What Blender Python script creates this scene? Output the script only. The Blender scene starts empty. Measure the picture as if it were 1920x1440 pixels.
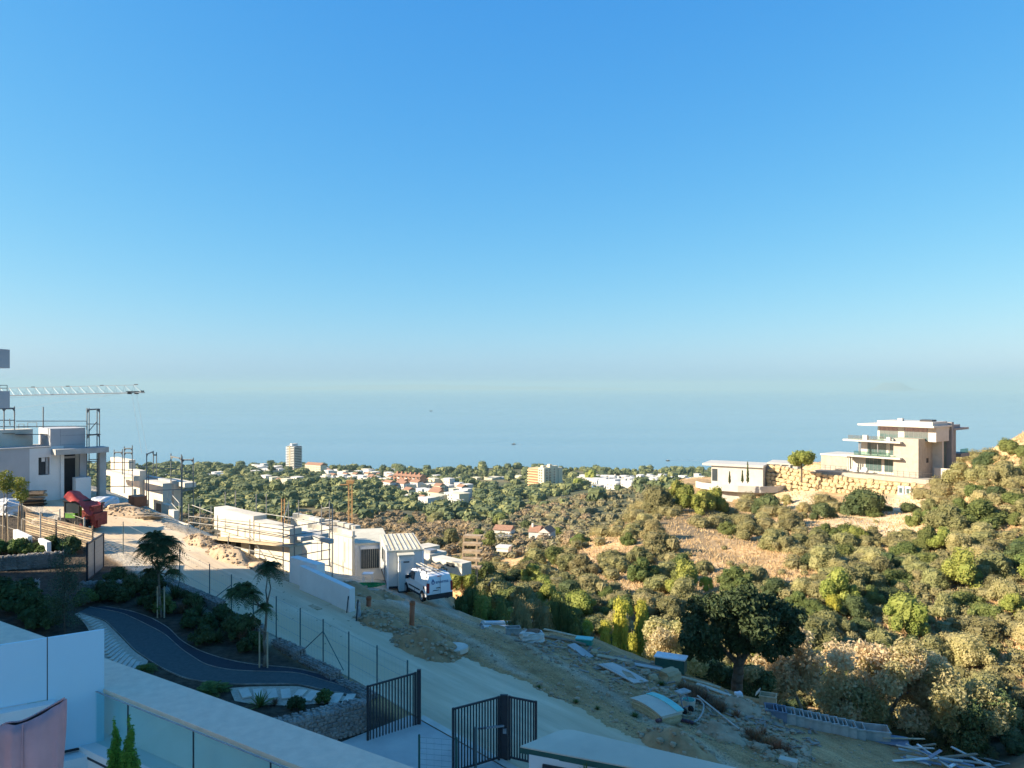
import bpy, math, random
import numpy as np
from mathutils import Vector, Matrix

rnd = random.Random(7)
nrg = np.random.default_rng(11)
SC = bpy.context.scene
COL = SC.collection
R = math.radians

# ------------------------------------------------------------------ camera
F = 1442.0           # focal length in pixels of a 1920 px wide frame
HZ = 725.0           # pixel row of the true horizon
cam_d = bpy.data.cameras.new('camera')
cam_d.sensor_width = 36.0
cam_d.lens = 36.0 * F / 1920.0
cam_d.shift_y = (HZ - 720.0) / 1920.0
cam_d.clip_start = 0.1
cam_d.clip_end = 90000.0
cam = bpy.data.objects.new('camera', cam_d)
cam.rotation_euler = (R(90), 0, 0)
COL.objects.link(cam)
SC.camera = cam

# ------------------------------------------------------------------ sky, sun, exposure
SUN_EL = 25.0
SUN_AZ = -101.0       # degrees from +Y towards +X: the sun stands to the left
wd = bpy.data.worlds.new('World'); SC.world = wd; wd.use_nodes = True
wn = wd.node_tree.nodes; wl = wd.node_tree.links
wn.clear()
sky = wn.new('ShaderNodeTexSky'); sky.sky_type = 'NISHITA'; sky.sun_disc = False
sky.sun_elevation = R(SUN_EL); sky.sun_rotation = R(SUN_AZ)
sky.altitude = 0; sky.air_density = 1.0; sky.dust_density = 0.8; sky.ozone_density = 2.0
hs = wn.new('ShaderNodeHueSaturation'); hs.inputs['Saturation'].default_value = 1.0; hs.inputs['Value'].default_value = 1.0
bg = wn.new('ShaderNodeBackground'); bg.inputs['Strength'].default_value = 0.15
wo = wn.new('ShaderNodeOutputWorld')
wl.new(sky.outputs[0], hs.inputs['Color'])
# grade of the whole sky, the same in every direction (the camera's clear saturated blue)
sp = wn.new('ShaderNodeSeparateColor'); cb = wn.new('ShaderNodeCombineColor'); wl.new(hs.outputs[0], sp.inputs[0])
for i_, (g_, a_) in enumerate(((1.36, 0.142), (0.72, 0.535), (0.28, 1.40))):
    pw = wn.new('ShaderNodeMath'); pw.operation = 'POWER'; pw.inputs[1].default_value = g_; wl.new(sp.outputs[i_], pw.inputs[0])
    mu = wn.new('ShaderNodeMath'); mu.operation = 'MULTIPLY'; mu.inputs[1].default_value = a_; wl.new(pw.outputs[0], mu.inputs[0]); wl.new(mu.outputs[0], cb.inputs[i_])
wl.new(cb.outputs[0], bg.inputs['Color']); wl.new(bg.outputs[0], wo.inputs['Surface'])
sd = bpy.data.lights.new('sun', 'SUN'); sd.energy = 4.5; sd.angle = R(0.53); sd.color = (1.0, 0.86, 0.66)
so = bpy.data.objects.new('sun', sd); COL.objects.link(so)
az = R(SUN_AZ); el = R(SUN_EL)
sdir = Vector((math.sin(az) * math.cos(el), math.cos(az) * math.cos(el), math.sin(el)))
so.rotation_euler = sdir.to_track_quat('Z', 'Y').to_euler()
so.location = sdir * 400
SC.view_settings.view_transform = 'Standard'
SC.view_settings.look = 'None'
SC.view_settings.exposure = 1.53
SC.view_settings.gamma = 1.0
SC.view_settings.use_curve_mapping = False
SC.cycles.use_denoising = True
SC.cycles.max_bounces = 6
SC.cycles.diffuse_bounces = 3
SC.cycles.glossy_bounces = 3
SC.cycles.transmission_bounces = 6
SC.cycles.volume_bounces = 1
SC.cycles.transparent_max_bounces = 12

# ------------------------------------------------------------------ helpers: materials
MATS = {}
def M(name, c1, c2=None, scale=2.0, rough=0.8, bump=0.0, bscale=None, metal=0.0, detail=5, world=False,
      stretch=None, rotz=0.0, spec=0.35, c3=None, s3=0.15, t3=(0.45, 0.62), lo=0.35, hi=0.65, bdist=0.05):
    """procedural surface: two (three) colours mixed by noise, plus fine relief"""
    m = bpy.data.materials.new(name); m.use_nodes = True; MATS[name] = m
    nt = m.node_tree; nd = nt.nodes; lk = nt.links
    b = nd['Principled BSDF']
    b.inputs['Roughness'].default_value = rough; b.inputs['Metallic'].default_value = metal
    b.inputs['Specular IOR Level'].default_value = spec
    c2 = c2 or tuple(x * 0.78 for x in c1)
    tc = nd.new('ShaderNodeNewGeometry') if world else nd.new('ShaderNodeTexCoord')
    src = tc.outputs['Position'] if world else tc.outputs['Object']
    if stretch:
        mp = nd.new('ShaderNodeMapping'); mp.inputs['Rotation'].default_value = (0, 0, rotz); mp.inputs['Scale'].default_value = stretch
        mp.vector_type = 'TEXTURE'
        lk.new(src, mp.inputs['Vector']); src = mp.outputs[0]
    n = nd.new('ShaderNodeTexNoise'); n.inputs['Scale'].default_value = scale; n.inputs['Detail'].default_value = detail; n.inputs['Roughness'].default_value = 0.62
    lk.new(src, n.inputs['Vector'])
    rp = nd.new('ShaderNodeValToRGB')
    rp.color_ramp.elements[0].position = lo; rp.color_ramp.elements[0].color = (*c2, 1)
    rp.color_ramp.elements[1].position = hi; rp.color_ramp.elements[1].color = (*c1, 1)
    lk.new(n.outputs['Fac'], rp.inputs['Fac'])
    out = rp.outputs['Color']
    if c3:
        n3 = nd.new('ShaderNodeTexNoise'); n3.inputs['Scale'].default_value = s3; n3.inputs['Detail'].default_value = 4
        lk.new(src, n3.inputs['Vector'])
        r3 = nd.new('ShaderNodeMapRange'); r3.inputs['From Min'].default_value = t3[0]; r3.inputs['From Max'].default_value = t3[1]
        lk.new(n3.outputs['Fac'], r3.inputs['Value'])
        mx = nd.new('ShaderNodeMix'); mx.data_type = 'RGBA'
        lk.new(r3.outputs[0], mx.inputs['Factor']); lk.new(out, mx.inputs['A']); mx.inputs['B'].default_value = (*c3, 1)
        out = mx.outputs['Result']
    lk.new(out, b.inputs['Base Color'])
    if bump:
        nb = nd.new('ShaderNodeTexNoise'); nb.inputs['Scale'].default_value = bscale or scale * 4; nb.inputs['Detail'].default_value = 5
        lk.new(src, nb.inputs['Vector'])
        bp = nd.new('ShaderNodeBump'); bp.inputs['Strength'].default_value = bump; bp.inputs['Distance'].default_value = bdist
        lk.new(nb.outputs['Fac'], bp.inputs['Height']); lk.new(bp.outputs[0], b.inputs['Normal'])
    return m

def leafmat(name, c1, c2, trans=0.25, tint=0.2, rough=0.7):
    """foliage: colour changes from leaf to leaf and from plant to plant"""
    m = bpy.data.materials.new(name); m.use_nodes = True; MATS[name] = m
    nt = m.node_tree; nd = nt.nodes; lk = nt.links; nd.clear()
    g = nd.new('ShaderNodeNewGeometry'); oi = nd.new('ShaderNodeObjectInfo')
    mx = nd.new('ShaderNodeMix'); mx.data_type = 'RGBA'
    mx.inputs['A'].default_value = (*c1, 1); mx.inputs['B'].default_value = (*c2, 1)
    lk.new(g.outputs['Random Per Island'], mx.inputs['Factor'])
    h = nd.new('ShaderNodeHueSaturation')
    v = nd.new('ShaderNodeMapRange'); v.inputs['To Min'].default_value = 1 - tint; v.inputs['To Max'].default_value = 1 + tint
    lk.new(oi.outputs['Random'], v.inputs['Value']); lk.new(v.outputs[0], h.inputs['Value'])
    hh = nd.new('ShaderNodeMapRange'); hh.inputs['To Min'].default_value = 0.5 - tint * 0.07; hh.inputs['To Max'].default_value = 0.5 + tint * 0.07
    ml = nd.new('ShaderNodeMath'); ml.operation = 'FRACT'; mm = nd.new('ShaderNodeMath'); mm.operation = 'MULTIPLY'; mm.inputs[1].default_value = 7.31
    lk.new(oi.outputs['Random'], mm.inputs[0]); lk.new(mm.outputs[0], ml.inputs[0]); lk.new(ml.outputs[0], hh.inputs['Value']); lk.new(hh.outputs[0], h.inputs['Hue'])
    lk.new(mx.outputs['Result'], h.inputs['Color'])
    d = nd.new('ShaderNodeBsdfPrincipled'); d.inputs['Roughness'].default_value = rough; d.inputs['Specular IOR Level'].default_value = 0.25
    t = nd.new('ShaderNodeBsdfTranslucent'); ms = nd.new('ShaderNodeMixShader'); ms.inputs[0].default_value = trans
    o = nd.new('ShaderNodeOutputMaterial')
    lk.new(h.outputs[0], d.inputs['Base Color']); lk.new(h.outputs[0], t.inputs['Color'])
    lk.new(d.outputs[0], ms.inputs[1]); lk.new(t.outputs[0], ms.inputs[2]); lk.new(ms.outputs[0], o.inputs['Surface'])
    return m

def glassmat(name, col, rough=0.05, alpha=0.35, spec=0.5):
    """thin pane: partly see-through, mirrors the sky"""
    m = bpy.data.materials.new(name); m.use_nodes = True; MATS[name] = m
    nt = m.node_tree; nd = nt.nodes; lk = nt.links; nd.clear()
    tr = nd.new('ShaderNodeBsdfTransparent'); tr.inputs['Color'].default_value = (*col, 1)
    gl = nd.new('ShaderNodeBsdfGlossy'); gl.inputs['Roughness'].default_value = rough
    lw = nd.new('ShaderNodeLayerWeight'); lw.inputs['Blend'].default_value = 0.5
    fr = nd.new('ShaderNodeMath'); fr.operation = 'POWER'; fr.inputs[1].default_value = 4.0; lk.new(lw.outputs['Facing'], fr.inputs[0])
    ad = nd.new('ShaderNodeMath'); ad.operation = 'MULTIPLY_ADD'; ad.inputs[1].default_value = 0.7; ad.inputs[2].default_value = alpha; ad.use_clamp = True
    nz = nd.new('ShaderNodeTexNoise'); nz.inputs['Scale'].default_value = 0.8
    mr = nd.new('ShaderNodeMapRange'); mr.inputs['To Min'].default_value = rough; mr.inputs['To Max'].default_value = rough * 2.2
    lk.new(nz.outputs['Fac'], mr.inputs['Value']); lk.new(mr.outputs[0], gl.inputs['Roughness'])
    ms = nd.new('ShaderNodeMixShader'); o = nd.new('ShaderNodeOutputMaterial')
    lk.new(fr.outputs[0], ad.inputs[0]); lk.new(ad.outputs[0], ms.inputs[0])
    lk.new(tr.outputs[0], ms.inputs[1]); lk.new(gl.outputs[0], ms.inputs[2]); lk.new(ms.outputs[0], o.inputs['Surface'])
    return m

# ------------------------------------------------------------------ helpers: meshes
class MB:
    def __init__(s): s.v = []; s.f = []
    def add(s, vs, fs):
        k = len(s.v); s.v.extend([tuple(q) for q in vs]); s.f.extend([tuple(i + k for i in f) for f in fs]); return s
    def box(s, c, d, rz=0.0, rx=0.0, ry=0.0, taper=1.0):
        x, y, z = d[0] / 2, d[1] / 2, d[2] / 2
        P = [(-x, -y, -z), (x, -y, -z), (x, y, -z), (-x, y, -z), (-x * taper, -y * taper, z), (x * taper, -y * taper, z), (x * taper, y * taper, z), (-x * taper, y * taper, z)]
        if rz or rx or ry:
            m = Matrix.Rotation(rz, 3, 'Z') @ Matrix.Rotation(ry, 3, 'Y') @ Matrix.Rotation(rx, 3, 'X')
            P = [m @ Vector(p) for p in P]
        P = [(p[0] + c[0], p[1] + c[1], p[2] + c[2]) for p in P]
        return s.add(P, [(0, 3, 2, 1), (4, 5, 6, 7), (0, 1, 5, 4), (1, 2, 6, 5), (2, 3, 7, 6), (3, 0, 4, 7)])
    def b(s, x0, x1, y0, y1, z0, z1):
        return s.box(((x0 + x1) / 2, (y0 + y1) / 2, (z0 + z1) / 2), (abs(x1 - x0), abs(y1 - y0), abs(z1 - z0)))
    def tube(s, p0, p1, r, r1=None, n=6, cap=True):
        p0 = Vector(p0); p1 = Vector(p1); r1 = r if r1 is None else r1
        d = p1 - p0
        if d.length < 1e-6: return s
        d.normalize(); a = d.orthogonal().normalized(); bb = d.cross(a)
        vs = []
        for P, rr in ((p0, r), (p1, r1)):
            for i in range(n):
                t = 2 * math.pi * i / n; vs.append(P + (a * math.cos(t) + bb * math.sin(t)) * rr)
        fs = [(i, (i + 1) % n, n + (i + 1) % n, n + i) for i in range(n)]
        if cap: fs += [tuple(range(n - 1, -1, -1)), tuple(range(n, 2 * n))]
        return s.add(vs, fs)
    def path(s, pts, r, n=5):
        rr = r if hasattr(r, '__len__') else [r] * len(pts)
        for i in range(len(pts) - 1): s.tube(pts[i], pts[i + 1], rr[i], rr[i + 1], n)
        return s
    def prism(s, poly, z0, z1):
        n = len(poly)
        vs = [(p[0], p[1], z0) for p in poly] + [(p[0], p[1], z1) for p in poly]
        fs = [(i, (i + 1) % n, n + (i + 1) % n, n + i) for i in range(n)] + [tuple(range(n - 1, -1, -1)), tuple(range(n, 2 * n))]
        return s.add(vs, fs)
    def extr(s, prof, x0, x1, axis='x'):
        """profile of (a, z) pairs pushed along x (or y)"""
        n = len(prof)
        if axis == 'x': vs = [(x0, p[0], p[1]) for p in prof] + [(x1, p[0], p[1]) for p in prof]
        else: vs = [(p[0], x0, p[1]) for p in prof] + [(p[0], x1, p[1]) for p in prof]
        fs = [(i, (i + 1) % n, n + (i + 1) % n, n + i) for i in range(n)] + [tuple(range(n - 1, -1, -1)), tuple(range(n, 2 * n))]
        return s.add(vs, fs)
    def grid(s, P):
        """P: rows of points"""
        nr, nc = len(P), len(P[0]); k = len(s.v)
        for row in P: s.v.extend([tuple(q) for q in row])
        for i in range(nr - 1):
            for j in range(nc - 1):
                a = k + i * nc + j; s.f.append((a, a + 1, a + nc + 1, a + nc))
        return s
    def rock(s, c, d, rg, rz=0.0, seg=(7, 5), jit=0.16, flat=0.0):
        vs = []; ns, nr = seg
        vs.append((0, 0, -0.5))
        for i in range(1, nr):
            ph = math.pi * i / nr - math.pi / 2
            for j in range(ns):
                th = 2 * math.pi * j / ns + i * 0.3
                q = Vector((math.cos(ph) * math.cos(th), math.cos(ph) * math.sin(th), math.sin(ph)))
                q = Vector([math.copysign(abs(w) ** 0.62, w) for w in q]) * 0.5 * (1 + rg.uniform(-jit, jit)); vs.append(tuple(q))
        vs.append((0, 0, 0.5))
        fs = []
        for j in range(ns): fs.append((0, 1 + (j + 1) % ns, 1 + j))
        for i in range(nr - 2):
            for j in range(ns):
                a = 1 + i * ns + j; b = 1 + i * ns + (j + 1) % ns; fs.append((a, b, b + ns, a + ns))
        t = len(vs) - 1
        for j in range(ns): fs.append((t, t - ns + j, t - ns + (j + 1) % ns))
        cr, sr = math.cos(rz), math.sin(rz)
        P = []
        for v in vs:
            x, y, z = v[0] * d[0], v[1] * d[1], v[2] * d[2]
            P.append((c[0] + x * cr - y * sr, c[1] + x * sr + y * cr, c[2] + z))
        return s.add(P, fs)
    def mesh(s, name, mats, smooth=False):
        me = bpy.data.meshes.new(name); me.from_pydata(s.v, [], s.f)
        for m in (mats if isinstance(mats, (list, tuple)) else [mats]):
            me.materials.append(MATS[m] if isinstance(m, str) else m)
        if smooth: me.polygons.foreach_set('use_smooth', [True] * len(me.polygons))
        me.update(); return me

def link(o, parent=None):
    COL.objects.link(o)
    if parent is not None: o.parent = parent
    return o
def obj(name, mb, mat, parent=None, loc=None, rz=None, smooth=False):
    me = mb if isinstance(mb, bpy.types.Mesh) else mb.mesh(name, mat, smooth)
    o = bpy.data.objects.new(name, me); link(o, parent)
    if loc is not None: o.location = loc
    if rz is not None: o.rotation_euler[2] = rz
    return o
part = obj
def tag(o, label=None, cat=None, group=None, kind=None):
    if label: o['label'] = label
    if cat: o['category'] = cat
    if group: o['group'] = group
    if kind: o['kind'] = kind
    return o
def thing(name, label, cat, loc=(0, 0, 0), rz=0.0, group=None):
    o = bpy.data.objects.new(name, None); o.empty_display_size = 0.2; link(o)
    o.location = loc; o.rotation_euler = (0, 0, rz)
    return tag(o, label, cat, group)
def copy_tree(o, parent=None):
    c = o.copy(); COL.objects.link(c); c.parent = parent
    for ch in o.children: copy_tree(ch, c)
    return c

# ------------------------------------------------------------------ terrain height
RX, RY = -0.72, 0.69          # direction of the site road, away from the gate
MX, MY = 0.69, 0.72           # across the road, towards the ravine
DEV = math.atan2(-0.69, 0.72) # turn of the building plots along the road
def tp(x, y): return x * RX + (y - 27.0) * RY, x * MX + y * MY - 18.3
def xy(t, p):
    # inverse of tp
    a, b, c, d = RX, RY, MX, MY
    q0 = t + 27 * RY; q1 = p + 18.3; det = a * d - b * c
    return (q0 * d - b * q1) / det, (a * q1 - c * q0) / det
def ss(a, b, x): 
    q = np.clip((x - a) / (b - a), 0, 1); return q * q * (3 - 2 * q)

CP = [ # pixel x, pixel y, distance: the natural ground
 (1000,1250,60),(1300,1400,58),(1700,1500,50),(1900,1500,42),(2300,1600,40),(1650,1450,42),
 (1900,1335,60),(1900,1120,80),(1900,980,105),(1900,830,135),(1900,816,160),(2200,1000,90),(2200,800,140),(2200,1200,60),(2600,1000,80),(2600,800,140),
 (1790,880,160),(1700,938,157),(1600,932,166),(1490,924,178),(1800,925,150),(1560,985,135),(1700,1000,118),
 (1600,1060,100),(1700,1120,84),(1700,1275,66),(1500,1120,82),(1500,1260,66),(1500,1400,54),(1400,1010,125),(1300,1010,125),(1300,960,155),(1400,960,169),(1330,944,180),(1300,1100,92),(1300,1235,70),
 (1230,945,190),(1150,985,165),(1050,1035,135),(1100,1085,100),(1000,1085,105),(900,1085,112),(1100,1180,74),(1000,1160,74),(900,1130,80),(800,1130,85),
 (850,1075,120),(850,1120,160),(700,1100,140),(1000,1085,180),(1200,1000,260),(1400,960,260),(1600,960,260),(1900,960,260),
 (1010,1014,250),(920,1030,230),(850,1048,220),(760,1055,200),(600,1040,240),(400,1000,260),(0,1000,260),(-400,1000,260),
 (900,1000,310),(1000,962,380),(1150,927,430),(1300,918,420),(1500,940,420),(1900,940,450),
 (750,1000,300),(620,1000,310),(700,968,420),(840,985,400),(520,975,420),(400,965,420),(0,960,420),
 (900,960,560),(700,945,600),(500,935,600),(300,935,600),(1100,930,640),(1300,920,640),(0,935,600),(1900,920,700),
 (500,908,900),(900,918,900),(1200,912,900),(700,908,900),(300,905,900),(0,905,900),(1500,910,900),(1900,910,900),
 (450,886,1250),(700,892,1250),(900,896,1250),(1200,896,1250),(1500,898,1250),(1900,900,1250),(0,888,1250),
 (0,876,1560),(500,876,1560),(960,877,1560),(1500,877,1560),(1920,877,1560),(-500,890,1300),(2500,890,1300),
 (960,873,1800),(0,873,1800),(1900,873,1800),(-400,1300,40),(-400,1150,80),(-600,1010,200),(960,1600,20),(200,1600,20),(1800,1700,20)]
_cp = np.array(CP, float)
def _feat(u, d): return np.stack([np.asarray(u) * 2.6, np.log(np.asarray(d)) * 1.5], -1)
_cu = (_cp[:, 0] - 960) / F
_cf = _feat(_cu, _cp[:, 2]); _cv = (HZ - _cp[:, 1]) / F
def _phi(a, b):
    d2 = ((a[:, None, :] - b[None, :, :]) ** 2).sum(-1)
    return 0.5 * d2 * np.log(d2 + 1e-12)
_n = len(_cp)
_A = np.zeros((_n + 3, _n + 3)); _A[:_n, :_n] = _phi(_cf, _cf) + np.eye(_n) * 0.002
_A[:_n, _n] = 1; _A[:_n, _n + 1:] = _cf; _A[_n:, :_n] = _A[:_n, _n:].T
_w = np.linalg.solve(_A, np.concatenate([_cv, np.zeros(3)]))
_k = np.random.default_rng(5)
_waves = [(_k.uniform(0, 6.28), _k.uniform(0, 6.28)) for _ in range(18)]
def wob(x, y, wl, n=6, o=0):
    z = 0
    for i in range(n):
        th, ph = _waves[(i + o) % 18]; k = 6.283 / (wl * (0.7 + 0.13 * i))
        z = z + np.sin((x * math.cos(th) + y * math.sin(th)) * k + ph)
    return z / n
def masks(x, y):
    t, p = tp(x, y)
    pe = np.where(t < 0, 16 - 0.13 * t, 16 + 0.02 * np.clip(t, 0, 16) - np.clip(t - 15, 0, 4) * 0.35 + np.clip((t - 20) * 0.9, 0, 24))
    site = (1 - ss(0, 7, p - pe)) * (1 - ss(62, 80, t)) * (1 - ss(-60, -40, -t) * 0)
    return t, p, pe, site
def zroad(t): return -12.7 + 0.06 * np.clip(t, -25, 60)
def H(x, y):
    x = np.atleast_1d(np.asarray(x, float)); y = np.atleast_1d(np.asarray(y, float))
    yy = np.maximum(y, 9.0); u = np.clip(x / yy, -1.3, 1.3)
    f = _feat(u, yy)
    nat = np.empty(len(x))
    for i in range(0, len(x), 40000):
        q = f[i:i + 40000]
        nat[i:i + 40000] = _phi(q, _cf) @ _w[:_n] + _w[_n] + q @ _w[_n + 1:]
    nat = nat * yy
    far = ss(60, 500, yy)
    nat = nat + wob(x, y, 11.0, 6) * 0.45 * (1 - 0.5 * far) * ss(40, 60, yy) + wob(x, y, 46.0, 6, 6) * 1.0 * ss(70, 200, yy) + wob(x, y, 190.0, 6, 3) * 5.0 * ss(350, 700, yy) * (1 - ss(1300, 1500, yy))
    # level pads for the villa and its neighbour
    for (cx, cy, cz, r0, r1, fx, fy, fa, fb) in PADS:
        d = np.hypot(x - cx, y - cy); k = (1 - ss(r0, r1, d)) * ss(-2.6, -1.6, (x - fx) * fa + (y - fy) * fb); nat = nat * (1 - k) + cz * k
    t, p, pe, site = masks(x, y)
    rough = ss(5.0, 7.5, p) 
    zs = zroad(t) - 0.2 * np.maximum(p - 5.6, 0) * (1 + 0.55 * ss(8, 16, t)) + rough * (wob(x, y, 1.7, 6, 2) * 0.05 + wob(x, y, 5.0, 6, 8) * 0.12)
    sr = (x - 0.75) * 0.886 + (y - 36.0) * 0.463           # distance from the middle of the wheel track
    for k_ in (-2.3, -0.7, 0.9, 2.5):
        q_ = (sr + 0.25 * np.sin(y * 0.35 + k_) - k_) / 0.24
        zs = zs + rough * (1 - ss(20, 26, t)) * (0.045 * np.exp(-((np.abs(q_) - 1.6) / 0.6) ** 2) - 0.075 * np.exp(-q_ * q_))
    zs = zs - 0.75 * np.maximum(p - 8.0, 0) * ss(27.5, 34, t)
    return zs * site + nat * (1 - site)
PADS = [(86.0, 180.0, -19.9, 24.0, 30.0, 86.7, 164.0, 0.766, 0.643), (58.0, 196.0, -24.6, 15.0, 22.0, 61.2, 184.0, 0.469, 0.883)]
GN_U, GN_D = 460, 560
GU = np.linspace(-1.25, 1.25, GN_U); GD = np.exp(np.linspace(math.log(4.0), math.log(1800), GN_D))
_gu, _gd = np.meshgrid(GU, GD)
GH = H((_gu * _gd).ravel(), _gd.ravel()).reshape(GN_D, GN_U)
def at(px, py, dmin=9.0):
    """where the line of sight through a pixel of the photograph meets the ground"""
    u = (px - 960) / F; v = (HZ - py) / F
    k = (u + 1.25) / 2.5 * (GN_U - 1); i = int(min(max(k, 0), GN_U - 2)); f = k - i
    h = GH[:, i] * (1 - f) + GH[:, i + 1] * f
    below = (v * GD < h) & (GD >= dmin)
    i = int(np.argmax(below)) if below.any() else GN_D - 1
    if i == 0: D = GD[0]
    else:
        a = v * GD[i - 1] - h[i - 1]; b = h[i] - v * GD[i]; k = a / (a + b) if a + b > 1e-9 and a > 0 else 1.0
        D = GD[i - 1] + (GD[i] - GD[i - 1]) * k
    return Vector((u * D, D, v * D if below.any() else float(h[-1])))
def P3(px, py, D): return Vector(((px - 960) / F * D, D, (HZ - py) / F * D))
def hz(x, y): return float(H(x, y)[0])
def px_of(x, y, z): return 960 + F * x / y, HZ - F * z / y
# ------------------------------------------------------------------ materials
M('asphalt_path', (0.075, 0.100, 0.100), (0.055, 0.075, 0.076), 6, 0.9, 0.3, 60, world=True)
M('gravel_path', (0.58, 0.48, 0.37), (0.42, 0.34, 0.26), 9, 0.95, 0.6, 40, world=True)
M('paver', (0.66, 0.59, 0.49), (0.54, 0.48, 0.40), 2, 0.9, 0.2, 30, world=True)
M('road_concrete', (0.74, 0.59, 0.40), (0.50, 0.385, 0.25), 1.1, 0.92, 0.45, 14, world=True, stretch=(7, 0.8, 1), rotz=math.atan2(0.69, -0.72), c3=(0.60, 0.45, 0.28), s3=0.5, t3=(0.46, 0.64), lo=0.30, hi=0.66, detail=9)
M('driveway', (0.56, 0.53, 0.47), (0.46, 0.43, 0.39), 0.8, 0.9, 0.2, 20, world=True)
M('white_wall', (0.74, 0.73, 0.70), (0.66, 0.65, 0.62), 0.7, 0.75, 0.08, 30)
M('raw_white', (0.64, 0.59, 0.49), (0.50, 0.455, 0.37), 0.55, 0.9, 0.25, 8)
M('raw_concrete', (0.50, 0.48, 0.44), (0.36, 0.35, 0.32), 0.8, 0.92, 0.3, 9)
M('render_grey', (0.46, 0.46, 0.46), (0.40, 0.40, 0.40), 0.5, 0.9, 0.12, 12)
M('coping_stone', (0.74, 0.62, 0.48), (0.64, 0.535, 0.415), 5, 0.85, 0.25, 90)
M('steel_dark', (0.045, 0.048, 0.055), (0.03, 0.032, 0.038), 3, 0.5, metal=0.3)
M('steel_galv', (0.36, 0.37, 0.38), (0.26, 0.27, 0.28), 4, 0.5, metal=0.5)
M('scaffold_steel', (0.20, 0.22, 0.22), (0.13, 0.14, 0.14), 5, 0.6, metal=0.3)
M('scaffold_pale', (0.52, 0.50, 0.44), (0.36, 0.34, 0.30), 5, 0.6, metal=0.2)
M('post_green', (0.10, 0.15, 0.15), (0.07, 0.11, 0.11), 4, 0.6)
M('wood_pale', (0.52, 0.42, 0.28), (0.38, 0.29, 0.18), 3, 0.85, 0.2, 20, stretch=(1, 1, 8))
M('wood_old', (0.26, 0.20, 0.14), (0.17, 0.13, 0.09), 3, 0.9, 0.3, 20)
M('bark', (0.13, 0.10, 0.075), (0.07, 0.055, 0.04), 5, 0.95, 0.6, 18)
M('bark_pale', (0.24, 0.20, 0.15), (0.15, 0.12, 0.09), 5, 0.95, 0.5, 18)
M('rubble', (0.46, 0.35, 0.23), (0.28, 0.205, 0.13), 1.5, 0.95, 0.5, 9)
M('gabion_stone', (0.34, 0.31, 0.27), (0.18, 0.165, 0.145), 1.7, 0.9, 0.5, 9)
M('boulder', (0.50, 0.39, 0.23), (0.33, 0.25, 0.14), 0.9, 0.9, 0.5, 4)
M('earth', (0.46, 0.30, 0.155), (0.28, 0.175, 0.085), 1.2, 0.95, 0.6, 7, world=True)
M('mauve_cloth', (0.34, 0.245, 0.275), (0.27, 0.195, 0.22), 2, 0.9, 0.15, 140)
M('plastic_blue', (0.20, 0.23, 0.29), (0.14, 0.165, 0.21), 2, 0.6)
M('plastic_grey', (0.46, 0.44, 0.40), (0.30, 0.285, 0.26), 3, 0.7, 0.1, 10)
M('plastic_white', (0.76, 0.76, 0.76), (0.62, 0.62, 0.62), 3, 0.55)
M('board_grey', (0.54, 0.48, 0.42), (0.45, 0.40, 0.35), 1.2, 0.7)
M('board_cream', (0.60, 0.53, 0.42), (0.50, 0.44, 0.35), 1.2, 0.8)
M('board_edge', (0.56, 0.46, 0.28), (0.42, 0.34, 0.20), 6, 0.9, 0.3, 20)
M('aqua_foam', (0.26, 0.62, 0.55), (0.20, 0.52, 0.47), 2, 0.8)
M('green_paint', (0.03, 0.11, 0.085), (0.022, 0.08, 0.065), 3, 0.6)
M('teal_paint', (0.03, 0.30, 0.23), (0.02, 0.22, 0.17), 3, 0.6)
M('container_white', (0.66, 0.66, 0.62), (0.56, 0.56, 0.53), 0.8, 0.6)
M('container_roof', (0.62, 0.58, 0.46), (0.48, 0.44, 0.34), 0.8, 0.7)
M('van_white', (0.80, 0.80, 0.80), (0.76, 0.76, 0.76), 1, 0.25, spec=0.5)
M('rubber', (0.022, 0.022, 0.024), (0.015, 0.015, 0.016), 5, 0.8)
M('black_plastic', (0.03, 0.032, 0.036), (0.02, 0.021, 0.024), 4, 0.6)
M('lamp_red', (0.35, 0.03, 0.03), (0.25, 0.02, 0.02), 4, 0.3, spec=0.6)
M('logo_blue', (0.03, 0.09, 0.26), (0.025, 0.075, 0.22), 4, 0.5)
M('pipe_orange', (0.36, 0.12, 0.05), (0.28, 0.09, 0.04), 3, 0.6)
M('tarp_red', (0.50, 0.06, 0.045), (0.40, 0.045, 0.035), 3, 0.6, 0.2, 12)
M('machine_red', (0.26, 0.04, 0.035), (0.16, 0.028, 0.022), 4, 0.6)
M('machine_green', (0.14, 0.34, 0.05), (0.10, 0.26, 0.04), 4, 0.5)
M('hivis', (0.42, 0.60, 0.04), (0.32, 0.48, 0.03), 4, 0.7)
M('crane_orange', (0.46, 0.27, 0.11), (0.38, 0.22, 0.09), 4, 0.6)
M('crane_grey', (0.22, 0.25, 0.28), (0.16, 0.18, 0.20), 4, 0.6)
M('roof_tile', (0.36, 0.20, 0.13), (0.25, 0.14, 0.09), 2, 0.9, 0.4, 9)
M('ochre_wall', (0.66, 0.50, 0.27), (0.58, 0.43, 0.23), 0.1, 0.85)
M('ochre_pale', (0.66, 0.59, 0.42), (0.58, 0.52, 0.37), 0.1, 0.85)
M('brick_wall', (0.40, 0.22, 0.14), (0.32, 0.17, 0.11), 0.3, 0.9)
M('far_white', (0.66, 0.63, 0.57), (0.56, 0.53, 0.48), 0.15, 0.85)
M('villa_stone', (0.40, 0.365, 0.30), (0.32, 0.29, 0.24), 0.9, 0.85, 0.3, 3)
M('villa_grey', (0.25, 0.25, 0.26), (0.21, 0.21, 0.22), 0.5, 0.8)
M('dark_void', (0.035, 0.04, 0.045), (0.025, 0.03, 0.034), 1, 0.6)  # near-black colour standing in for unlit interiors
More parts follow.
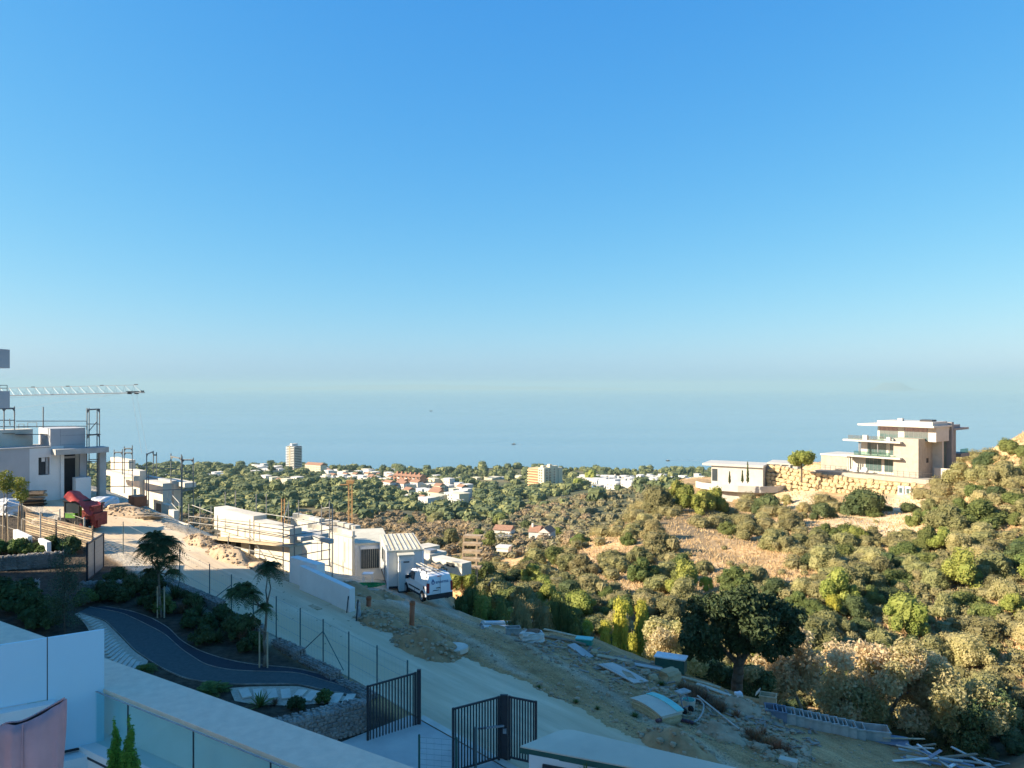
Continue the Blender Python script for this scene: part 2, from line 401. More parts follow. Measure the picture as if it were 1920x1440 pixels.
M('window_dark', (0.05, 0.065, 0.075), (0.035, 0.048, 0.056), 0.4, 0.08, spec=0.6)
M('plastic_film', (0.68, 0.70, 0.72), (0.50, 0.53, 0.56), 1.5, 0.35, 0.6, 3)
M('blue_film', (0.10, 0.22, 0.50), (0.07, 0.16, 0.38), 2, 0.5)
M('sack', (0.62, 0.59, 0.52), (0.50, 0.47, 0.41), 3, 0.9, 0.4, 8)
M('iron_black', (0.025, 0.026, 0.028), (0.018, 0.018, 0.02), 3, 0.55, metal=0.4)
M('green_hose', (0.04, 0.30, 0.09), (0.03, 0.22, 0.07), 4, 0.6)
glassmat('glass_rail', (0.80, 0.97, 0.98), 0.03, 0.05)
glassmat('glass_villa', (0.62, 0.80, 0.76), 0.03, 0.10)
leafmat('leaf_olive', (0.185, 0.180, 0.070), (0.290, 0.262, 0.120), 0.28, 0.28)
leafmat('leaf_green', (0.110, 0.145, 0.040), (0.190, 0.215, 0.065), 0.28, 0.24)
leafmat('leaf_deep', (0.062, 0.090, 0.034), (0.115, 0.142, 0.054), 0.25, 0.22)
leafmat('leaf_yellow', (0.36, 0.36, 0.045), (0.52, 0.48, 0.08), 0.3, 0.12)
leafmat('leaf_lime', (0.20, 0.235, 0.045), (0.30, 0.305, 0.075), 0.25, 0.15)
leafmat('leaf_oak', (0.035, 0.056, 0.020), (0.075, 0.100, 0.038), 0.15, 0.1)
leafmat('leaf_dry', (0.56, 0.44, 0.24), (0.72, 0.60, 0.37), 0.5, 0.12)
leafmat('leaf_drygreen', (0.36, 0.33, 0.135), (0.58, 0.50, 0.26), 0.5, 0.15)
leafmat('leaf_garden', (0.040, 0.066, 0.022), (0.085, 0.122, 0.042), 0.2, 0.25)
leafmat('leaf_garden_bright', (0.075, 0.125, 0.030), (0.14, 0.19, 0.055), 0.25, 0.2)  # garden foliage in a brighter green
leafmat('leaf_brown', (0.17, 0.095, 0.05), (0.24, 0.15, 0.08), 0.15, 0.2)
leafmat('leaf_cypress', (0.06, 0.20, 0.03), (0.13, 0.34, 0.05), 0.3, 0.1)
leafmat('leaf_far', (0.125, 0.150, 0.058), (0.25, 0.255, 0.105), 0.1, 0.0)
leafmat('leaf_far_deep', (0.075, 0.105, 0.048), (0.145, 0.168, 0.075), 0.1, 0.0)
leafmat('leaf_scrub', (0.21, 0.155, 0.085), (0.30, 0.225, 0.13), 0.1, 0.0)
leafmat('grass_dry', (0.46, 0.32, 0.15), (0.60, 0.45, 0.24), 0.25, 0.1)

# ------------------------------------------------------------------ ground
def ground_material():
    m = bpy.data.materials.new('ground'); m.use_nodes = True; nt = m.node_tree; nd = nt.nodes; lk = nt.links
    b = nd['Principled BSDF']; b.inputs['Roughness'].default_value = 0.95; b.inputs['Specular IOR Level'].default_value = 0.15
    g = nd.new('ShaderNodeNewGeometry')
    def noise(sc, det=5, src=None, ro=0.6):
        n = nd.new('ShaderNodeTexNoise'); n.inputs['Scale'].default_value = sc; n.inputs['Detail'].default_value = det; n.inputs['Roughness'].default_value = ro
        lk.new(src or g.outputs['Position'], n.inputs['Vector']); return n.outputs['Fac']
    def ramp(fac, stops):
        r = nd.new('ShaderNodeValToRGB'); e = r.color_ramp.elements
        while len(e) < len(stops): e.new(0.5)
        for i, (p, c) in enumerate(stops): e[i].position = p; e[i].color = (*c, 1)
        lk.new(fac, r.inputs['Fac']); return r.outputs['Color']
    def mix(fac, a, c):
        x = nd.new('ShaderNodeMix'); x.data_type = 'RGBA'; lk.new(fac, x.inputs['Factor']); lk.new(a, x.inputs['A']); lk.new(c, x.inputs['B']); return x.outputs['Result']
    def rng(fac, a, c):
        x = nd.new('ShaderNodeMapRange'); x.inputs['From Min'].default_value = a; x.inputs['From Max'].default_value = c; lk.new(fac, x.inputs['Value']); return x.outputs[0]
    def attr(n):
        a = nd.new('ShaderNodeAttribute'); a.attribute_name = n; return a.outputs['Fac']
    # wheel ruts run along the track
    mp = nd.new('ShaderNodeMapping'); mp.inputs['Rotation'].default_value = (0, 0, R(-62.0)); lk.new(g.outputs['Position'], mp.inputs['Vector'])
    mp2 = nd.new('ShaderNodeMapping'); mp2.inputs['Scale'].default_value = (0.16, 1.3, 0.3); 
    mp.inputs['Rotation'].default_value = (0, 0, R(62.0)); lk.new(mp.outputs[0], mp2.inputs['Vector'])
    rut = noise(1.0, 6, mp2.outputs[0], 0.65)
    dirt_a = ramp(rut, [(0.30, (0.30, 0.175, 0.075)), (0.5, (0.46, 0.285, 0.135)), (0.72, (0.62, 0.42, 0.22))])
    dirt_b = ramp(noise(1.4, 8), [(0.35, (0.27, 0.155, 0.07)), (0.65, (0.50, 0.315, 0.155))])
    dirt = mix(rng(noise(0.22, 3), 0.4, 0.62), dirt_a, dirt_b)
    pale = ramp(noise(1.1, 7), [(0.35, (0.40, 0.34, 0.25)), (0.65, (0.56, 0.49, 0.38))])
    grain = ramp(noise(16.0, 5), [(0.32, (0.62, 0.60, 0.58)), (0.52, (1, 1, 1)), (0.70, (1.32, 1.30, 1.26))])
    gm = nd.new('ShaderNodeMix'); gm.data_type = 'RGBA'; gm.blend_type = 'MULTIPLY'; gm.inputs['Factor'].default_value = 1.0
    dirt = mix(attr('pale'), dirt, pale)
    lk.new(dirt, gm.inputs['A']); lk.new(grain, gm.inputs['B']); dirt = gm.outputs['Result']
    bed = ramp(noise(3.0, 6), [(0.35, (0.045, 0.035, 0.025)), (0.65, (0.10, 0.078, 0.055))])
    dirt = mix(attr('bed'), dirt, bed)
    dry = ramp(noise(0.9, 8), [(0.30, (0.33, 0.20, 0.095)), (0.5, (0.56, 0.37, 0.185)), (0.70, (0.72, 0.52, 0.29))])
    brown = ramp(noise(0.5, 8), [(0.35, (0.16, 0.12, 0.07)), (0.65, (0.28, 0.21, 0.13))])
    nat = mix(rng(noise(0.045, 5), 0.47, 0.60), dry, brown)
    sand = ramp(noise(0.8, 8), [(0.35, (0.56, 0.42, 0.25)), (0.65, (0.74, 0.59, 0.39))])
    nat = mix(attr('sand'), nat, sand)
    farc = ramp(noise(0.012, 8), [(0.34, (0.075, 0.085, 0.045)), (0.50, (0.125, 0.120, 0.065)), (0.64, (0.21, 0.170, 0.095))])
    nat = mix(attr('far'), nat, farc)
    lawn = ramp(noise(0.05, 4), [(0.4, (0.16, 0.20, 0.07)), (0.6, (0.22, 0.25, 0.10))])
    nat = mix(attr('lawn'), nat, lawn)
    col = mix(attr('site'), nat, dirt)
    lk.new(col, b.inputs['Base Color'])
    bp = nd.new('ShaderNodeBump'); bp.inputs['Strength'].default_value = 0.8; bp.inputs['Distance'].default_value = 0.12
    ad = nd.new('ShaderNodeMath'); ad.operation = 'ADD'; lk.new(noise(3.5, 8), ad.inputs[0]); lk.new(rut, ad.inputs[1])
    lk.new(ad.outputs[0], bp.inputs['Height']); lk.new(bp.outputs[0], b.inputs['Normal'])
    return m

def build_ground():
    NU, ND = GN_U, GN_D; X = (_gu * _gd).ravel(); Y = _gd.ravel(); Z = GH.ravel()
    Z = np.maximum(Z, -167.5)
    me = bpy.data.meshes.new('ground')
    idx = np.arange(NU * ND).reshape(ND, NU)
    quads = np.stack([idx[:-1, :-1], idx[:-1, 1:], idx[1:, 1:], idx[1:, :-1]], -1).reshape(-1, 4)
    me.vertices.add(NU * ND); me.vertices.foreach_set('co', np.stack([X, Y, Z], -1).astype(np.float32).ravel())
    me.loops.add(quads.size); me.loops.foreach_set('vertex_index', quads.ravel().astype(np.int32))
    me.polygons.add(len(quads)); me.polygons.foreach_set('loop_start', (np.arange(len(quads)) * 4).astype(np.int32))
    me.polygons.foreach_set('use_smooth', np.ones(len(quads), bool))
    me.update(calc_edges=True)
    t, p, pe, site = masks(X, Y)
    px = 960 + F * X / Y; py = HZ - F * Z / Y
    A = {}
    A['site'] = np.clip(site * 1.0, 0, 1)
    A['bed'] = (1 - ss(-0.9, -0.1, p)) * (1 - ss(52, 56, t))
    A['pale'] = ss(3.0, 6.5, p) * ss(15, 22, t) * (1 - ss(15, 22, p)) + ss(52, 56, t) * (p < 6)
    A['far'] = ss(200, 330, Y)
    A['pale'] = A['pale'] + ss(-1.4, -0.7, p) * (p < 0.6) * ss(12, 16, t)
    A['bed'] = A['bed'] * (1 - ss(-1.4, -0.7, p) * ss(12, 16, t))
    A['pale'] = A['pale'] + 0.6 * (p > 6) * (Y < 50) * np.clip(np.exp(-((np.abs(np.abs((X - 0.75) * 0.886 + (Y - 36.0) * 0.463 - 0.1) - 1.6) - 0.0) / 0.5) ** 2), 0, 1)
    def blob(cx, cy, rx, ry): return np.exp(-(((px - cx) / rx) ** 2 + ((py - cy) / ry) ** 2))
    near = (Y > 80) & (Y < 220)
    A['sand'] = np.clip((blob(1640, 985, 75, 28) + blob(1590, 1000, 60, 16) + blob(1700, 950, 40, 25) + blob(1500, 930, 30, 30)) * 1.5, 0, 1) * near
    A['lawn'] = np.clip((blob(700, 946, 60, 5) + blob(470, 925, 70, 4) + blob(800, 938, 40, 4)) * 1.6, 0, 1) * (Y > 300)
    for k, a in A.items():
        at_ = me.attributes.new(k, 'FLOAT', 'POINT'); at_.data.foreach_set('value', np.clip(a, 0, 1).astype(np.float32))
    me.materials.append(ground_material())
    return tag(obj('ground', me, None), kind='structure')
build_ground()

# ------------------------------------------------------------------ sea
def sea_material():
    m = bpy.data.materials.new('sea'); m.use_nodes = True; nt = m.node_tree; nd = nt.nodes; lk = nt.links
    b = nd['Principled BSDF']; b.inputs['Base Color'].default_value = (0.11, 0.215, 0.28, 1); b.inputs['Roughness'].default_value = 0.32; b.inputs['IOR'].default_value = 1.33
    g = nd.new('ShaderNodeNewGeometry')
    n = nd.new('ShaderNodeTexNoise'); n.inputs['Scale'].default_value = 0.02; n.inputs['Detail'].default_value = 8
    mp = nd.new('ShaderNodeMapping'); mp.inputs['Scale'].default_value = (1, 3, 1); lk.new(g.outputs['Position'], mp.inputs['Vector']); lk.new(mp.outputs[0], n.inputs['Vector'])
    bp = nd.new('ShaderNodeBump'); bp.inputs['Strength'].default_value = 0.25; bp.inputs['Distance'].default_value = 1.0
    lk.new(n.outputs['Fac'], bp.inputs['Height']); lk.new(bp.outputs[0], b.inputs['Normal'])
    n2 = nd.new('ShaderNodeTexNoise'); n2.inputs['Scale'].default_value = 0.0006; n2.inputs['Detail'].default_value = 5
    mp2 = nd.new('ShaderNodeMapping'); mp2.inputs['Scale'].default_value = (0.35, 3.0, 1); lk.new(g.outputs['Position'], mp2.inputs['Vector']); lk.new(mp2.outputs[0], n2.inputs['Vector'])
    mr = nd.new('ShaderNodeMapRange'); mr.inputs['To Min'].default_value = 0.10; mr.inputs['To Max'].default_value = 0.22; lk.new(n2.outputs['Fac'], mr.inputs['Value']); lk.new(mr.outputs[0], b.inputs['Roughness'])
    cr = nd.new('ShaderNodeValToRGB'); cr.color_ramp.elements[0].position = 0.38; cr.color_ramp.elements[0].color = (0.115, 0.195, 0.24, 1); cr.color_ramp.elements[1].position = 0.62; cr.color_ramp.elements[1].color = (0.165, 0.25, 0.29, 1); lk.new(n2.outputs['Fac'], cr.inputs['Fac']); lk.new(cr.outputs[0], b.inputs['Base Color'])
    return m
SEA = -165.0
me = MB().add([(-60000, 1300, SEA), (60000, 1300, SEA), (60000, 45000, SEA), (-60000, 45000, SEA)], [(0, 1, 2, 3)]).mesh('sea', sea_material())
tag(obj('sea', me, None), kind='structure')

# far coast mountains beyond the sea
def mountains():
    M('mountain_rock', (0.20, 0.20, 0.19), (0.13, 0.14, 0.13), 0.002, 0.95)
    def ridge(name, D, prof, depth):
        rows = []
        for k, s in ((0, 0.0), (0.5, 0.75), (1, 1.0), (1.5, 0.7), (2, 0.0)):
            rows.append([((px - 960) / F * (D + depth * k), D + depth * k, SEA - 2 + (h * D / F + 2) * s) for px, h in prof])
        tag(obj(name, MB().grid(rows), 'mountain_rock', smooth=True), kind='structure')
    # heights in pixels above the waterline
    g = [(1600, 1), (1615, 6), (1630, 9), (1640, 13), (1650, 19), (1660, 23), (1668, 21), (1678, 24), (1690, 21), (1702, 15), (1715, 9), (1735, 5), (1755, 1)]
    ridge('mountain_ridge', 34000, [(a, max(0.5, b - 7)) for a, b in g], 500)
    r2 = random.Random(4)
    g2 = [(300 + i * 22, max(0.5, 9 * math.exp(-((i - 22) / 14) ** 2) + r2.uniform(-1.2, 1.2))) for i in range(50)]
    ridge('coast_ridge', 43000, g2, 700)
mountains()

# ------------------------------------------------------------------ haze: the air between the camera and the far shore
hm = bpy.data.materials.new('haze_air'); hm.use_nodes = True
hn = hm.node_tree.nodes; hl = hm.node_tree.links; hn.clear()
pv = hn.new('ShaderNodeVolumePrincipled'); pv.inputs['Color'].default_value = (0.36, 0.52, 0.56, 1); pv.inputs['Density'].default_value = 0.000055
pv.inputs['Anisotropy'].default_value = 0.0
ho = hn.new('ShaderNodeOutputMaterial'); hl.new(pv.outputs[0], ho.inputs['Volume'])
hzb = obj('haze', MB().b(-62000, 62000, -300, 46000, -170, 235), hm); tag(hzb, kind='stuff')

# ------------------------------------------------------------------ road, driveway, garden paths (sheets laid on the ground)
def drape(name, rows, mat, lift=0.02, kind='structure'):
    """rows of (x, y) -> sheet following the ground"""
    P = np.array(rows, float); z = H(P[..., 0].ravel(), P[..., 1].ravel()).reshape(P.shape[:2]) + lift
    mb = MB().grid([[(P[i, j, 0], P[i, j, 1], z[i, j]) for j in range(P.shape[1])] for i in range(P.shape[0])])
    o = obj(name, mb, mat, smooth=True)
    if kind: tag(o, kind=kind)
    return o
rr = random.Random(3)
rows = []
for i in range(990):
    t = -30 + i * 0.09
    w = 5.2 + 0.22 * math.sin(t * 0.45) + 0.10 * math.sin(t * 1.9 + 1) + 0.05 * math.sin(t * 6.3) + rr.uniform(-0.07, 0.07)
    p0 = 0.15 + 0.05 * math.sin(t)
    rows.append([xy(t, p0 + (w - p0) * k / 16) for k in range(17)])
drape('concrete_road', rows, 'road_concrete', 0.025)
M('render_pale', (0.68, 0.58, 0.44), (0.55, 0.47, 0.36), 0.5, 0.9, 0.25, 12, world=True, c3=(0.60, 0.51, 0.39), s3=0.8)
M('scaffold_mixed', (0.34, 0.33, 0.30), (0.15, 0.15, 0.145), 0.8, 0.6, metal=0.2)
leafmat('leaf_scrubgreen', (0.155, 0.15, 0.075), (0.25, 0.215, 0.12), 0.1, 0.0)
M('leaf_wood', (0.22, 0.13, 0.08), (0.13, 0.08, 0.05), 4, 0.9, 0.4, 12)
M('lamp_dull', (0.12, 0.06, 0.08), (0.09, 0.045, 0.06), 3, 0.6)
M('wood_scrap', (0.34, 0.30, 0.25), (0.18, 0.15, 0.12), 0.8, 0.9, world=True)
leafmat('leaf_rust', (0.24, 0.10, 0.045), (0.30, 0.16, 0.075), 0.15, 0.15)
M('panel_blue', (0.50, 0.70, 0.77), (0.46, 0.66, 0.74), 0.6, 0.35, spec=0.5)
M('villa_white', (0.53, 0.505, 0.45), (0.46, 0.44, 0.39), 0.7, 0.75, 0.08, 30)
M('villa_glass', (0.10, 0.15, 0.145), (0.07, 0.11, 0.11), 0.3, 0.04, spec=1.0)
# ------------------------------------------------------------------ the neighbouring block at the left edge: its shade lies over the garden and the track
def railing(mb, p0, p1, h, n, r=0.02, rails=2):
    p0 = Vector(p0); p1 = Vector(p1)
    for i in range(n + 1): q = p0.lerp(p1, i / n); mb.tube(q, q + Vector((0, 0, h)), r, n=5)
    for k in range(rails):
        z = Vector((0, 0, h * (k + 1) / rails)); mb.tube(p0 + z, p1 + z, r, n=5)
    return mb
def neighbour():
    t = thing('apartment_building', 'pale block with stacked grey balcony fronts cut off by the left edge', 'building', (-44.0, 5.0, -12.0))
    part('wall', MB().b(-9, 11.6, -4, 34.8, -3, 19.6), 'white_wall', t)
    part('top_block', MB().b(-9, 8.0, -4, 20, 20.202, 25.5), 'white_wall', t)  # unseen top storey added to keep the sun off the terrace
    part('roof', MB().b(-9.4, 12.0, -4.4, 35.1, 19.602, 20.2), 'render_grey', t)
    # balcony fronts that reach into the picture
    for z0, z1, x1 in ((13.05, 14.12, 15.27), (10.78, 11.75, 15.27), (7.9, 8.4, 14.6)):
        b = part('balcony', MB().b(11.6, x1, 18, 39.0, z0, z0 + 0.28), 'render_grey', t)
        part('parapet', MB().b(x1 - 0.18, x1, 18.0, 39.0, z0 + 0.282, z1).b(11.602, x1 - 0.182, 38.82, 39.0, z0 + 0.282, z1), 'render_grey', b)
        if z1 < 12 and z1 > 9:
            part('railing', railing(MB(), (x1 - 0.09, 30, z1), (x1 - 0.09, 38.9, z1), 0.33, 14, 0.018), 'steel_dark', b)
    for y in (0, 6, 12, 18, 24, 30):
        for z in (2, 5.2, 8.6, 12, 15.4):
            w = part('window', MB().b(11.602, 11.66, y, y + 3.2, z, z + 2.2), 'steel_galv', t)
            part('pane', MB().b(11.662, 11.68, y + 0.08, y + 3.12, z + 0.08, z + 2.12), 'window_dark', w)
neighbour()

# ------------------------------------------------------------------ own terrace in the foreground
# local frame: x runs along the parapet to the right and nearer, y points away from the camera
TA = math.atan2(-4.1, 6.25)
def terrace():
    c = Vector((-7.55, 14.2, -5.0))           # outer edge of the coping at pixel (195, 1232)
    fl = MB().b(-9, 16, -9.2, -0.85, -1.45, -1.25)
    o = obj('terrace_floor', fl, 'paver', loc=c, rz=TA); tag(o, kind='structure')
    w = thing('parapet_wall', 'low white parapet with broad beige stone coping crossing the lower left corner', 'parapet', c, TA)
    part('wall', MB().b(-9, 16, -0.62, -0.06, -1.8, -0.062), 'white_wall', w)
    part('coping', MB().b(-9.02, 16.02, -0.80, 0.0, -0.06, 0.0), 'coping_stone', w)
    part('plinth', MB().b(-2.2, 16, -1.12, -0.622, -1.24, -0.86), 'white_wall', w)
    part('dark_strip', MB().b(-2.2, 16, -1.13, -1.122, -1.0, -0.965), 'steel_dark', w)  # thin dark strip in place of a recessed gap
    g = thing('glass_balustrade', 'frameless glass balustrade panes standing inside the beige coping', 'balustrade', c, TA)
    edges = [-0.9, 0.62, 2.35, 4.05, 5.75, 7.45, 9.2]
    for i in range(len(edges) - 1):
        part('pane', MB().b(edges[i] + 0.012, edges[i + 1] - 0.012, -0.90, -0.885, -0.858, -0.03), 'glass_rail', g)
    for x in edges[1:-1]:
        part('joint', MB().b(x - 0.008, x + 0.008, -0.902, -0.883, -0.858, -0.03), 'steel_dark', g)
    part('top_edge', MB().b(edges[0], edges[-1], -0.904, -0.881, -0.029, -0.018), 'steel_galv', g)
    # white privacy screen between the two terraces
    a = Vector((-8.7, 11.55)); b = Vector((-6.78, 12.78)); d = (b - a); L = d.length; ang = math.atan2(d.y, d.x)
    s = thing('privacy_screen', 'tall white privacy panels joined by a dark seam above the mauve cover', 'screen', (b.x, b.y, -4.02), ang)
    part('panel', MB().b(-0.80, 0, -0.05, 0.0, -1.86, 0.0), 'panel_blue', s, loc=None)
    part('panel', MB().b(-2.9, -0.815, -0.05, 0.0, -0.98, 0.0), 'panel_blue', s)
    part('seam', MB().b(-0.814, -0.801, -0.04, -0.01, -1.0, -0.002), 'steel_dark', s)
    part('foot_rail', MB().b(-0.80, 0.14, -0.06, 0.01, -1.90, -1.875), 'steel_dark', s)
    part('lower_wall', MB().b(-2.9, -0.70, -0.25, -0.051, -2.6, -1.0), 'white_wall', s)
    part('base_wall', MB().b(-2.9, 0.32, -0.30, 0.20, -3.2, -1.93), 'white_wall', s)
    part('base_return', MB().b(0.10, 0.35, -2.2, -0.302, -3.2, -2.05), 'white_wall', s)
terrace()

def mauve_cover():
    c = Vector((-5.05, 8.05, -3.82))
    t = thing('furniture_cover', 'mauve fabric cover draped over terrace furniture, sagging between two peaks', 'cover', c, R(28))
    N = 44; K = 26
    top = lambda s: 0.80 + 0.24 * (s ** 1.3) + 0.06 * math.exp(-((s - 0.14) / 0.16) ** 2)
    # closed loop seen from above: a flat bag, front and back skins meeting at a hem on the ridge
    front = []
    for j in range(K + 1):
        h = j / K; row = []
        for i in range(2 * N):
            a = i / (2 * N) * 2 * math.pi; s = 0.5 - 0.5 * math.cos(a)
            thick = (0.06 + 0.20 * (1 - h) ** 0.7) * (1 if h < 1 else 0.15)
            fold = (0.085 * (0.6 - abs(math.sin(a * 4.5 + 1.2 * h + 0.4 * math.sin(3 * h)))) + 0.05 * math.sin(a * 3 + 3.0 * h)) * (1 - h * 0.75) + 0.030 * math.sin(a * 3 - 4 * h + 1) * (1 - h) + 0.006 * math.sin(a * 11 + 7 * h * s)
            sag = 0.0
            x = -0.30 + 0.62 * s + 0.02 * math.sin(h * 5 + a) 
            y = -math.sin(a) * (thick + 0.03) - fold * (1 if math.sin(a) > 0 else -1) * min(1, abs(math.sin(a)) * 2)
            z = -0.9 + (top(s) + 0.9 + sag - 0.55) * h
            row.append((x, y, z))
        row.append(row[0]); front.append(row)
    part('cloth', MB().grid(front), 'mauve_cloth', t, smooth=True)
    mb = MB()
    mb.path([Vector((-0.30 + 0.62 * s, 0, -0.9 + (top(s) + 0.9 - 0.55) + 0.012)) for s in [i / 20 for i in range(21)]], 0.010, 6)
    part('hem', mb, 'mauve_cloth', t, smooth=True)
    seam = []
    for j in range(12):
        h = j / 11; seam.append(Vector((-0.30 + 0.62 * 0.40, -(0.06 + 0.20 * (1 - h) ** 0.7) - 0.035, -0.9 + (top(0.40) + 0.35) * h)))
    part('seam', MB().path(seam, 0.007, 5), 'mauve_cloth', t)
    # the chair it hides
    part('chair_frame', MB().b(-0.28, 0.28, -0.05, 0.05, -1.6, -0.1).b(-0.28, 0.28, -0.25, 0.25, -1.6, -0.95), 'steel_dark', t)
mauve_cover()

# ------------------------------------------------------------------ leaf clouds
def leaf_arrays(rg, lobes, n, size, rmin=0.72, up=0.25, aspect=0.6, jit=0.55):
    lob = np.array(lobes, float)
    wgt = (lob[:, 3] * lob[:, 4] + lob[:, 3] * lob[:, 5]); wgt = wgt / wgt.sum()
    k = rg.choice(len(lob), n, p=wgt); L = lob[k]
    v = rg.normal(size=(n, 3)); v /= np.linalg.norm(v, axis=1)[:, None]
    rad = rmin + (1.06 - rmin) * rg.random(n) ** 0.6
    bump = 1 + 0.12 * np.sin(v[:, 0] * 7 + k) * np.sin(v[:, 1] * 6 + 2 * k) + 0.08 * np.sin(v[:, 2] * 11 + k)
    c = L[:, :3] + v * L[:, 3:6] * (rad * bump)[:, None]
    nrm = v + rg.normal(size=(n, 3)) * jit; nrm[:, 2] += up; nrm /= np.linalg.norm(nrm, axis=1)[:, None]
    a = np.cross(nrm, rg.normal(size=(n, 3))); a /= np.linalg.norm(a, axis=1)[:, None] + 1e-9
    b = np.cross(nrm, a)
    s = size * (0.6 + 0.8 * rg.random(n))
    a = a * s[:, None]; b = b * (s * aspect)[:, None]
    bend = nrm * (s * 0.25)[:, None]
    return np.stack([c - a, c - b + bend, c + a, c + b + bend], 1)
def quads_mesh(name, Q, mat, extra=None):
    n = len(Q); me = bpy.data.meshes.new(name)
    V = Q.reshape(-1, 3); fidx = np.arange(n * 4).reshape(-1, 4)
    ev = np.zeros((0, 3)); ef = []
    if extra is not None: ev = np.array(extra.v, float).reshape(-1, 3); ef = [tuple(i + n * 4 for i in f) for f in extra.f]
    me.from_pydata(np.concatenate([V, ev]).tolist(), [], fidx.tolist() + ef)
    mats = mat if isinstance(mat, (list, tuple)) else [mat]
    for m in mats: me.materials.append(MATS[m])
    if len(mats) > 1 and ef:
        me.polygons.foreach_set('material_index', np.array([0] * n + [1] * len(ef), np.int32))
    me.update(); return me
def core_mb(lobes, k=0.80, seg=(9, 7), rg=None):
    mb = MB(); rg = rg or random.Random(1)
    for (x, y, z, a, b, c) in lobes: mb.rock((x, y, z), (2 * a * k, 2 * b * k, 2 * c * k), rg, rg.uniform(0, 6), seg, 0.12)
    return mb
def rand_lobes(rg, n, w, h, z0=0.0, small=0.55, flat=1.0):
    out = []
    for i in range(n):
        a = 2 * math.pi * i / n + rg.uniform(-0.5, 0.5); q = (0 if i == 0 else rg.uniform(0.30, 0.82))
        r = rg.uniform(small * 0.60, small * 1.05) * w * 0.5 * (1.15 if i == 0 else (1.12 - 0.62 * q))
        z = z0 + h * (rg.uniform(0.50, 0.72) if i == 0 else rg.uniform(0.22, 0.74 - 0.25 * q))
        rz_ = min(r * flat * rg.uniform(0.75, 1.0), h * 0.5)
        out.append((math.cos(a) * q * w * 0.5, math.sin(a) * q * w * 0.5, min(z, z0 + h - rz_ * 0.8), r, r * rg.uniform(0.85, 1.1), rz_))
    return out
def shrub_mesh(name, seed, mat, w=2.0, h=1.6, n=1300, size=0.085, lobes=7, core=0.78, flat=1.0):
    rg = random.Random(seed); L = rand_lobes(rg, lobes, w, h, 0.0, 0.58, flat)
    Q = leaf_arrays(np.random.default_rng(seed), L, n, size)
    return quads_mesh(name, Q, mat, core_mb(L, core, (7, 5), rg))
def limb(mb, p0, p1, r0, r1, rg, seg=4, wig=0.08):
    p0 = Vector(p0); p1 = Vector(p1); L = (p1 - p0).length; pts = [p0]
    for i in range(1, seg): pts.append(p0.lerp(p1, i / seg) + Vector([rg.uniform(-1, 1) * wig * L for _ in range(3)]))
    pts.append(p1); mb.path(pts, [r0 + (r1 - r0) * i / seg for i in range(seg + 1)], 7); return pts
def blades_mesh(name, seed, mat, n, length, width, spread=0.9, droop=0.35, arms=3, base=0.05):
    """tuft of strap leaves from one point"""
    rg = random.Random(seed); mb = MB()
    for i in range(n):
        az_ = rg.uniform(0, 6.283); el_ = rg.uniform(0.35, 1.45) if spread < 1.2 else rg.uniform(0.1, 1.5)
        L = length * rg.uniform(0.7, 1.1); w = width * rg.uniform(0.8, 1.2); pts = []
        d = Vector((math.cos(az_) * math.cos(el_) * spread, math.sin(az_) * math.cos(el_) * spread, math.sin(el_))).normalized(); sd_ = Vector((-math.sin(az_), math.cos(az_), 0))
        for k in range(arms + 1):
            q = k / arms; p = d * L * q + Vector((math.cos(az_), math.sin(az_), 0)) * base - Vector((0, 0, droop * L * q * q)); ww = w * (1 - q * 0.92) * (0.6 + 1.2 * q if q < 0.35 else 1.0)
            pts.append((p - sd_ * ww, p + sd_ * ww))
        mb.grid([[a, b] for a, b in pts])
    return mb.mesh(name, mat)
def frond_mesh(name, seed, mat, n, length, leaflet, stem_up=0.3, droop=0.5, nl=11, elo=0.0, ehi=0.75):
    """feathered fronds from one point (tree fern, flame tree, cycad)"""
    rg = random.Random(seed); mb = MB()
    for i in range(n):
        az_ = 6.283 * i / n + rg.uniform(-0.25, 0.25); el_ = rg.uniform(elo, ehi) + stem_up * 0.5; L = length * rg.uniform(0.75, 1.1)
        d = Vector((math.cos(az_) * math.cos(el_), math.sin(az_) * math.cos(el_), math.sin(el_))); sd_ = Vector((-math.sin(az_), math.cos(az_), 0))
        prev = Vector((0, 0, 0))
        for k in range(1, nl + 1):
            q = k / nl; p = d * L * q - Vector((0, 0, droop * L * q * q)); ax = (p - prev).normalized()
            ll = leaflet * math.sin(math.pi * min(1, q * 0.85 + 0.12)) * rg.uniform(0.85, 1.1)
            for sgn in (-1, 1):
                tip = p + sd_ * sgn * ll + ax * ll * 0.45 - Vector((0, 0, ll * 0.25)); w_ = ax * (L / nl * 0.36)
                mid = p + sd_ * sgn * ll * 0.5 + ax * ll * 0.2
                mb.add([p, mid - w_, tip, mid + w_], [(0, 1, 2, 3)])
            mb.add([prev - sd_ * 0.008, prev + sd_ * 0.008, p + sd_ * 0.006, p - sd_ * 0.006], [(0, 1, 2, 3)])
            prev = p
    return mb.mesh(name, mat)

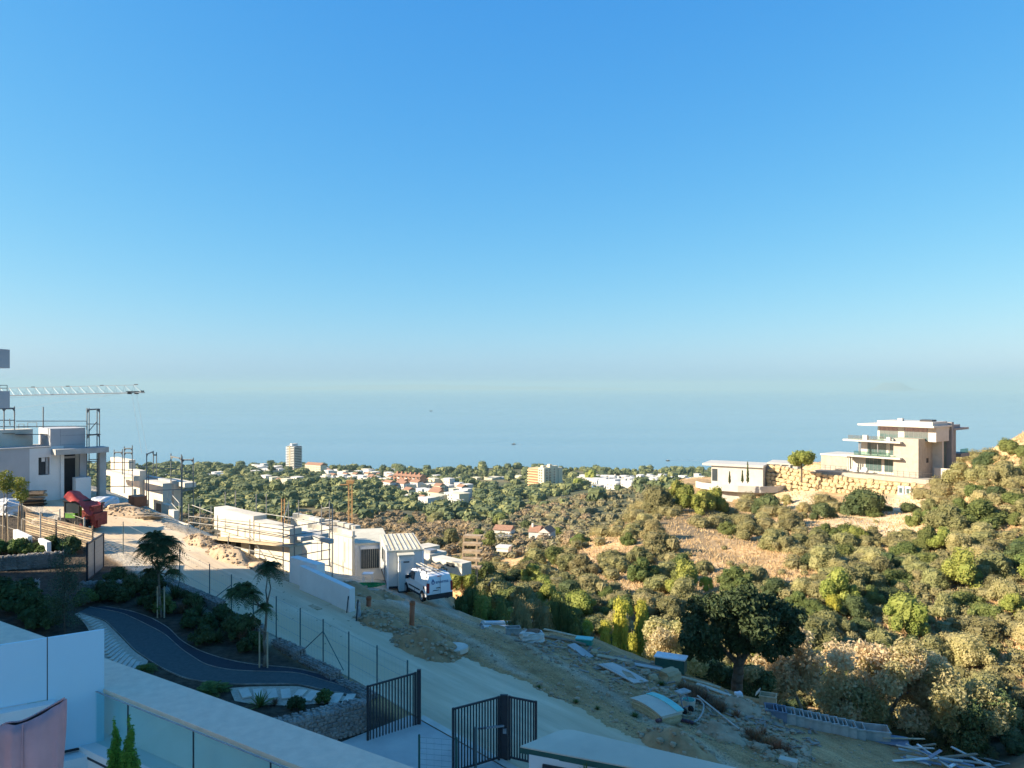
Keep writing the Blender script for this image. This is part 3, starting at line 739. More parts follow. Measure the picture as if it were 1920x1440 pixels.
# two small conifers in the terrace planter
def conifers():
    base = thing('planter_box', 'low dark planter at the terrace wall holding two small conifers', 'planter', (-4.62, 9.1, -4.87), TA)
    part('box', MB().b(-0.75, 0.75, -0.26, 0.26, -1.5, 0.0), 'steel_dark', base)
    part('soil', MB().b(-0.70, 0.70, -0.21, 0.21, 0.001, 0.02), 'wood_old', base)
    for k, (x, y, h, w, lab) in enumerate(((-4.72, 9.16, 0.86, 0.28, 'smaller left of two pointed dwarf conifers by the glass balustrade'), (-4.50, 9.06, 0.92, 0.33, 'fuller right of two pointed dwarf conifers by the glass balustrade'))):
        t = thing('dwarf_conifer', lab, 'conifer', (x, y, -4.85), 0.6 * k, 'conifers in the terrace planter')
        rg = np.random.default_rng(40 + k); lobes = []
        for i in range(8):
            q = i / 7.0; rr_ = w * 0.5 * (1 - q * 0.93) * (0.55 + 0.5 * min(1, q * 4 + 0.3)); lobes.append((rg.normal() * 0.012, rg.normal() * 0.012, 0.05 + q * (h - 0.08), rr_, rr_, 0.09))
        Q = leaf_arrays(rg, lobes, 3600, 0.022, 0.55, 0.9, 0.35, 0.5)
        part('crown', quads_mesh('crown', Q, 'leaf_cypress', core_mb(lobes, 0.6, (6, 4))), None, t)
        part('trunk', MB().tube((0, 0, 0), (0, 0, h * 0.6), 0.02, 0.008), 'bark', t)
conifers()
# ------------------------------------------------------------------ garden paths
def resample(poly, n):
    P = [Vector(p) for p in poly]; L = [0]
    for i in range(1, len(P)): L.append(L[-1] + (P[i] - P[i - 1]).length)
    out = []
    for k in range(n):
        s = L[-1] * k / (n - 1); i = max(j for j in range(len(L)) if L[j] <= s + 1e-9); i = min(i, len(P) - 2)
        q = (s - L[i]) / max(1e-6, L[i + 1] - L[i]); out.append(P[i].lerp(P[i + 1], q))
    for _ in range(3):
        out = [out[0]] + [(out[i - 1] + out[i] * 2 + out[i + 1]) / 4 for i in range(1, n - 1)] + [out[-1]]
    return out
def pxline(pts, n=60): return resample([at(*p).xy for p in pts], n)
eA = pxline([(148, 1149), (198, 1164), (210, 1177), (229, 1195), (252, 1220), (300, 1252), (350, 1275), (432, 1284), (560, 1283), (610, 1296), (700, 1311)])
eB = pxline([(168, 1139), (229, 1150), (267, 1168), (308, 1189), (342, 1220), (385, 1248), (430, 1258), (480, 1260), (560, 1262), (600, 1275), (700, 1304)])
eC = pxline([(195, 1138), (245, 1146), (285, 1160), (316, 1178), (340, 1203), (375, 1222), (420, 1237), (470, 1247), (555, 1254), (605, 1266), (700, 1300)])
def strip(name, a, b, mat, lift, k=6):
    return drape(name, [[a[i].lerp(b[i], j / k) for j in range(k + 1)] for i in range(len(a))], mat, lift)
strip('footpath', eA, eB, 'asphalt_path', 0.03)
M('asphalt_dark', (0.030, 0.040, 0.052), (0.022, 0.030, 0.040), 6, 0.9, 0.3, 60, world=True)
strip('cycle_path', eB, eC, 'asphalt_dark', 0.026)
def edging(name, line, w, mat):
    mb = MB(); L = [Vector((p.x, p.y, hz(p.x, p.y))) for p in line]
    for i in range(len(L) - 1):
        d = (L[i + 1] - L[i]); n = Vector((-d.y, d.x, 0)).normalized() * w
        a, b = L[i], L[i + 1]; u = Vector((0, 0, 0.055))
        mb.add([a - n, a + n, b + n, b - n, a - n + u, a + n + u, b + n + u, b - n + u], [(4, 5, 6, 7), (0, 1, 5, 4), (1, 2, 6, 5), (2, 3, 7, 6), (3, 0, 4, 7)])
    tag(obj(name, mb, mat), kind='structure')
edging('path_edging', eB, 0.014, 'gabion_stone'); edging('path_edging', eC, 0.014, 'gabion_stone'); edging('path_edging', eA, 0.012, 'gabion_stone')
# pale gravel paths with stepping slabs
gA = [e.lerp(e, 0) for e in eA[:26]]
gL = pxline([(140, 1152), (160, 1170), (175, 1200), (190, 1235), (215, 1262), (262, 1285)], 26)
g1 = strip('gravel_path', [p + Vector((0, 0)) for p in gL], [q.lerp(p, 0.035) for p, q in zip(gL, gA)], 'gravel_path', 0.018)
for i in range(3, 24):
    a = gL[i].lerp(gA[i], 0.18); b = gL[i].lerp(gA[i], 0.72); c = (a + b) / 2
    ang = math.atan2(b.y - a.y, b.x - a.x)
    part('stepping_slab', MB().box((0, 0, 0), (max(0.5, (b - a).length), 0.17, 0.05)), 'paver', g1, (c.x, c.y, hz(c.x, c.y) + 0.04), ang)
gU = pxline([(430, 1291), (470, 1288), (560, 1287), (610, 1299), (690, 1314)], 40)
gD = pxline([(440, 1315), (480, 1322), (540, 1324), (600, 1320), (650, 1314)], 40)
g2 = strip('gravel_path', gU, gD, 'gravel_path', 0.018)
for i in range(4, 39, 4):
    c = gU[i].lerp(gD[i], 0.45); d = gU[min(39, i + 1)] - gU[i - 1]; ang = math.atan2(d.y, d.x)
    part('stepping_slab', MB().box((0, 0, 0), (0.36, 0.95, 0.06)), 'paver', g2, (c.x, c.y, hz(c.x, c.y) + 0.04), ang + 0.25)
# driveway behind the gate
rows = [[xy(-9 + 0.4 * i, -9.5 + 0.5 * j) for j in range(20)] for i in range(34)]
drape('driveway', rows, 'driveway', 0.035)
rows = [[xy(-9 + 0.4 * i, 0.02 + 0.06 * j) for j in range(6)] for i in range(33)]
drape('kerb_strip', rows, 'paver', 0.06)

# ------------------------------------------------------------------ gabion walls
def gabion(label, p0, p1, z0, z1, th=0.5, seed=0, s=0.17):
    p0 = Vector(p0); p1 = Vector(p1); d = p1 - p0; L = d.length; ang = math.atan2(d.y, d.x); rg = random.Random(seed)
    t = thing('gabion_wall', label, 'wall', (p0.x, p0.y, z0), ang); h = z1 - z0
    part('core', MB().b(0.05, L - 0.05, 0.06, th - 0.06, 0, h - 0.06), 'gabion_stone', t)
    mb = MB()
    for k in range(int(h / s * 1.25)):
        for i in range(int(L / s)):
            x = (i + 0.5 * (k % 2) + rg.uniform(0.2, 0.8)) * s
            if x > L - 0.05: continue
            mb.rock((x, 0.05 + rg.uniform(-0.01, 0.03), (k + 0.5) * s * 0.8 + rg.uniform(-0.02, 0.02)), (s * rg.uniform(0.8, 1.3), 0.16, s * rg.uniform(0.6, 0.95)), rg, rg.uniform(-0.2, 0.2), (6, 4), 0.2)
    for i in range(int(L / s)):
        for j in range(max(1, int(th / s))):
            mb.rock(((i + rg.random()) * s, 0.08 + (j + 0.4) * s, h - 0.05 + rg.uniform(-0.02, 0.02)), (s * rg.uniform(0.8, 1.2), s * rg.uniform(0.8, 1.2), 0.13), rg, rg.uniform(0, 3), (6, 4), 0.2)
    for k in range(int(h / s * 1.25)):
        for j in range(max(1, int(th / s))):
            for x in (0.03, L - 0.03): mb.rock((x, 0.08 + (j + 0.5) * s, (k + 0.5) * s * 0.8), (0.14, s * rg.uniform(0.8, 1.2), s * 0.8), rg, 0, (6, 4), 0.2)
    part('stone_fill', mb, 'gabion_stone', t)['kind'] = 'stuff'
    cg = MB()
    for i in range(int(L / 1.0) + 2):
        x = min(i * 1.0, L); cg.tube((x, -0.04, 0), (x, -0.04, h + 0.02), 0.008, n=4).tube((x, -0.04, h + 0.02), (x, th, h + 0.02), 0.008, n=4)
    for k in range(int(h / 0.25) + 1): cg.tube((0, -0.042, k * 0.25), (L, -0.042, k * 0.25), 0.005, n=4)
    part('cage', cg, 'steel_galv', t)
    return t
gabion('near gabion wall of stacked grey stones left of the open driveway gate', (-10.2, 24.3), (-5.15, 27.75), -13.3, -11.35, 0.6, 1)
for k, (t0, t1, dz, lab) in enumerate(((6.2, 8.6, 0.15, 'low gabion step under the wire fence nearest the driveway gate'), (8.7, 11.4, 0.25, 'middle gabion step under the wire fence beside the curving path'),
                              (11.5, 13.6, 0.35, 'upper gabion step behind the two-tiered garden tree'), (15.0, 19.0, 0.35, 'long gabion edging behind the dark garden shrubs'), (19.1, 26.0, 0.4, 'gabion edging behind the umbrella-crowned garden tree'))):
    a = Vector(xy(t1, -0.55)); b = Vector(xy(t0, -0.55)); z = float(zroad((t0 + t1) / 2))
    gabion(lab, a, b, z - 0.8, z + dz, 0.5, 10 + k, 0.15)
a = at(150, 1112); gabion('short gabion block beneath the far dark panel gate', (a.x, a.y), (at(229, 1112).x, at(229, 1112).y), a.z - 0.3, a.z + 0.55, 0.5, 21)
a = at(-25, 1072); b = at(118, 1062); gabion('gabion wall holding the upper planting bed at the left edge', (a.x, a.y), (b.x, b.y), a.z - 0.3, a.z + 0.80, 0.5, 22)
a = at(-20, 1120); b = at(70, 1116); gabion('lower gabion wall at the left edge above dark bushes', (a.x, a.y), (b.x, b.y), a.z - 0.3, a.z + 0.70, 0.5, 23)

# ------------------------------------------------------------------ wire fence along the road
def onfence(px, p=0.0):
    u = (px - 960) / F; D = (18.3 + p) / (MX * u + MY); return u * D, D
def wire_fence(label, pts, h, mat_post='post_green', r=0.03, wires=4, braces=(), wmat='steel_galv', rw=0.007):
    o = pts[0]; t = thing('wire_fence', label, 'fence', o)
    for i, q in enumerate(pts):
        d = q - o
        part('post', MB().tube((0, 0, -0.3), (0, 0, h), r, n=8), mat_post, t, d)
        part('post_cap', MB().tube((0, 0, h), (0, 0, h + 0.03), r * 1.2, r * 0.7, n=8), mat_post, t, d)
    for k in range(wires):
        z = h * (0.06 + 0.9 * k / max(1, wires - 1)); mb = MB()
        for i in range(len(pts) - 1): mb.tube(pts[i] - o + Vector((0, 0, z)), pts[i + 1] - o + Vector((0, 0, z)), rw, n=4)
        part('wire', mb, wmat, t)
    for (i, j) in braces:
        a = pts[i] - o + Vector((0, 0, h * 0.75)); b = pts[j] - o
        part('brace', MB().tube(a, a.lerp(b, 0.8), r * 0.7, n=6), mat_post, t)
    # woven mesh, one upright every 0.2 m
    mb = MB()
    for i in range(len(pts) - 1):
        n = max(2, int((pts[i + 1] - pts[i]).length / 0.22))
        for k in range(1, n):
            q = pts[i].lerp(pts[i + 1], k / n) - o; mb.tube(q, q + Vector((0, 0, h * 0.95)), 0.0022, n=3, cap=False)
    part('mesh', mb, wmat, t)['kind'] = 'stuff'
    return t
fp = []
for px in (231, 286, 337, 393, 434, 475, 518, 563, 606, 654, 707, 764):
    x, y = onfence(px); fp.append(Vector((x, y, hz(x, y) + 0.02)))
wire_fence('long wire fence on slim posts between the garden and the concrete road', fp, 2.0, braces=((4, 3), (8, 7), (8, 9)))
x, y = onfence(1014); q0 = Vector((x, y, hz(x, y))); x, y = onfence(1120); q1 = Vector((x, y, hz(x, y)))
wire_fence('short wire fence right of the barred corner gate', [q0, q1], 1.45)
q = [Vector(P3(786, 1470, 24.6)), Vector(P3(806, 1490, 23.6)), Vector(P3(856, 1470, 24.4))]
for v in q: v.z = -12.7
wire_fence('green mesh fence at the bottom edge beside the driveway', [q[0], q[2]], 1.55, 'green_paint', 0.035, 9, rw=0.004, wmat='post_green')

# ------------------------------------------------------------------ barred gates
def leaf_gate(parent, a, b, z0, z1, nbars, name='leaf'):
    a = Vector(a); b = Vector(b); d = b - a; L = d.length; ang = math.atan2(d.y, d.x); o = parent.location
    fr = MB().b(0, L, -0.025, 0.025, z1 - z0 - 0.06, z1 - z0).b(0, L, -0.025, 0.025, 0.06, 0.12).b(0, 0.07, -0.03, 0.03, 0, z1 - z0 + 0.01).b(L - 0.07, L, -0.03, 0.03, 0, z1 - z0 + 0.01)
    f = part(name, fr, 'steel_dark', parent, (a.x - o.x, a.y - o.y, z0 - o.z), ang)
    bm = MB().b(-0.0225, 0.0225, -0.012, 0.012, 0.1, z1 - z0 - 0.05).mesh('bar', 'steel_dark')
    for i in range(nbars):
        obj('bar', bm, None, f, (0.07 + (L - 0.14) * (i + 0.5) / nbars, 0, 0))
    return f
g = thing('barred_gate', 'open dark barred gate leaf against the gabion wall', 'gate', (-5.1, 27.04, -12.66))
leaf_gate(g, (-5.1, 27.04), (-3.53, 28.35), -12.62, -10.52, 15)
part('gate_post', MB().b(-0.07, 0.07, -0.07, 0.07, -0.2, 2.2), 'steel_dark', g, (1.66, 1.40, 0))
g = thing('barred_gate', 'dark barred corner gate with two leaves meeting in a folded angle', 'gate', (-0.27, 26.2, -12.74))
leaf_gate(g, (-1.95, 25.1), (-0.42, 26.1), -12.66, -10.5, 15)
leaf_gate(g, (-0.12, 26.12), (0.83, 25.66), -12.66, -10.5, 9)
part('gate_post', MB().b(-0.13, 0.13, -0.05, 0.05, -0.2, 2.25), 'steel_dark', g, (0, 0, 0), -0.1)
part('lock_arm', MB().b(-0.85, 0.05, -0.03, 0.03, -0.03, 0.03), 'steel_galv', g, (-0.05, -0.22, 1.28), 0.25)
part('lock_post', MB().b(-0.05, 0.05, -0.03, 0.03, -0.2, 1.42), 'post_green', g, (-0.95, -0.62, 0))
part('lock_box', MB().b(-0.06, 0.06, -0.05, 0.05, 0, 0.16), 'steel_galv', g, (0.02, -0.14, 1.0))
# far panel gate by the upper garden
a = at(163, 1091); b = at(194, 1062)
b = Vector((b.x, b.y, a.z)); L = (b - a).length
g = thing('panel_gate', 'far dark panel gate standing open beside the pale site road', 'gate', a, math.atan2(b.y - a.y, b.x - a.x))
hh = 2.15
part('frame', MB().b(0, 0.10, -0.05, 0.05, 0, hh + 0.02).b(L - 0.1, L, -0.05, 0.05, 0, hh + 0.02).b(0, L, -0.05, 0.05, hh - 0.08, hh).b(0, L, -0.05, 0.05, 0.05, 0.13).b(L * 0.42 - 0.04, L * 0.42 + 0.04, -0.045, 0.045, 0.1, hh - 0.05), 'steel_dark', g)
bm = MB().b(-0.05, 0.05, -0.012, 0.012, 0.1, hh - 0.06).mesh('slat', 'steel_galv')
nb = int(L / 0.13)
for i in range(nb): obj('slat', bm, None, g, (0.1 + (L - 0.2) * (i + 0.5) / nb, 0, 0))

# ------------------------------------------------------------------ hut with the pale flat roof
def hut():
    t = thing('utility_hut', 'small white hut with flat pale roof and green fascia at the bottom', 'hut', (0.23, 21.8, -12.75))
    poly = [(0, 0), (4.6, -1.85), (8.2, -3.6), (7.0, -2.4), (4.9, -1.2), (1.62, 0.98), (1.35, 1.05), (1.15, 0.98)]
    poly = [(0, 0), (9.5, -3.85), (9.6, -3.3), (1.62, 1.02), (1.36, 1.06), (1.14, 0.98)]
    c = Vector((3.5, -0.9)); ins = [((p[0] - c.x) * 0.93 + c.x, (p[1] - c.y) * 0.86 + c.y) for p in poly]
    part('wall', MB().prism(ins, -0.4, 2.38), 'white_wall', t)
    rf = part('roof', MB().prism(poly, 2.52, 2.56), 'render_pale', t)
    c2 = [((p[0] - c.x) * 1.004 + c.x, (p[1] - c.y) * 1.006 + c.y) for p in poly]
    part('fascia', MB().prism(c2, 2.36, 2.518), 'green_paint', rf)
    ang = math.atan2(-3.85, 9.5)
    ca, sa = math.cos(ang), math.sin(ang)
    for i, (s0, w) in enumerate(((0.42, 1.05), (1.95, 1.05))):
        o = Vector((ca * s0 + sa * -0.0, sa * s0, 0))
        q = ins[0]
        f = part('window', MB().b(0, w, -0.05, 0.02, 1.25, 2.2), 'steel_dark', t, (q[0] + ca * s0 + sa * 0.0, q[1] + sa * s0 - 0.002, 0), ang)
        part('pane', MB().b(0.06, w - 0.06, -0.062, -0.052, 1.31, 2.14), 'window_dark', f)

hut()
# weed growing over the hut roof edge
w = tag(obj('weed_plant', blades_mesh('weed', 5, 'leaf_garden_bright', 26, 0.55, 0.02, 1.2, 0.5), None, loc=(2.0, 20.85, -10.5)), 'thin weed reaching up over the green roof edge of the hut', 'plant')

# ------------------------------------------------------------------ garden planting
GARDEN = {}
def garden():
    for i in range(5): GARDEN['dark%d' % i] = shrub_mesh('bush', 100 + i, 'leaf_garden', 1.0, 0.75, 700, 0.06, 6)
    for i in range(3): GARDEN['lit%d' % i] = shrub_mesh('bush', 120 + i, 'leaf_garden_bright', 1.0, 0.75, 700, 0.06, 6)  # bushes with the brighter green leaf
    for i in range(2): GARDEN['brown%d' % i] = blades_mesh('grass_tuft', 130 + i, 'leaf_brown', 150, 0.75, 0.012, 0.8, 0.35)
    GARDEN['strap'] = blades_mesh('strap', 140, 'leaf_garden_bright', 60, 0.85, 0.045, 1.0, 0.30)
    GARDEN['strapd'] = blades_mesh('strap', 141, 'leaf_garden', 90, 0.7, 0.03, 0.9, 0.25)
    GARDEN['cycad'] = frond_mesh('cycad', 142, 'leaf_garden_bright', 26, 1.0, 0.26, 0.9, 0.45, 12)
    rg = random.Random(9); n = 0
    placed = []
    # bed between the path and the fence
    def put(px, py, key, s, name, label, cat, group=None, dz=0):
        q = at(px, py); o = obj(name, GARDEN[key], None, loc=(q.x, q.y, q.z + dz), rz=rg.uniform(0, 6)); o.scale = (s, s, s * rg.uniform(0.9, 1.1)); return tag(o, label, cat, group)
    for k in range(150):
        t = rg.uniform(6.0, 27.0); p = rg.uniform(-3.9, -0.75)
        x, y = xy(t, p); i = min(range(60), key=lambda j: (eC[j].x - x) ** 2 + (eC[j].y - y) ** 2)
        tt, pc = tp(eC[i].x, eC[i].y)
        if p < pc + 0.45: continue
        if any((x - a) ** 2 + (y - b) ** 2 < 0.30 for a, b in placed): continue
        placed.append((x, y)); key = rg.choice(['dark0', 'dark1', 'dark2', 'dark3', 'dark4', 'dark0', 'strapd', 'lit0'])
        o = obj('garden_bush', GARDEN[key], None, loc=(x, y, hz(x, y)), rz=rg.uniform(0, 6)); s = rg.uniform(0.8, 1.5); o.scale = (s, s, s)
        w_ = 'around the two-tiered tree' if t < 13.5 else ('between the two garden trees' if t < 18.5 else 'around the umbrella-crowned tree'); k_ = {'s': 'strap-leaved dark plant', 'l': 'paler green low bush'}.get(key[0], 'small dark green bush' if s < 1.15 else 'larger dark green bush')
        tag(o, '%s in the path bed %s' % (k_, w_), 'bush', '%s, path bed %s' % (k_, w_))
    for (px, py) in ((352, 1142), (365, 1150), (340, 1150), (455, 1205), (448, 1190), (470, 1195)):
        put(px, py, 'brown%d' % (n % 2), 1.3, 'grass_tuft', 'tall reddish ornamental grass in the shaded bed by the path', 'grass', 'reddish grasses in the path bed'); n += 1
    put(395, 1300, 'cycad', 1.05, 'fan_plant', 'large bright green feathered plant just above the coping', 'plant')
    put(270, 1258, 'cycad', 0.7, 'fan_plant', 'small dark feathered plant left of the brighter one on the path edge', 'plant')
    put(487, 1325, 'strap', 0.95, 'strap_plant', 'upright strap-leaved plant beside the stepping slabs', 'plant')
    put(555, 1330, 'dark2', 0.8, 'garden_bush', 'round dark bush below the stepping slabs', 'bush')
    put(610, 1318, 'lit1', 0.75, 'garden_bush', 'pale rounded bush at the gabion end of the stepping slabs', 'bush')
    put(515, 1322, 'brown0', 0.6, 'grass_tuft', 'small reddish tuft between strap plant and round bush', 'grass')
    put(405, 1166, 'strap', 0.9, 'strap_plant', 'bright fern-like plant standing out in the dark bed', 'plant')
    for (px, py, s, key, lab) in ((20, 1150, 1.9, 'dark1', 'big dark bush at the left edge above the coping'), (60, 1165, 2.0, 'dark3', 'big dark bush beside the feathery tree base'), (85, 1180, 1.6, 'dark2', 'dark bush at the foot of the feathery tree'),
                                  (45, 1128, 1.7, 'dark4', 'dark bush beneath the lower left gabion wall'), (5, 1122, 1.6, 'dark0', 'dark bush cut by the left edge under the gabion'), (100, 1150, 1.4, 'dark2', 'dark bush between feathery tree and path start'),
                                  (160, 1135, 1.2, 'lit2', 'reddish green bush at the upper start of the path'), (190, 1125, 1.3, 'dark1', 'dark bush below the short gabion block'), (225, 1130, 1.2, 'dark3', 'dark bush right of the short gabion block')):
        put(px, py, key, s, 'garden_bush', lab, 'bush')
    for i in range(14):
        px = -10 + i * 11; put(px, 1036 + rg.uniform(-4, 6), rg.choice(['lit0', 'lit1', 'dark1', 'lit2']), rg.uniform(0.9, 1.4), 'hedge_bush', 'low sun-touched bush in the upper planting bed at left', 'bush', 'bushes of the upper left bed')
garden()

def flame_tree(label, px, py, tufts, seed, D=None, stakes=True):
    q = at(px, py); rg = random.Random(seed)
    t = thing('garden_tree', label, 'tree', q)
    mbt = MB(); tops = []
    for (tx, ty, r, n) in tufts:
        c = P3(tx, ty, q.y + rg.uniform(-0.25, 0.25)) - q; tops.append((c, r * q.y / F, n))
    top = max(tops, key=lambda a: a[0].z)[0]; fork = Vector((top.x * 0.45, top.y * 0.3, top.z * 0.55))
    limb(mbt, (0, 0, -0.1), fork, 0.075, 0.05, rg, 4, 0.02)
    for c, r, n in tops:
        s = fork if c.z > fork.z else Vector((fork.x * c.z * 0.7 / fork.z, 0, c.z * 0.7)); limb(mbt, s, c, 0.04, 0.015, rg, 4, 0.05)
    part('trunk', mbt, 'bark_pale', t, smooth=True)
    for i, (c, r, n) in enumerate(tops):
        part('crown', frond_mesh('crown', seed + i, 'leaf_garden', int(n * 1.7), r * 1.12, r * 0.30, 0.4, 0.75, 12, -0.35, 1.15), None, t, c)
    if stakes:
        for dx in (-0.16, 0.18):
            part('stake', MB().tube((dx, -0.1, -0.2), (dx, -0.1, 1.55), 0.035, n=7), 'wood_pale', t)
flame_tree('dark umbrella-crowned garden tree in front of the sunlit road', 303, 1157, [(290, 1010, 36, 34), (312, 1018, 34, 30), (276, 1030, 30, 26), (300, 1035, 34, 28), (322, 1050, 24, 20), (325, 1075, 24, 18), (278, 1074, 22, 16), (300, 1060, 26, 18)], 300)
flame_tree('slim two-tiered garden tree with tufted crowns beside the curving path', 495, 1251, [(507, 1062, 30, 26), (498, 1068, 22, 16), (455, 1106, 36, 30), (440, 1112, 28, 20), (470, 1115, 28, 20), (497, 1140, 24, 22), (470, 1160, 16, 10)], 330)
def feather_tree():
    q = at(122, 1188); t = thing('feathery_tree', 'tall feathery grey-green tree rising behind the white screen', 'tree', q); rg = random.Random(5); sc = q.y / F
    lobes = []
    for (px, py, r) in ((118, 1010, 10), (122, 1040, 18), (112, 1060, 20), (130, 1075, 20), (118, 1095, 24), (138, 1100, 16), (108, 1120, 20), (128, 1135, 20), (150, 1060, 12), (155, 1120, 14), (120, 1160, 16), (105, 1150, 14), (140, 1165, 14)):
        c = P3(px, py, q.y + rg.uniform(-0.3, 0.3)) - q; lobes.append((c.x, c.y, c.z, r * sc, r * sc, r * sc * 1.0))
    Q = leaf_arrays(np.random.default_rng(8), lobes, 5200, 0.06, 0.1, -0.3, 0.22, 1.2)
    part('crown', quads_mesh('crown', Q, 'leaf_feather'), None, t)
    mb = MB(); limb(mb, (0, 0, -0.1), (lobes[0][0], lobes[0][1], lobes[0][2]), 0.05, 0.012, rg, 6, 0.01)
    for l in lobes[2:]: limb(mb, (0, 0, l[2] * 0.75), l[:3], 0.015, 0.006, rg, 3, 0.06)
    part('trunk', mb, 'bark', t)
leafmat('leaf_feather', (0.055, 0.085, 0.050), (0.11, 0.15, 0.085), 0.2, 0.1)
feather_tree()
# ------------------------------------------------------------------ building plots along the road
def scales(px, D, rz):
    u = (px - 960) / F; c, s = math.cos(rz), math.sin(rz)
    return (c - u * s) / D * F, (-s - u * c) / D * F       # pixels per metre along local x and along local y
def droot(name, label, cat, px, py, D, rz=DEV, group=None):
    return thing(name, label, cat, P3(px, py, D), rz, group)
def dbox(root, rz, px, yt, yb, D, lit=None, shade=None, wx=None, wy=None, mat='raw_white', name='wall', down=0.0, parent=None):
    """box with its near vertical edge at pixel px; `lit` px of the sunlit side run left of it, `shade` px of the shaded side run right"""
    sx, sy = scales(px, D, rz)
    wx = wx if wx is not None else lit / sx; wy = wy if wy is not None else shade / sy
    a = P3(px, yt, D); b = P3(px, yb, D); L = a - root.location; c, s = math.cos(-rz), math.sin(-rz)
    lx, ly = L.x * c - L.y * s, L.x * s + L.y * c
    z0 = b.z - root.location.z - down; z1 = L.z
    return part(name, MB().b(lx - wx, lx, ly, ly + wy, z0, z1), mat, parent or root), (lx, ly, z0, z1, wx, wy)
def opening(root, g, x0, x1, z0, z1, side='y', mat='dark_void', parent=None, name='opening'):
    """dark opening with its reveal on the sunlit (y) or shaded (x) face of a dbox"""
    lx, ly, b0, b1, wx, wy = g
    if side == 'y': mb = MB().b(lx - x1, lx - x0, ly - 0.012, ly + 0.10, b0 + z0, b0 + z1)
    else: mb = MB().b(lx - 0.10, lx + 0.012, ly + x0, ly + x1, b0 + z0, b0 + z1)
    return part(name, mb, mat, parent or root)
def pole_scaffold(label, poles, rails, decks=(), mat='scaffold_steel', r=0.028, tops=()):
    o = P3(*[poles[0][0], poles[0][2], poles[0][3]]); t = thing('scaffold', label, 'scaffold', o)
    for (px, yt, yb, D) in poles:
        a = P3(px, yb, D); b = P3(px, yt, D); part('pole', MB().tube((0, 0, 0), (0, 0, b.z - a.z), r, n=6), mat, t, a - o)
    for (x0, y0, D0, x1, y1, D1) in rails:
        a = P3(x0, y0, D0) - o; b = P3(x1, y1, D1) - o; part('rail', MB().tube((0, 0, 0), b - a, r * 0.8, n=5), mat, t, a)
    for (x0, x1, y, D0, D1) in tops:        # ladder-frame head with corner gussets
        a = P3(x0, y, D0) - o; b = P3(x1, y, D1) - o; b.z = a.z; d = b - a; mb = MB().tube((0, 0, 0), d, r * 1.5, n=5)
        for q, sg in ((Vector((0, 0, 0)), 1), (d, -1)):
            k = d * (0.24 * sg); mb.add([q + Vector((0, 0.02, 0)), q + k + Vector((0, 0.02, 0)), q + Vector((0, 0.02, -0.30)), q - Vector((0, 0.02, 0)), q + k - Vector((0, 0.02, 0)), q + Vector((0, -0.02, -0.30))], [(0, 1, 2), (3, 5, 4), (1, 4, 5, 2), (0, 3, 4, 1)])
        part('frame_head', mb, mat, t, a)
    for (x0, y0, D0, x1, y1, D1, w, m) in decks:
        a = P3(x0, y0, D0) - o; b = P3(x1, y1, D1) - o; d = b - a; ang = math.atan2(d.y, d.x); tilt = math.atan2(d.z, math.hypot(d.x, d.y)); n = max(1, int(round(w / 0.24)))
        for k in range(n):
            L = d.length; mb = MB().b(0, L, (k - n / 2) * 0.24 + 0.01, (k - n / 2) * 0.24 + 0.23, -0.045, 0)
            p_ = part('plank', mb, m, t, a); p_.rotation_euler = (0, -tilt, ang)
    return t

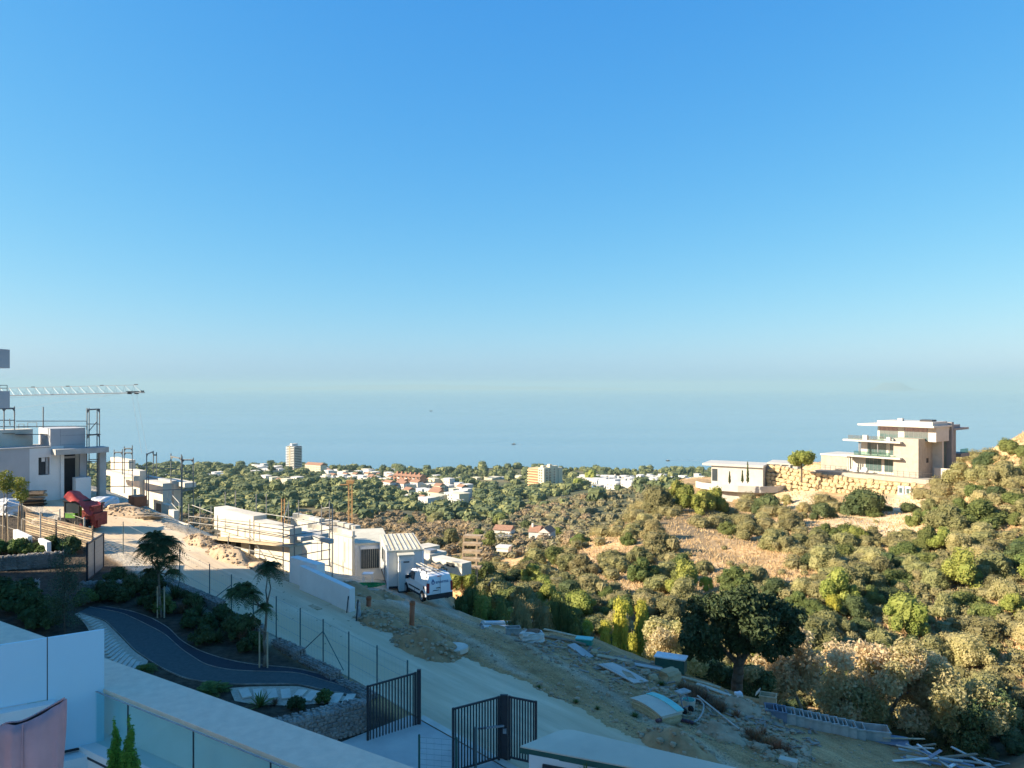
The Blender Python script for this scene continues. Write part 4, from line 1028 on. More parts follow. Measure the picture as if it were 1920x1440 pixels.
# left unfinished house
def left_house():
    D = 66.0; h = droot('unfinished_house', 'unfinished two-storey house in bluish shade with open doorway at left', 'house', 160, 925, D)
    sx, sy = scales(160, D, DEV); Y = lambda px: (px - 160) / sy; Z = lambda y: (925 - y) / F * D
    def face(name, p0, p1, y0, y1, mat, x=0.0, th=0.3, parent=None): return part(name, MB().b(x - th, x, Y(p0), Y(p1), Z(y1), Z(y0)), mat, parent or h)
    face('wall', 5, 75, 834, 960, 'render_grey'); face('wall', 75, 95, 885, 960, 'white_wall'); face('wall', 75, 95, 834, 853, 'white_wall'); face('wall', 95, 120, 834, 960, 'white_wall')
    w = face('window', 75.5, 94.5, 853.5, 884.5, 'dark_void', x=-0.22, th=0.05); face('frame', 89, 94, 854, 884, 'steel_galv', x=-0.15, th=0.05, parent=w); face('pane', 82, 88, 853.6, 861, 'plastic_white', x=-0.19, th=0.02, parent=w)
    face('wall', 60, 75.5, 834.2, 959.5, 'white_wall', x=0.012, th=0.01)
    face('wall', 150, 162, 840, 960, 'render_grey'); face('wall', 120, 150, 834, 850, 'render_grey')
    d = face('doorway', 120.3, 149.7, 850.3, 960, 'dark_void', x=-1.2, th=0.1); face('lintel', 121, 149, 855, 859, 'render_grey', x=-0.9, th=0.1, parent=d)  # near-black sheet behind the door stands for the unlit inside
    face('jamb', 114, 120, 845, 930, 'white_wall', x=0.15, th=0.15)
    u = part('upper_wall', MB().b(-3.4, -0.02, Y(97), Y(160), Z(841), Z(802)), 'render_grey', h)
    part('panel_joint', MB().b(-0.02, -0.008, Y(114), Y(115), Z(838), Z(803)).b(-0.02, -0.008, Y(116), Y(158), Z(815.5), Z(814.5)).b(-0.02, -0.008, Y(116), Y(158), Z(832.5), Z(831.5)), 'steel_galv', u)
    part('canopy', MB().b(-0.5, 1.15, Y(98), Y(196), Z(848.5), Z(838.5)), 'raw_concrete', h)
    part('pillar', MB().b(0.2, 0.75, Y(182), Y(194), Z(935), Z(848.6)), 'raw_concrete', h)
    part('rear_body', MB().b(-3.6, -1.4, Y(6), Y(160), Z(960), Z(836)), 'raw_white', h)
    part('roof_parapet', MB().b(-3.5, -2.0, Y(-40), Y(78), Z(834), Z(803)), 'raw_white', h)
    part('roof_slab', MB().b(-3.7, 0.05, Y(4), Y(97), Z(835.9), Z(833.5)), 'raw_concrete', h)
    part('stair_block', MB().b(0.0, 0.9, Y(136), Y(164), Z(940), Z(893)), 'white_wall', h)
    # boards leaning before the wall at the very left
    t = thing('board_fence', 'weathered board hoarding before the shaded house at the left edge', 'hoarding', P3(0, 925, 63.5), DEV)
    sx2, sy2 = scales(0, 63.5, DEV)
    for k in range(9):
        z = 0.05 + k * 0.40; part('board', MB().b(-0.04, 0, -3.0, 55 / sy2, z, z + 0.36), 'plastic_grey' if k % 3 else 'render_grey', t)
    for y in (-2.2, 0.1, 35 / sy2, 54 / sy2): part('post', MB().b(0.0, 0.06, y, y + 0.08, -0.5, 3.7), 'scaffold_steel', t)
    t = tag(obj('plastic_sheet', MB().rock((0, 0, 0), (0.3, 0.9, 1.0), rnd, 0, (9, 7), 0.25), 'blue_film', loc=P3(71, 890, 65.5), rz=DEV), 'crumpled blue plastic sheet hanging below the house window', 'plastic sheet')
left_house()
pole_scaffold('tall scaffold tower against the shaded house corner', [(163, 765, 935, 65.5), (167, 765, 930, 66.2), (182, 767, 930, 66.4), (186.5, 766, 930, 67)],
  [(163, 795, 65.5, 186, 795, 67), (163, 865, 65.5, 186, 865, 67), (163, 880, 65.5, 186, 880, 67), (30, 789.5, 64, 163, 789.5, 65.5), (30, 800, 64, 163, 799, 65.5), (167, 808, 66.2, 182, 790, 66.4)],
  [(30, 814, 64, 100, 814, 65, 0.5, 'steel_dark'), (164, 814, 65.8, 186, 814, 66.8, 0.5, 'steel_dark'), (168, 861, 66, 184, 861, 66.6, 0.5, 'wood_old')], tops=[(164, 186, 768, 65.6, 67), (164, 186, 816, 65.6, 67)], r=0.045)
pole_scaffold('scaffold frame above the shaded house at the left edge', [(7.5, 761, 850, 63.5), (27, 762, 850, 64), (81, 763, 836, 66)],
  [(-20, 788, 63, 27, 788, 64), (-20, 800, 63, 27, 800, 64), (18, 785, 63.7, 19, 798, 63.7)], [(-20, 812, 63, 28, 812, 64, 0.6, 'wood_old')], tops=[(-12, 7.5, 766, 63, 63.5), (7.5, 27, 766, 63.5, 64)], r=0.05)
# roof-edge guard frames behind
pole_scaffold('low guard rails on the far roof edge of the shaded house', [(35, 795, 806, 70), (45, 795, 806, 70), (52, 792, 804, 70), (69, 792, 802, 70)], [(30, 801, 70, 78, 800, 70), (35, 795, 70, 45, 795, 70), (52, 792, 70, 69, 792, 70)], r=0.025)

# second plot: raw white walls
def plot_two():
    t = droot('unfinished_house', 'raw white unfinished house walls with dark openings beyond the red machine', 'house', 300, 960, 76)
    dbox(t, DEV, 241, 863, 905, 81.0, 35, 13, down=4); dbox(t, DEV, 262, 883, 905, 79.0, 24, 12, down=4)
    _, g = dbox(t, DEV, 305, 907, 950, 76.0, 56, 17, down=2)
    opening(t, g, 0.4, 1.6, 0.7, 2.2); opening(t, g, 3.4, 4.6, 1.0, 2.3); opening(t, g, 0.15, 0.6, 0.8, 2.0, 'x')
    dbox(t, DEV, 322, 902, 908, 77.0, 70, 10, name='roof_slab', mat='raw_concrete')
    dbox(t, DEV, 346, 906, 915, 81.0, 40, 22, name='roof_slab')
    dbox(t, DEV, 250, 893, 902, 74.0, 72, 12, name='roof_slab', mat='board_cream')
    dbox(t, DEV, 250, 917, 945, 73.0, 40, 6, name='wall'); dbox(t, DEV, 326, 905, 950, 82.0, 12, 14, name='wall')
    w = droot('site_wall', 'stepped low white wall running down beside the pale road', 'wall', 326, 990, 63)
    dbox(w, DEV, 317, 948, 990, 65, 14, 10, down=0.5); dbox(w, DEV, 326, 958, 990, 63, 10, 9, down=0.5)
    x_, y_ = scales(353, 60, DEV)
    dbox(w, DEV, 353, 984, 1003, 59.5, 40, 5, down=0.6)
    pole_scaffold('scaffold frames over the raw white walls, seen left of the double frame', [(214, 843, 880, 74), (229.5, 842, 890, 74), (233, 837, 925, 70), (248, 835, 950, 70)], [(182, 867, 68, 250, 867, 70), (182, 879, 68, 250, 882, 70), (180, 912, 67, 248, 912, 70), (233, 896, 70, 248, 896, 70)], tops=[(214, 229, 848, 74, 74), (233, 248, 841, 70, 70), (233, 248, 849, 70, 70)], r=0.045)
    pole_scaffold('slender double scaffold frame in the middle of the raw white plot', [(275, 850, 960, 67), (278.5, 885, 975, 66), (287.5, 847, 893, 70), (293.5, 848, 893, 70)], [(254, 874, 70, 275, 876, 67), (281, 877, 69, 340, 880, 70), (276, 920, 67, 360, 917, 70)], tops=[(275, 287.5, 852, 67, 70), (287.5, 294, 853, 70, 70)], r=0.045)
    pole_scaffold('tall double scaffold frame at the right end of the raw white plot', [(320.5, 850, 908, 70), (340, 852, 990, 68), (341.5, 855, 990, 69), (362.5, 858, 990, 69)], [(322, 880, 70, 340, 880, 68), (340, 882, 68, 362, 888, 69), (310, 890, 70, 340, 893, 68), (340, 895, 68, 362, 900, 69)], [(340, 921, 68.3, 362, 917, 69, 0.5, 'wood_old')], tops=[(321, 340, 856, 70, 68), (342, 362, 862, 69, 69)], r=0.05)
    pole_scaffold('pale zigzag stair rail stepping down from the raw white plot', [(317, 920, 950, 66), (336, 943, 972, 64)], [(317, 922, 66, 336, 943, 64), (313, 934, 66, 335, 958, 64)], mat='scaffold_pale', r=0.04)
plot_two()

# third plot: two white wall blocks wrapped in scaffold
def plot_three():
    t = droot('unfinished_house', 'two-part white unfinished house wrapped in scaffold beside the road', 'house', 543, 1078, 48)
    dbox(t, DEV, 475, 968, 1012, 51.3, 79, 25)
    dbox(t, DEV, 543, 992, 1080, 48, 70, 23, down=0.4)
    _, g = dbox(t, DEV, 520, 1016, 1072, 49.6, 118, 4, down=0.4)
    for x in (1.2, 3.0, 4.9, 6.4): opening(t, g, x, x + 0.7, 0.9, 1.7)
    dbox(t, DEV, 618, 1012, 1020, 47.0, 3, 3, name='canopy', mat='raw_concrete', wx=2.4, wy=0.3)
    sx, sy = scales(565, 47.5, DEV)
    dbox(t, DEV, 564, 1008, 1016, 47.8, 30, 54, name='canopy', mat='raw_concrete')
    P = [(354, 945, 1018, 58), (375, 945, 1010, 58), (396, 950, 970, 57), (408, 966, 1040, 54), (422.5, 922, 962, 57), (441.5, 920, 962, 56), (446, 985, 1005, 52), (468.5, 974, 1070, 50.5), (480.5, 927, 968, 55), (499.5, 926, 985, 54), (489, 988, 1055, 51),
         (509, 992, 1015, 51), (531, 975, 1097, 47), (541, 940, 985, 53), (552, 985, 1098, 46.8), (560, 938, 970, 52), (603, 947, 1050, 49), (618, 940, 1060, 48.2), (623, 945, 1100, 47.4), (428, 1005, 1042, 52)]
    Rr = [(354, 968, 58, 531, 985, 47), (354, 979, 58, 531, 1000, 47), (360, 947, 58, 400, 962, 56), (408, 980, 54, 552, 1005, 46.8), (408, 1000, 54, 531, 1018, 47), (443, 955, 56, 620, 982, 48), (500, 973, 54, 552, 990, 47), (531, 990, 47, 623, 975, 47.4), (531, 1006, 47, 623, 992, 47.4), (531, 1021, 47, 606, 1018, 48),
         (552, 1042, 46.8, 620, 1030, 47.4), (552, 1048, 46.8, 623, 1062, 47.4), (552, 1055, 46.8, 620, 1048, 47.4), (470, 1005, 50.5, 500, 1050, 48.5), (440, 1025, 52, 531, 1045, 47), (531, 975, 47, 541, 945, 53), (604, 953, 49, 620, 951, 48.2)]
    pole_scaffold('long pipe scaffold with plank deck around the white block house', P, Rr, [(381, 1006, 56, 556, 1023, 46.6, 0.9, 'wood_pale'), (556, 1022, 46.4, 584, 1017, 47, 0.5, 'wood_pale')], r=0.038, mat='scaffold_mixed')

plot_three()
# white parapet wall down the far edge of the road
def road_wall():
    a = at(655, 1149); D = a.y
    t = thing('road_wall', 'plain white parapet wall ending at the edge of the dirt track', 'wall', a, DEV)
    L = 4.9; n = 8
    z1 = 1.25
    part('wall', MB().add([(-L, 0, -0.5), (0, 0, -0.6), (0, 0.35, -0.6), (-L, 0.35, -0.5), (-L, 0, z1 + 0.42), (0, 0, z1), (0, 0.35, z1), (-L, 0.35, z1 + 0.42)], [(0, 3, 2, 1), (4, 5, 6, 7), (0, 1, 5, 4), (1, 2, 6, 5), (2, 3, 7, 6), (3, 0, 4, 7)]), 'white_wall', t)
    part('end_block', MB().b(-6.6, -3.7, 0.36, 0.9, -0.4, 1.85), 'white_wall', t)
    t = thing('concrete_kerb', 'pale concrete footing sloping along the foot of the white road wall', 'footing', a, DEV)
    part('footing', MB().add([(-7.8, -1.0, -0.3), (-1.6, -0.75, -0.3), (-1.6, -0.03, -0.3), (-7.8, -0.03, -0.3), (-7.8, -0.95, 0.48), (-1.7, -0.6, 0.13), (-1.6, -0.03, 0.16), (-7.8, -0.03, 0.5)], [(0, 3, 2, 1), (4, 5, 6, 7), (0, 1, 5, 4), (1, 2, 6, 5), (2, 3, 7, 6), (3, 0, 4, 7)]), 'road_concrete', t)
    part('form_board', MB().b(-2.6, -1.3, -1.1, -0.8, 0.0, 0.16), 'wood_pale', t)
road_wall()

# rows of white units further down
def units():
    specs = [(660, 1008, 1092, 58, 44, 5, 'plain white unit beside the barred office cabin'), (624, 1002, 1085, 62, 50, 6, 'white unit behind the scaffolded slab'),
             (600, 984, 1060, 66, 58, 10, 'long white unit above the scaffold slab'), (664, 998, 1040, 70, 70, 20, 'white unit with a brownish roof behind the office cabin')]
    for i, (px, yt, yb, D, lit, sh, lab) in enumerate(specs):
        t = droot('white_unit', lab, 'building', px, yb, D)
        o, g = dbox(t, DEV, px, yt, yb, D, lit, sh, down=9)
        for k in range(4):
            x = g[4] * (0.15 + 0.22 * k); opening(t, g, x, x + 0.06, 0.4, g[3] - g[2] - 0.15, mat='raw_concrete', name='panel_joint')
        part('roof', MB().b(g[0] - g[4] - 0.1, g[0] + 0.1, g[1] - 0.1, g[1] + g[5] + 0.1, g[3] + 0.002, g[3] + 0.12), 'raw_concrete' if i != 3 else 'wood_old', t)
        for k in range(5):
            part('roof_block', MB().box((g[0] - g[4] * (0.1 + 0.19 * k), g[1] + g[5] * 0.5, g[3] + 0.3), (0.7, min(0.6, g[5]), 0.36), 0.2 * k), 'raw_white', t)
    t = droot('white_unit', 'far lower white unit with grey shaded side right of the cabins', 'building', 806, 1080, 75); _, g = dbox(t, DEV, 806, 1040, 1070, 75, 22, 32, down=0.6); part('roof_unit', MB().b(g[0] - 1.2, g[0] - 0.3, g[1] + 0.3, g[1] + 1.2, g[3], g[3] + 0.3), 'steel_galv', t)
    opening(t, g, 0.5, 1.0, 0.9, 1.8, 'x')
    t = droot('white_unit', 'low flat white unit behind the van roof', 'building', 866, 1070, 72); _, g = dbox(t, DEV, 866, 1057, 1070, 72, 58, 18, down=0.5); opening(t, g, 1, 2.2, 0.6, 1.0)
    t = droot('white_unit', 'small white flat-roofed unit at the container end', 'building', 795, 1060, 82); _, g = dbox(t, DEV, 795, 1028, 1060, 82, 22, 30, down=3); opening(t, g, 0.6, 1.6, 0.6, 1.4)
    # stepped concrete frame
    t = thing('concrete_building', 'stepped raw concrete frame of slabs and posts in the valley', 'building', P3(853, 1072, 96), R(-12))
    for k in range(5):
        z = 0.4 + k * 0.78; y = k * 0.9; x0 = 0.75 - 0.18 * k
        part('slab', MB().b(x0, 3.2 - 0.2 * k, y, y + 1.3, z, z + 0.30), 'rubble', t)
        part('post', MB().b(x0, x0 + 0.2, y, y + 0.2, -2, z), 'rubble', t); part('post', MB().b(2.6 - 0.2 * k, 2.8 - 0.2 * k, y, y + 0.2, -2, z), 'rubble', t)
units()

# site cabins
CR = R(-76)
def cabin(label, px, yt, yb, D, w, L, window, ac):
    t = droot('site_cabin', label, 'cabin', px, yb, D, CR, 'site office cabins'); h = (yb - yt) / F * D
    part('body', MB().b(-L, 0, 0, w, 0.15, h), 'container_white', t)
    part('base_frame', MB().b(-L - 0.03, 0.03, -0.03, w + 0.03, 0.0, 0.148), 'steel_dark', t)
    rf = part('roof', MB().b(-L - 0.06, 0.06, -0.06, w + 0.06, h + 0.002, h + 0.12), 'container_roof', t)
    for k in range(8 if not window else 0): part('roof_rib', MB().b(-L + 0.1, -0.1, 0.15 + k * (w - 0.3) / 7 - 0.03, 0.15 + k * (w - 0.3) / 7 + 0.03, h + 0.121, h + 0.16), 'wood_pale' if k % 2 else 'container_roof', rf)
    for x, y in ((-0.0, 0.0), (0.0, w), (-L, 0.0), (-L, w)): part('corner_post', MB().b(x - 0.07, x + 0.07, y - 0.07, y + 0.07, 0.0, h + 0.01), 'plastic_white', t)
    for k in range(7): part('side_rib', MB().b(-0.4 - k * L / 7.4, -0.34 - k * L / 7.4, -0.025, 0.0, 0.25, h - 0.1), 'container_white', t)
    if window:
        f = part('window', MB().b(0.002, 0.06, w * 0.16, w * 0.72, h * 0.38, h * 0.88), 'window_dark', t)
        for k in range(9): part('bar', MB().b(0.075, 0.10, w * (0.18 + 0.065 * k), w * (0.18 + 0.065 * k) + 0.025, h * 0.38, h * 0.88), 'scaffold_pale', f)
        part('shutter_box', MB().b(0.002, 0.09, w * 0.14, w * 0.74, h * 0.885, h * 0.96), 'plastic_white', f)
    else:
        d = part('door', MB().b(-2.6, -1.7, -0.03, -0.002, 0.2, h * 0.85), 'dark_void', t); part('door_frame', MB().b(-2.7, -2.61, -0.05, -0.002, 0.2, h * 0.88).b(-1.69, -1.6, -0.05, -0.002, 0.2, h * 0.88), 'plastic_white', d)
        f = part('window', MB().b(-4.6, -3.4, -0.04, -0.002, 1.1, 2.0), 'window_dark', t)
    if ac: part('air_conditioner', MB().b(-0.9, -0.1, -0.35, -0.03, h * 0.6, h * 0.85), 'plastic_white', t)
cabin('site cabin with barred end window and wall air conditioner', 667, 1022, 1094, 58.5, 2.45, 6.0, True, True)
a = at(727, 1104); cabin('site cabin with ribbed cream roof and open side door', 727, 1036, 1104, a.y, 2.4, 6.0, False, False)
a = at(748, 1111)
t = droot('portable_toilet', 'narrow tall white toilet cabin beside the parked van', 'toilet', 748, 1111, a.y, CR); h = 68 / F * a.y
part('body', MB().b(-1.0, 0, 0, 1.0, 0.08, h), 'container_white', t); part('base', MB().b(-1.05, 0.05, -0.05, 1.05, 0, 0.078), 'steel_dark', t)
d = part('door', MB().b(0.002, 0.04, 0.12, 0.88, 0.15, h - 0.28), 'container_white', t); part('handle', MB().b(0.042, 0.075, 0.76, 0.82, 1.05, 1.2), 'steel_dark', d); part('vent', MB().b(0.042, 0.05, 0.3, 0.7, h - 0.45, h - 0.36), 'steel_dark', d)
part('roof', MB().b(-1.06, 0.08, -0.06, 1.06, h + 0.002, h + 0.08), 'container_roof', t)

# ------------------------------------------------------------------ white delivery van
def text_mesh(s, size, ext=0.003):
    cu = bpy.data.curves.new('lettering', 'FONT'); cu.body = s; cu.size = size; cu.extrude = ext; cu.resolution_u = 3
    o = bpy.data.objects.new('lettering', cu); COL.objects.link(o); dg = bpy.context.evaluated_depsgraph_get(); me = bpy.data.meshes.new_from_object(o.evaluated_get(dg))
    bpy.data.objects.remove(o); me.materials.clear(); return me
def van():
    q = at(801, 1135); th = R(31); rz = th + R(90)       # local x = forward
    q = Vector((q.x - 0.02, q.y + 0.2, q.z)) 
    t = thing('delivery_van', 'white delivery van with roof rack parked by the cabins', 'van', q, rz)
    # rear right... the rear left corner sits at the origin; the body runs along +x and -y (to its right)
    W = 1.80; z0 = 0.0
    prof = [(0.02, 0.42), (-0.02, 0.60), (0.0, 1.0), (0.05, 1.42), (0.14, 1.72), (0.30, 1.80), (1.2, 1.84), (2.2, 1.83), (2.65, 1.74), (3.0, 1.45), (3.22, 1.20), (3.75, 1.07), (4.05, 0.92), (4.14, 0.70), (4.14, 0.40), (3.55, 0.30), (0.75, 0.30)]
    def half(z): return W / 2 * (1.0 if z < 0.95 else 1 - 0.17 * ((z - 0.95) / 0.9) ** 1.5) * (0.97 if z < 0.45 else 1)
    ys = [-1, -0.93, 0, 0.93, 1]
    rows = []
    for s_, k in ((-1.0, 0.0), (-0.96, 0.05), (0.0, 0.06), (0.96, 0.05), (1.0, 0.0)):
        row = []
        for (x, z) in prof:
            xx = x + (0.05 if abs(s_) == 1.0 and x < 1 else (-0.05 if abs(s_) == 1.0 and x > 3.5 else 0))
            zz = z - (0.05 if abs(s_) == 1.0 and z > 1.6 else 0)
            row.append((xx, -W / 2 + s_ * half(z), zz))
        row.append(row[0]); rows.append(row)
    mb = MB().grid(rows); n = len(prof)
    mb.f.append(tuple(range(n))); k = 4 * (n + 1); mb.f.append(tuple(k + i for i in range(n - 1, -1, -1)))
    part('body', mb, 'van_white', t, smooth=False)
    for x in (0.80, 3.40):
        for y in (-0.06, -W + 0.06):
            sg = 1 if y > -0.5 else -1
            w = part('wheel', MB().tube((x, y - 0.11, 0.31), (x, y + 0.11, 0.31), 0.31, n=20), 'rubber', t)
            part('rim', MB().tube((x, y + sg * 0.10, 0.31), (x, y + sg * 0.125, 0.31), 0.21, n=16), 'steel_galv', w)
            part('wheel_arch', MB().tube((x, y + sg * 0.055 - 0.004, 0.34), (x, y + sg * 0.055 + 0.004, 0.34), 0.37, n=20), 'black_plastic', w)
    part('bumper', MB().b(-0.08, 0.12, -W + 0.02, -0.02, 0.28, 0.58), 'black_plastic', t)
    part('sill', MB().b(1.2, 3.0, -0.02, 0.015, 0.30, 0.42), 'black_plastic', t)
    part('rub_strip', MB().b(1.2, 2.95, -0.01, 0.018, 0.62, 0.70), 'black_plastic', t)
    def sidepoly(pts, name, mat, side=1, dy=0.008):
        mb = MB(); P = [(x, -W / 2 + side * (half(z) + dy), z) for x, z in pts]; Q = [(x, -W / 2 + side * (half(z) - 0.03), z) for x, z in pts]; m_ = len(pts)
        mb.add(P + Q, [tuple(range(m_)) if side > 0 else tuple(range(m_ - 1, -1, -1))] + [(i, m_ + i, m_ + (i + 1) % m_, (i + 1) % m_) for i in range(m_)]); return part(name, mb, mat, t)
    for sd_ in (1, -1):
        sidepoly([(2.05, 1.12), (3.10, 1.12), (2.98, 1.34), (2.68, 1.60), (2.10, 1.62)], 'side_window', 'window_dark', sd_)
        sidepoly([(1.98, 0.45), (2.01, 0.45), (2.01, 1.70), (1.98, 1.70)], 'door_seam', 'black_plastic', sd_, 0.004)
        m_ = part('mirror', MB().box((3.0, -W / 2 + sd_ * (W / 2 + 0.10), 1.15), (0.12, 0.20, 0.22)), 'black_plastic', t)
        part('tail_light', MB().box((0.05, -W / 2 + sd_ * (W / 2 - 0.075), 1.00), (0.14, 0.15, 0.62)), 'lamp_red', t)
    sidepoly([(0.45, 0.85), (0.62, 0.85), (0.62, 1.05), (0.45, 1.05)], 'fuel_flap', 'black_plastic', 1)
    part('windscreen', MB().add([(2.72, -W + 0.16, 1.71), (2.72, -0.16, 1.71), (3.24, -0.08, 1.215), (3.24, -W + 0.08, 1.215), (2.70, -W + 0.16, 1.70), (2.70, -0.16, 1.70), (3.22, -0.08, 1.20), (3.22, -W + 0.08, 1.20)], [(0, 1, 2, 3), (4, 7, 6, 5), (0, 4, 5, 1), (1, 5, 6, 2), (2, 6, 7, 3), (3, 7, 4, 0)]), 'window_dark', t)
    dr = part('rear_door', MB().b(-0.035, -0.018, -W / 2 - 0.006, -W / 2 + 0.006, 0.6, 1.66), 'black_plastic', t)
    part('handle', MB().b(-0.05, -0.02, -W / 2 - 0.02, -W / 2 + 0.28, 0.95, 0.99), 'black_plastic', dr)
    part('number_plate', MB().b(-0.045, -0.025, -W / 2 + 0.05, -W / 2 + 0.55, 0.68, 0.79), 'plastic_white', t); part('plate_lamp', MB().b(-0.05, -0.02, -W / 2 + 0.1, -W / 2 + 0.5, 0.81, 0.84), 'black_plastic', t)
    part('brake_lamp', MB().b(0.06, 0.10, -W / 2 - 0.14, -W / 2 + 0.14, 1.66, 1.70), 'lamp_red', t)
    # lettering on the rear doors: reads left to right when seen from behind
    me = text_mesh('enerma', 0.30); me.materials.append(MATS['logo_blue'])
    o = obj('lettering', me, None, t, (0.012, -0.60, 1.24)); o.rotation_euler = (R(90 - 5), 0, R(-90))
    dp = MB(); pts = [(0, 0.20), (0.10, 0.02), (0.115, -0.06), (0.08, -0.135), (0, -0.165), (-0.08, -0.135), (-0.115, -0.06), (-0.10, 0.02)]
    inn = [(a_ * 0.5, b_ * 0.5 - 0.03) for a_, b_ in pts]; nn = len(pts)
    dp.add([(a_, b_, 0) for a_, b_ in pts] + [(a_, b_, 0) for a_, b_ in inn], [(i, (i + 1) % nn, nn + (i + 1) % nn, nn + i) for i in range(nn)])
    o = part('logo', dp, 'logo_blue', t, (0.022, -0.42, 1.36)); o.rotation_euler = (R(90 - 5), 0, R(-90))
    rk = part('roof_rack', MB(), 'black_plastic', t) if False else None
    mb = MB()
    for x in (0.5, 1.25, 2.0): mb.b(x - 0.025, x + 0.025, -W + 0.14, -0.14, 1.93, 1.96).b(x - 0.02, x + 0.02, -0.20, -0.16, 1.80, 1.93).b(x - 0.02, x + 0.02, -W + 0.16, -W + 0.20, 1.80, 1.93)
    for y in (-0.18, -W + 0.18): mb.b(0.35, 2.25, y - 0.015, y + 0.015, 1.96, 1.99)
    rk = part('roof_rack', mb, 'black_plastic', t)
    ld = MB()
    for y in (-0.45, -0.75): ld.b(0.2, 2.7, y - 0.02, y + 0.02, 2.0, 2.06)
    for k in range(9): ld.b(0.3 + 0.28 * k, 0.33 + 0.28 * k, -0.75, -0.45, 2.015, 2.045)
    part('ladder', ld, 'scaffold_pale', rk)
    part('load', MB().rock((0.8, -1.2, 2.10), (0.7, 0.5, 0.26), random.Random(2), 0.3).box((1.2, -1.0, 2.06), (1.4, 0.12, 0.1), 0.1).tube((0.4, -1.45, 2.04), (2.2, -1.35, 2.04), 0.05), 'wood_old', rk)
van()

# ------------------------------------------------------------------ cranes
def crane_left():
    t = thing('tower_crane', 'slim grey tower-crane jib reaching in from the left over the houses', 'crane', P3(-420, 900, 82))
    o = t.location; D = 82
    A = P3(268, 736, D - 2) - o; B = P3(-430, 752, D + 6) - o; hgt = 0.80
    mb = MB(); n = 44; ax = (B - A); w = Vector((0, 0.35, 0))
    for s in (-1, 1): mb.tube(A + w * s, B + w * s, 0.055, n=5)
    lat = MB(); A2 = A + Vector((-0.5, 0, hgt * 1.0)); B2 = B + Vector((0, 0, hgt)); lat.tube(A2, B2, 0.024, n=5)
    for i in range(n):
        a = A.lerp(B, i / n); b = A2.lerp(B2, (i + 0.5) / n); c = A.lerp(B, (i + 1) / n)
        for s in (-1, 1): lat.tube(a + w * s, b, 0.010, n=3, cap=False).tube(b, c + w * s, 0.010, n=3, cap=False)
        lat.tube(a - w, a + w, 0.016, n=3, cap=False)
    part('jib', mb, 'crane_grey', t); part('lattice', lat, 'steel_galv', t)
    for px in (62, 127, 191, 255): part('lamp', MB().box(P3(px, 727 - px * 0.024, D - 1) - o, (0.35, 0.1, 0.07)), 'steel_dark', t)
    tr = part('trolley', MB().box(P3(243, 737, D - 2) - o, (0.22, 0.5, 0.22)).box(P3(256, 737, D - 2) - o, (0.22, 0.5, 0.22)).box(P3(250, 734, D - 2) - o, (1.2, 0.6, 0.08)).box(P3(267, 733.5, D - 2) - o, (0.14, 0.5, 0.14)), 'iron_black', t)
    part('hoist_rope', MB().tube(P3(247, 738, D - 2) - o, P3(266, 850, D - 3) - o, 0.012, n=4).tube(P3(256, 738, D - 2) - o, P3(276, 850, D - 3) - o, 0.012, n=4), 'steel_galv', t)
    part('tie_rope', MB().tube(P3(245, 736, D - 2) - o, P3(-100, 783, D + 2) - o, 0.010, n=4).tube(P3(200, 741, D) - o, P3(-100, 748, D + 2) - o, 0.010, n=4), 'steel_galv', t)
    m = MB()
    for sx in (-0.5, 0.5):
        for sy in (-0.5, 0.5): m.tube((sx, sy + 6, -4), (sx, sy + 6, 10), 0.07, n=5)
    for k in range(13):
        m.tube((-0.5, 5.5, -4 + k), (0.5, 5.5, -3 + k), 0.03, n=4).tube((0.5, 6.5, -4 + k), (-0.5, 6.5, -3 + k), 0.03, n=4)
    part('mast', m, 'crane_grey', t)
crane_left()
def orange_crane():
    D = 118.0; base = P3(657, 1012, D); t = thing('tower_crane', 'slim orange crane mast standing behind the white units', 'crane', base)
    h = (1012 - 905) / F * D; m = MB(); w = 0.26
    for sx in (-w, w):
        for sy in (-w, w): m.tube((sx, sy, -3), (sx, sy, h), 0.04, n=5)
    for k in range(14):
        z = h * k / 14; z2 = h * (k + 1) / 14
        m.tube((-w, -w, z), (w, -w, z2), 0.02, n=4).tube((w, w, z), (-w, w, z2), 0.02, n=4).tube((-w, -w, z), (w, -w, z), 0.02, n=4)
    part('mast', m, 'crane_orange', t)
    part('head', MB().box((0, 0, h + 0.15), (1.1, 0.9, 0.5)).tube((0, 0, h + 0.3), (0.2, 0, h + 1.1), 0.05), 'crane_orange', t)
    part('folded_jib', MB().box((-0.9, 0, h - 0.3), (1.4, 0.3, 0.14)), 'crane_orange', t)
    D = 135; base = P3(531, 1000, D); t = thing('tower_crane', 'faint orange crane mast seen through the pipe scaffold', 'crane', base); h = (1000 - 935) / F * D; m = MB()
    for sx in (-w, w): m.tube((sx, 0, -3), (sx, 0, h), 0.09, n=5)
    for k in range(8): m.tube((-w, 0, h * k / 8), (w, 0, h * (k + 1) / 8), 0.04, n=4)
    part('mast', m, 'crane_orange', t)
orange_crane()

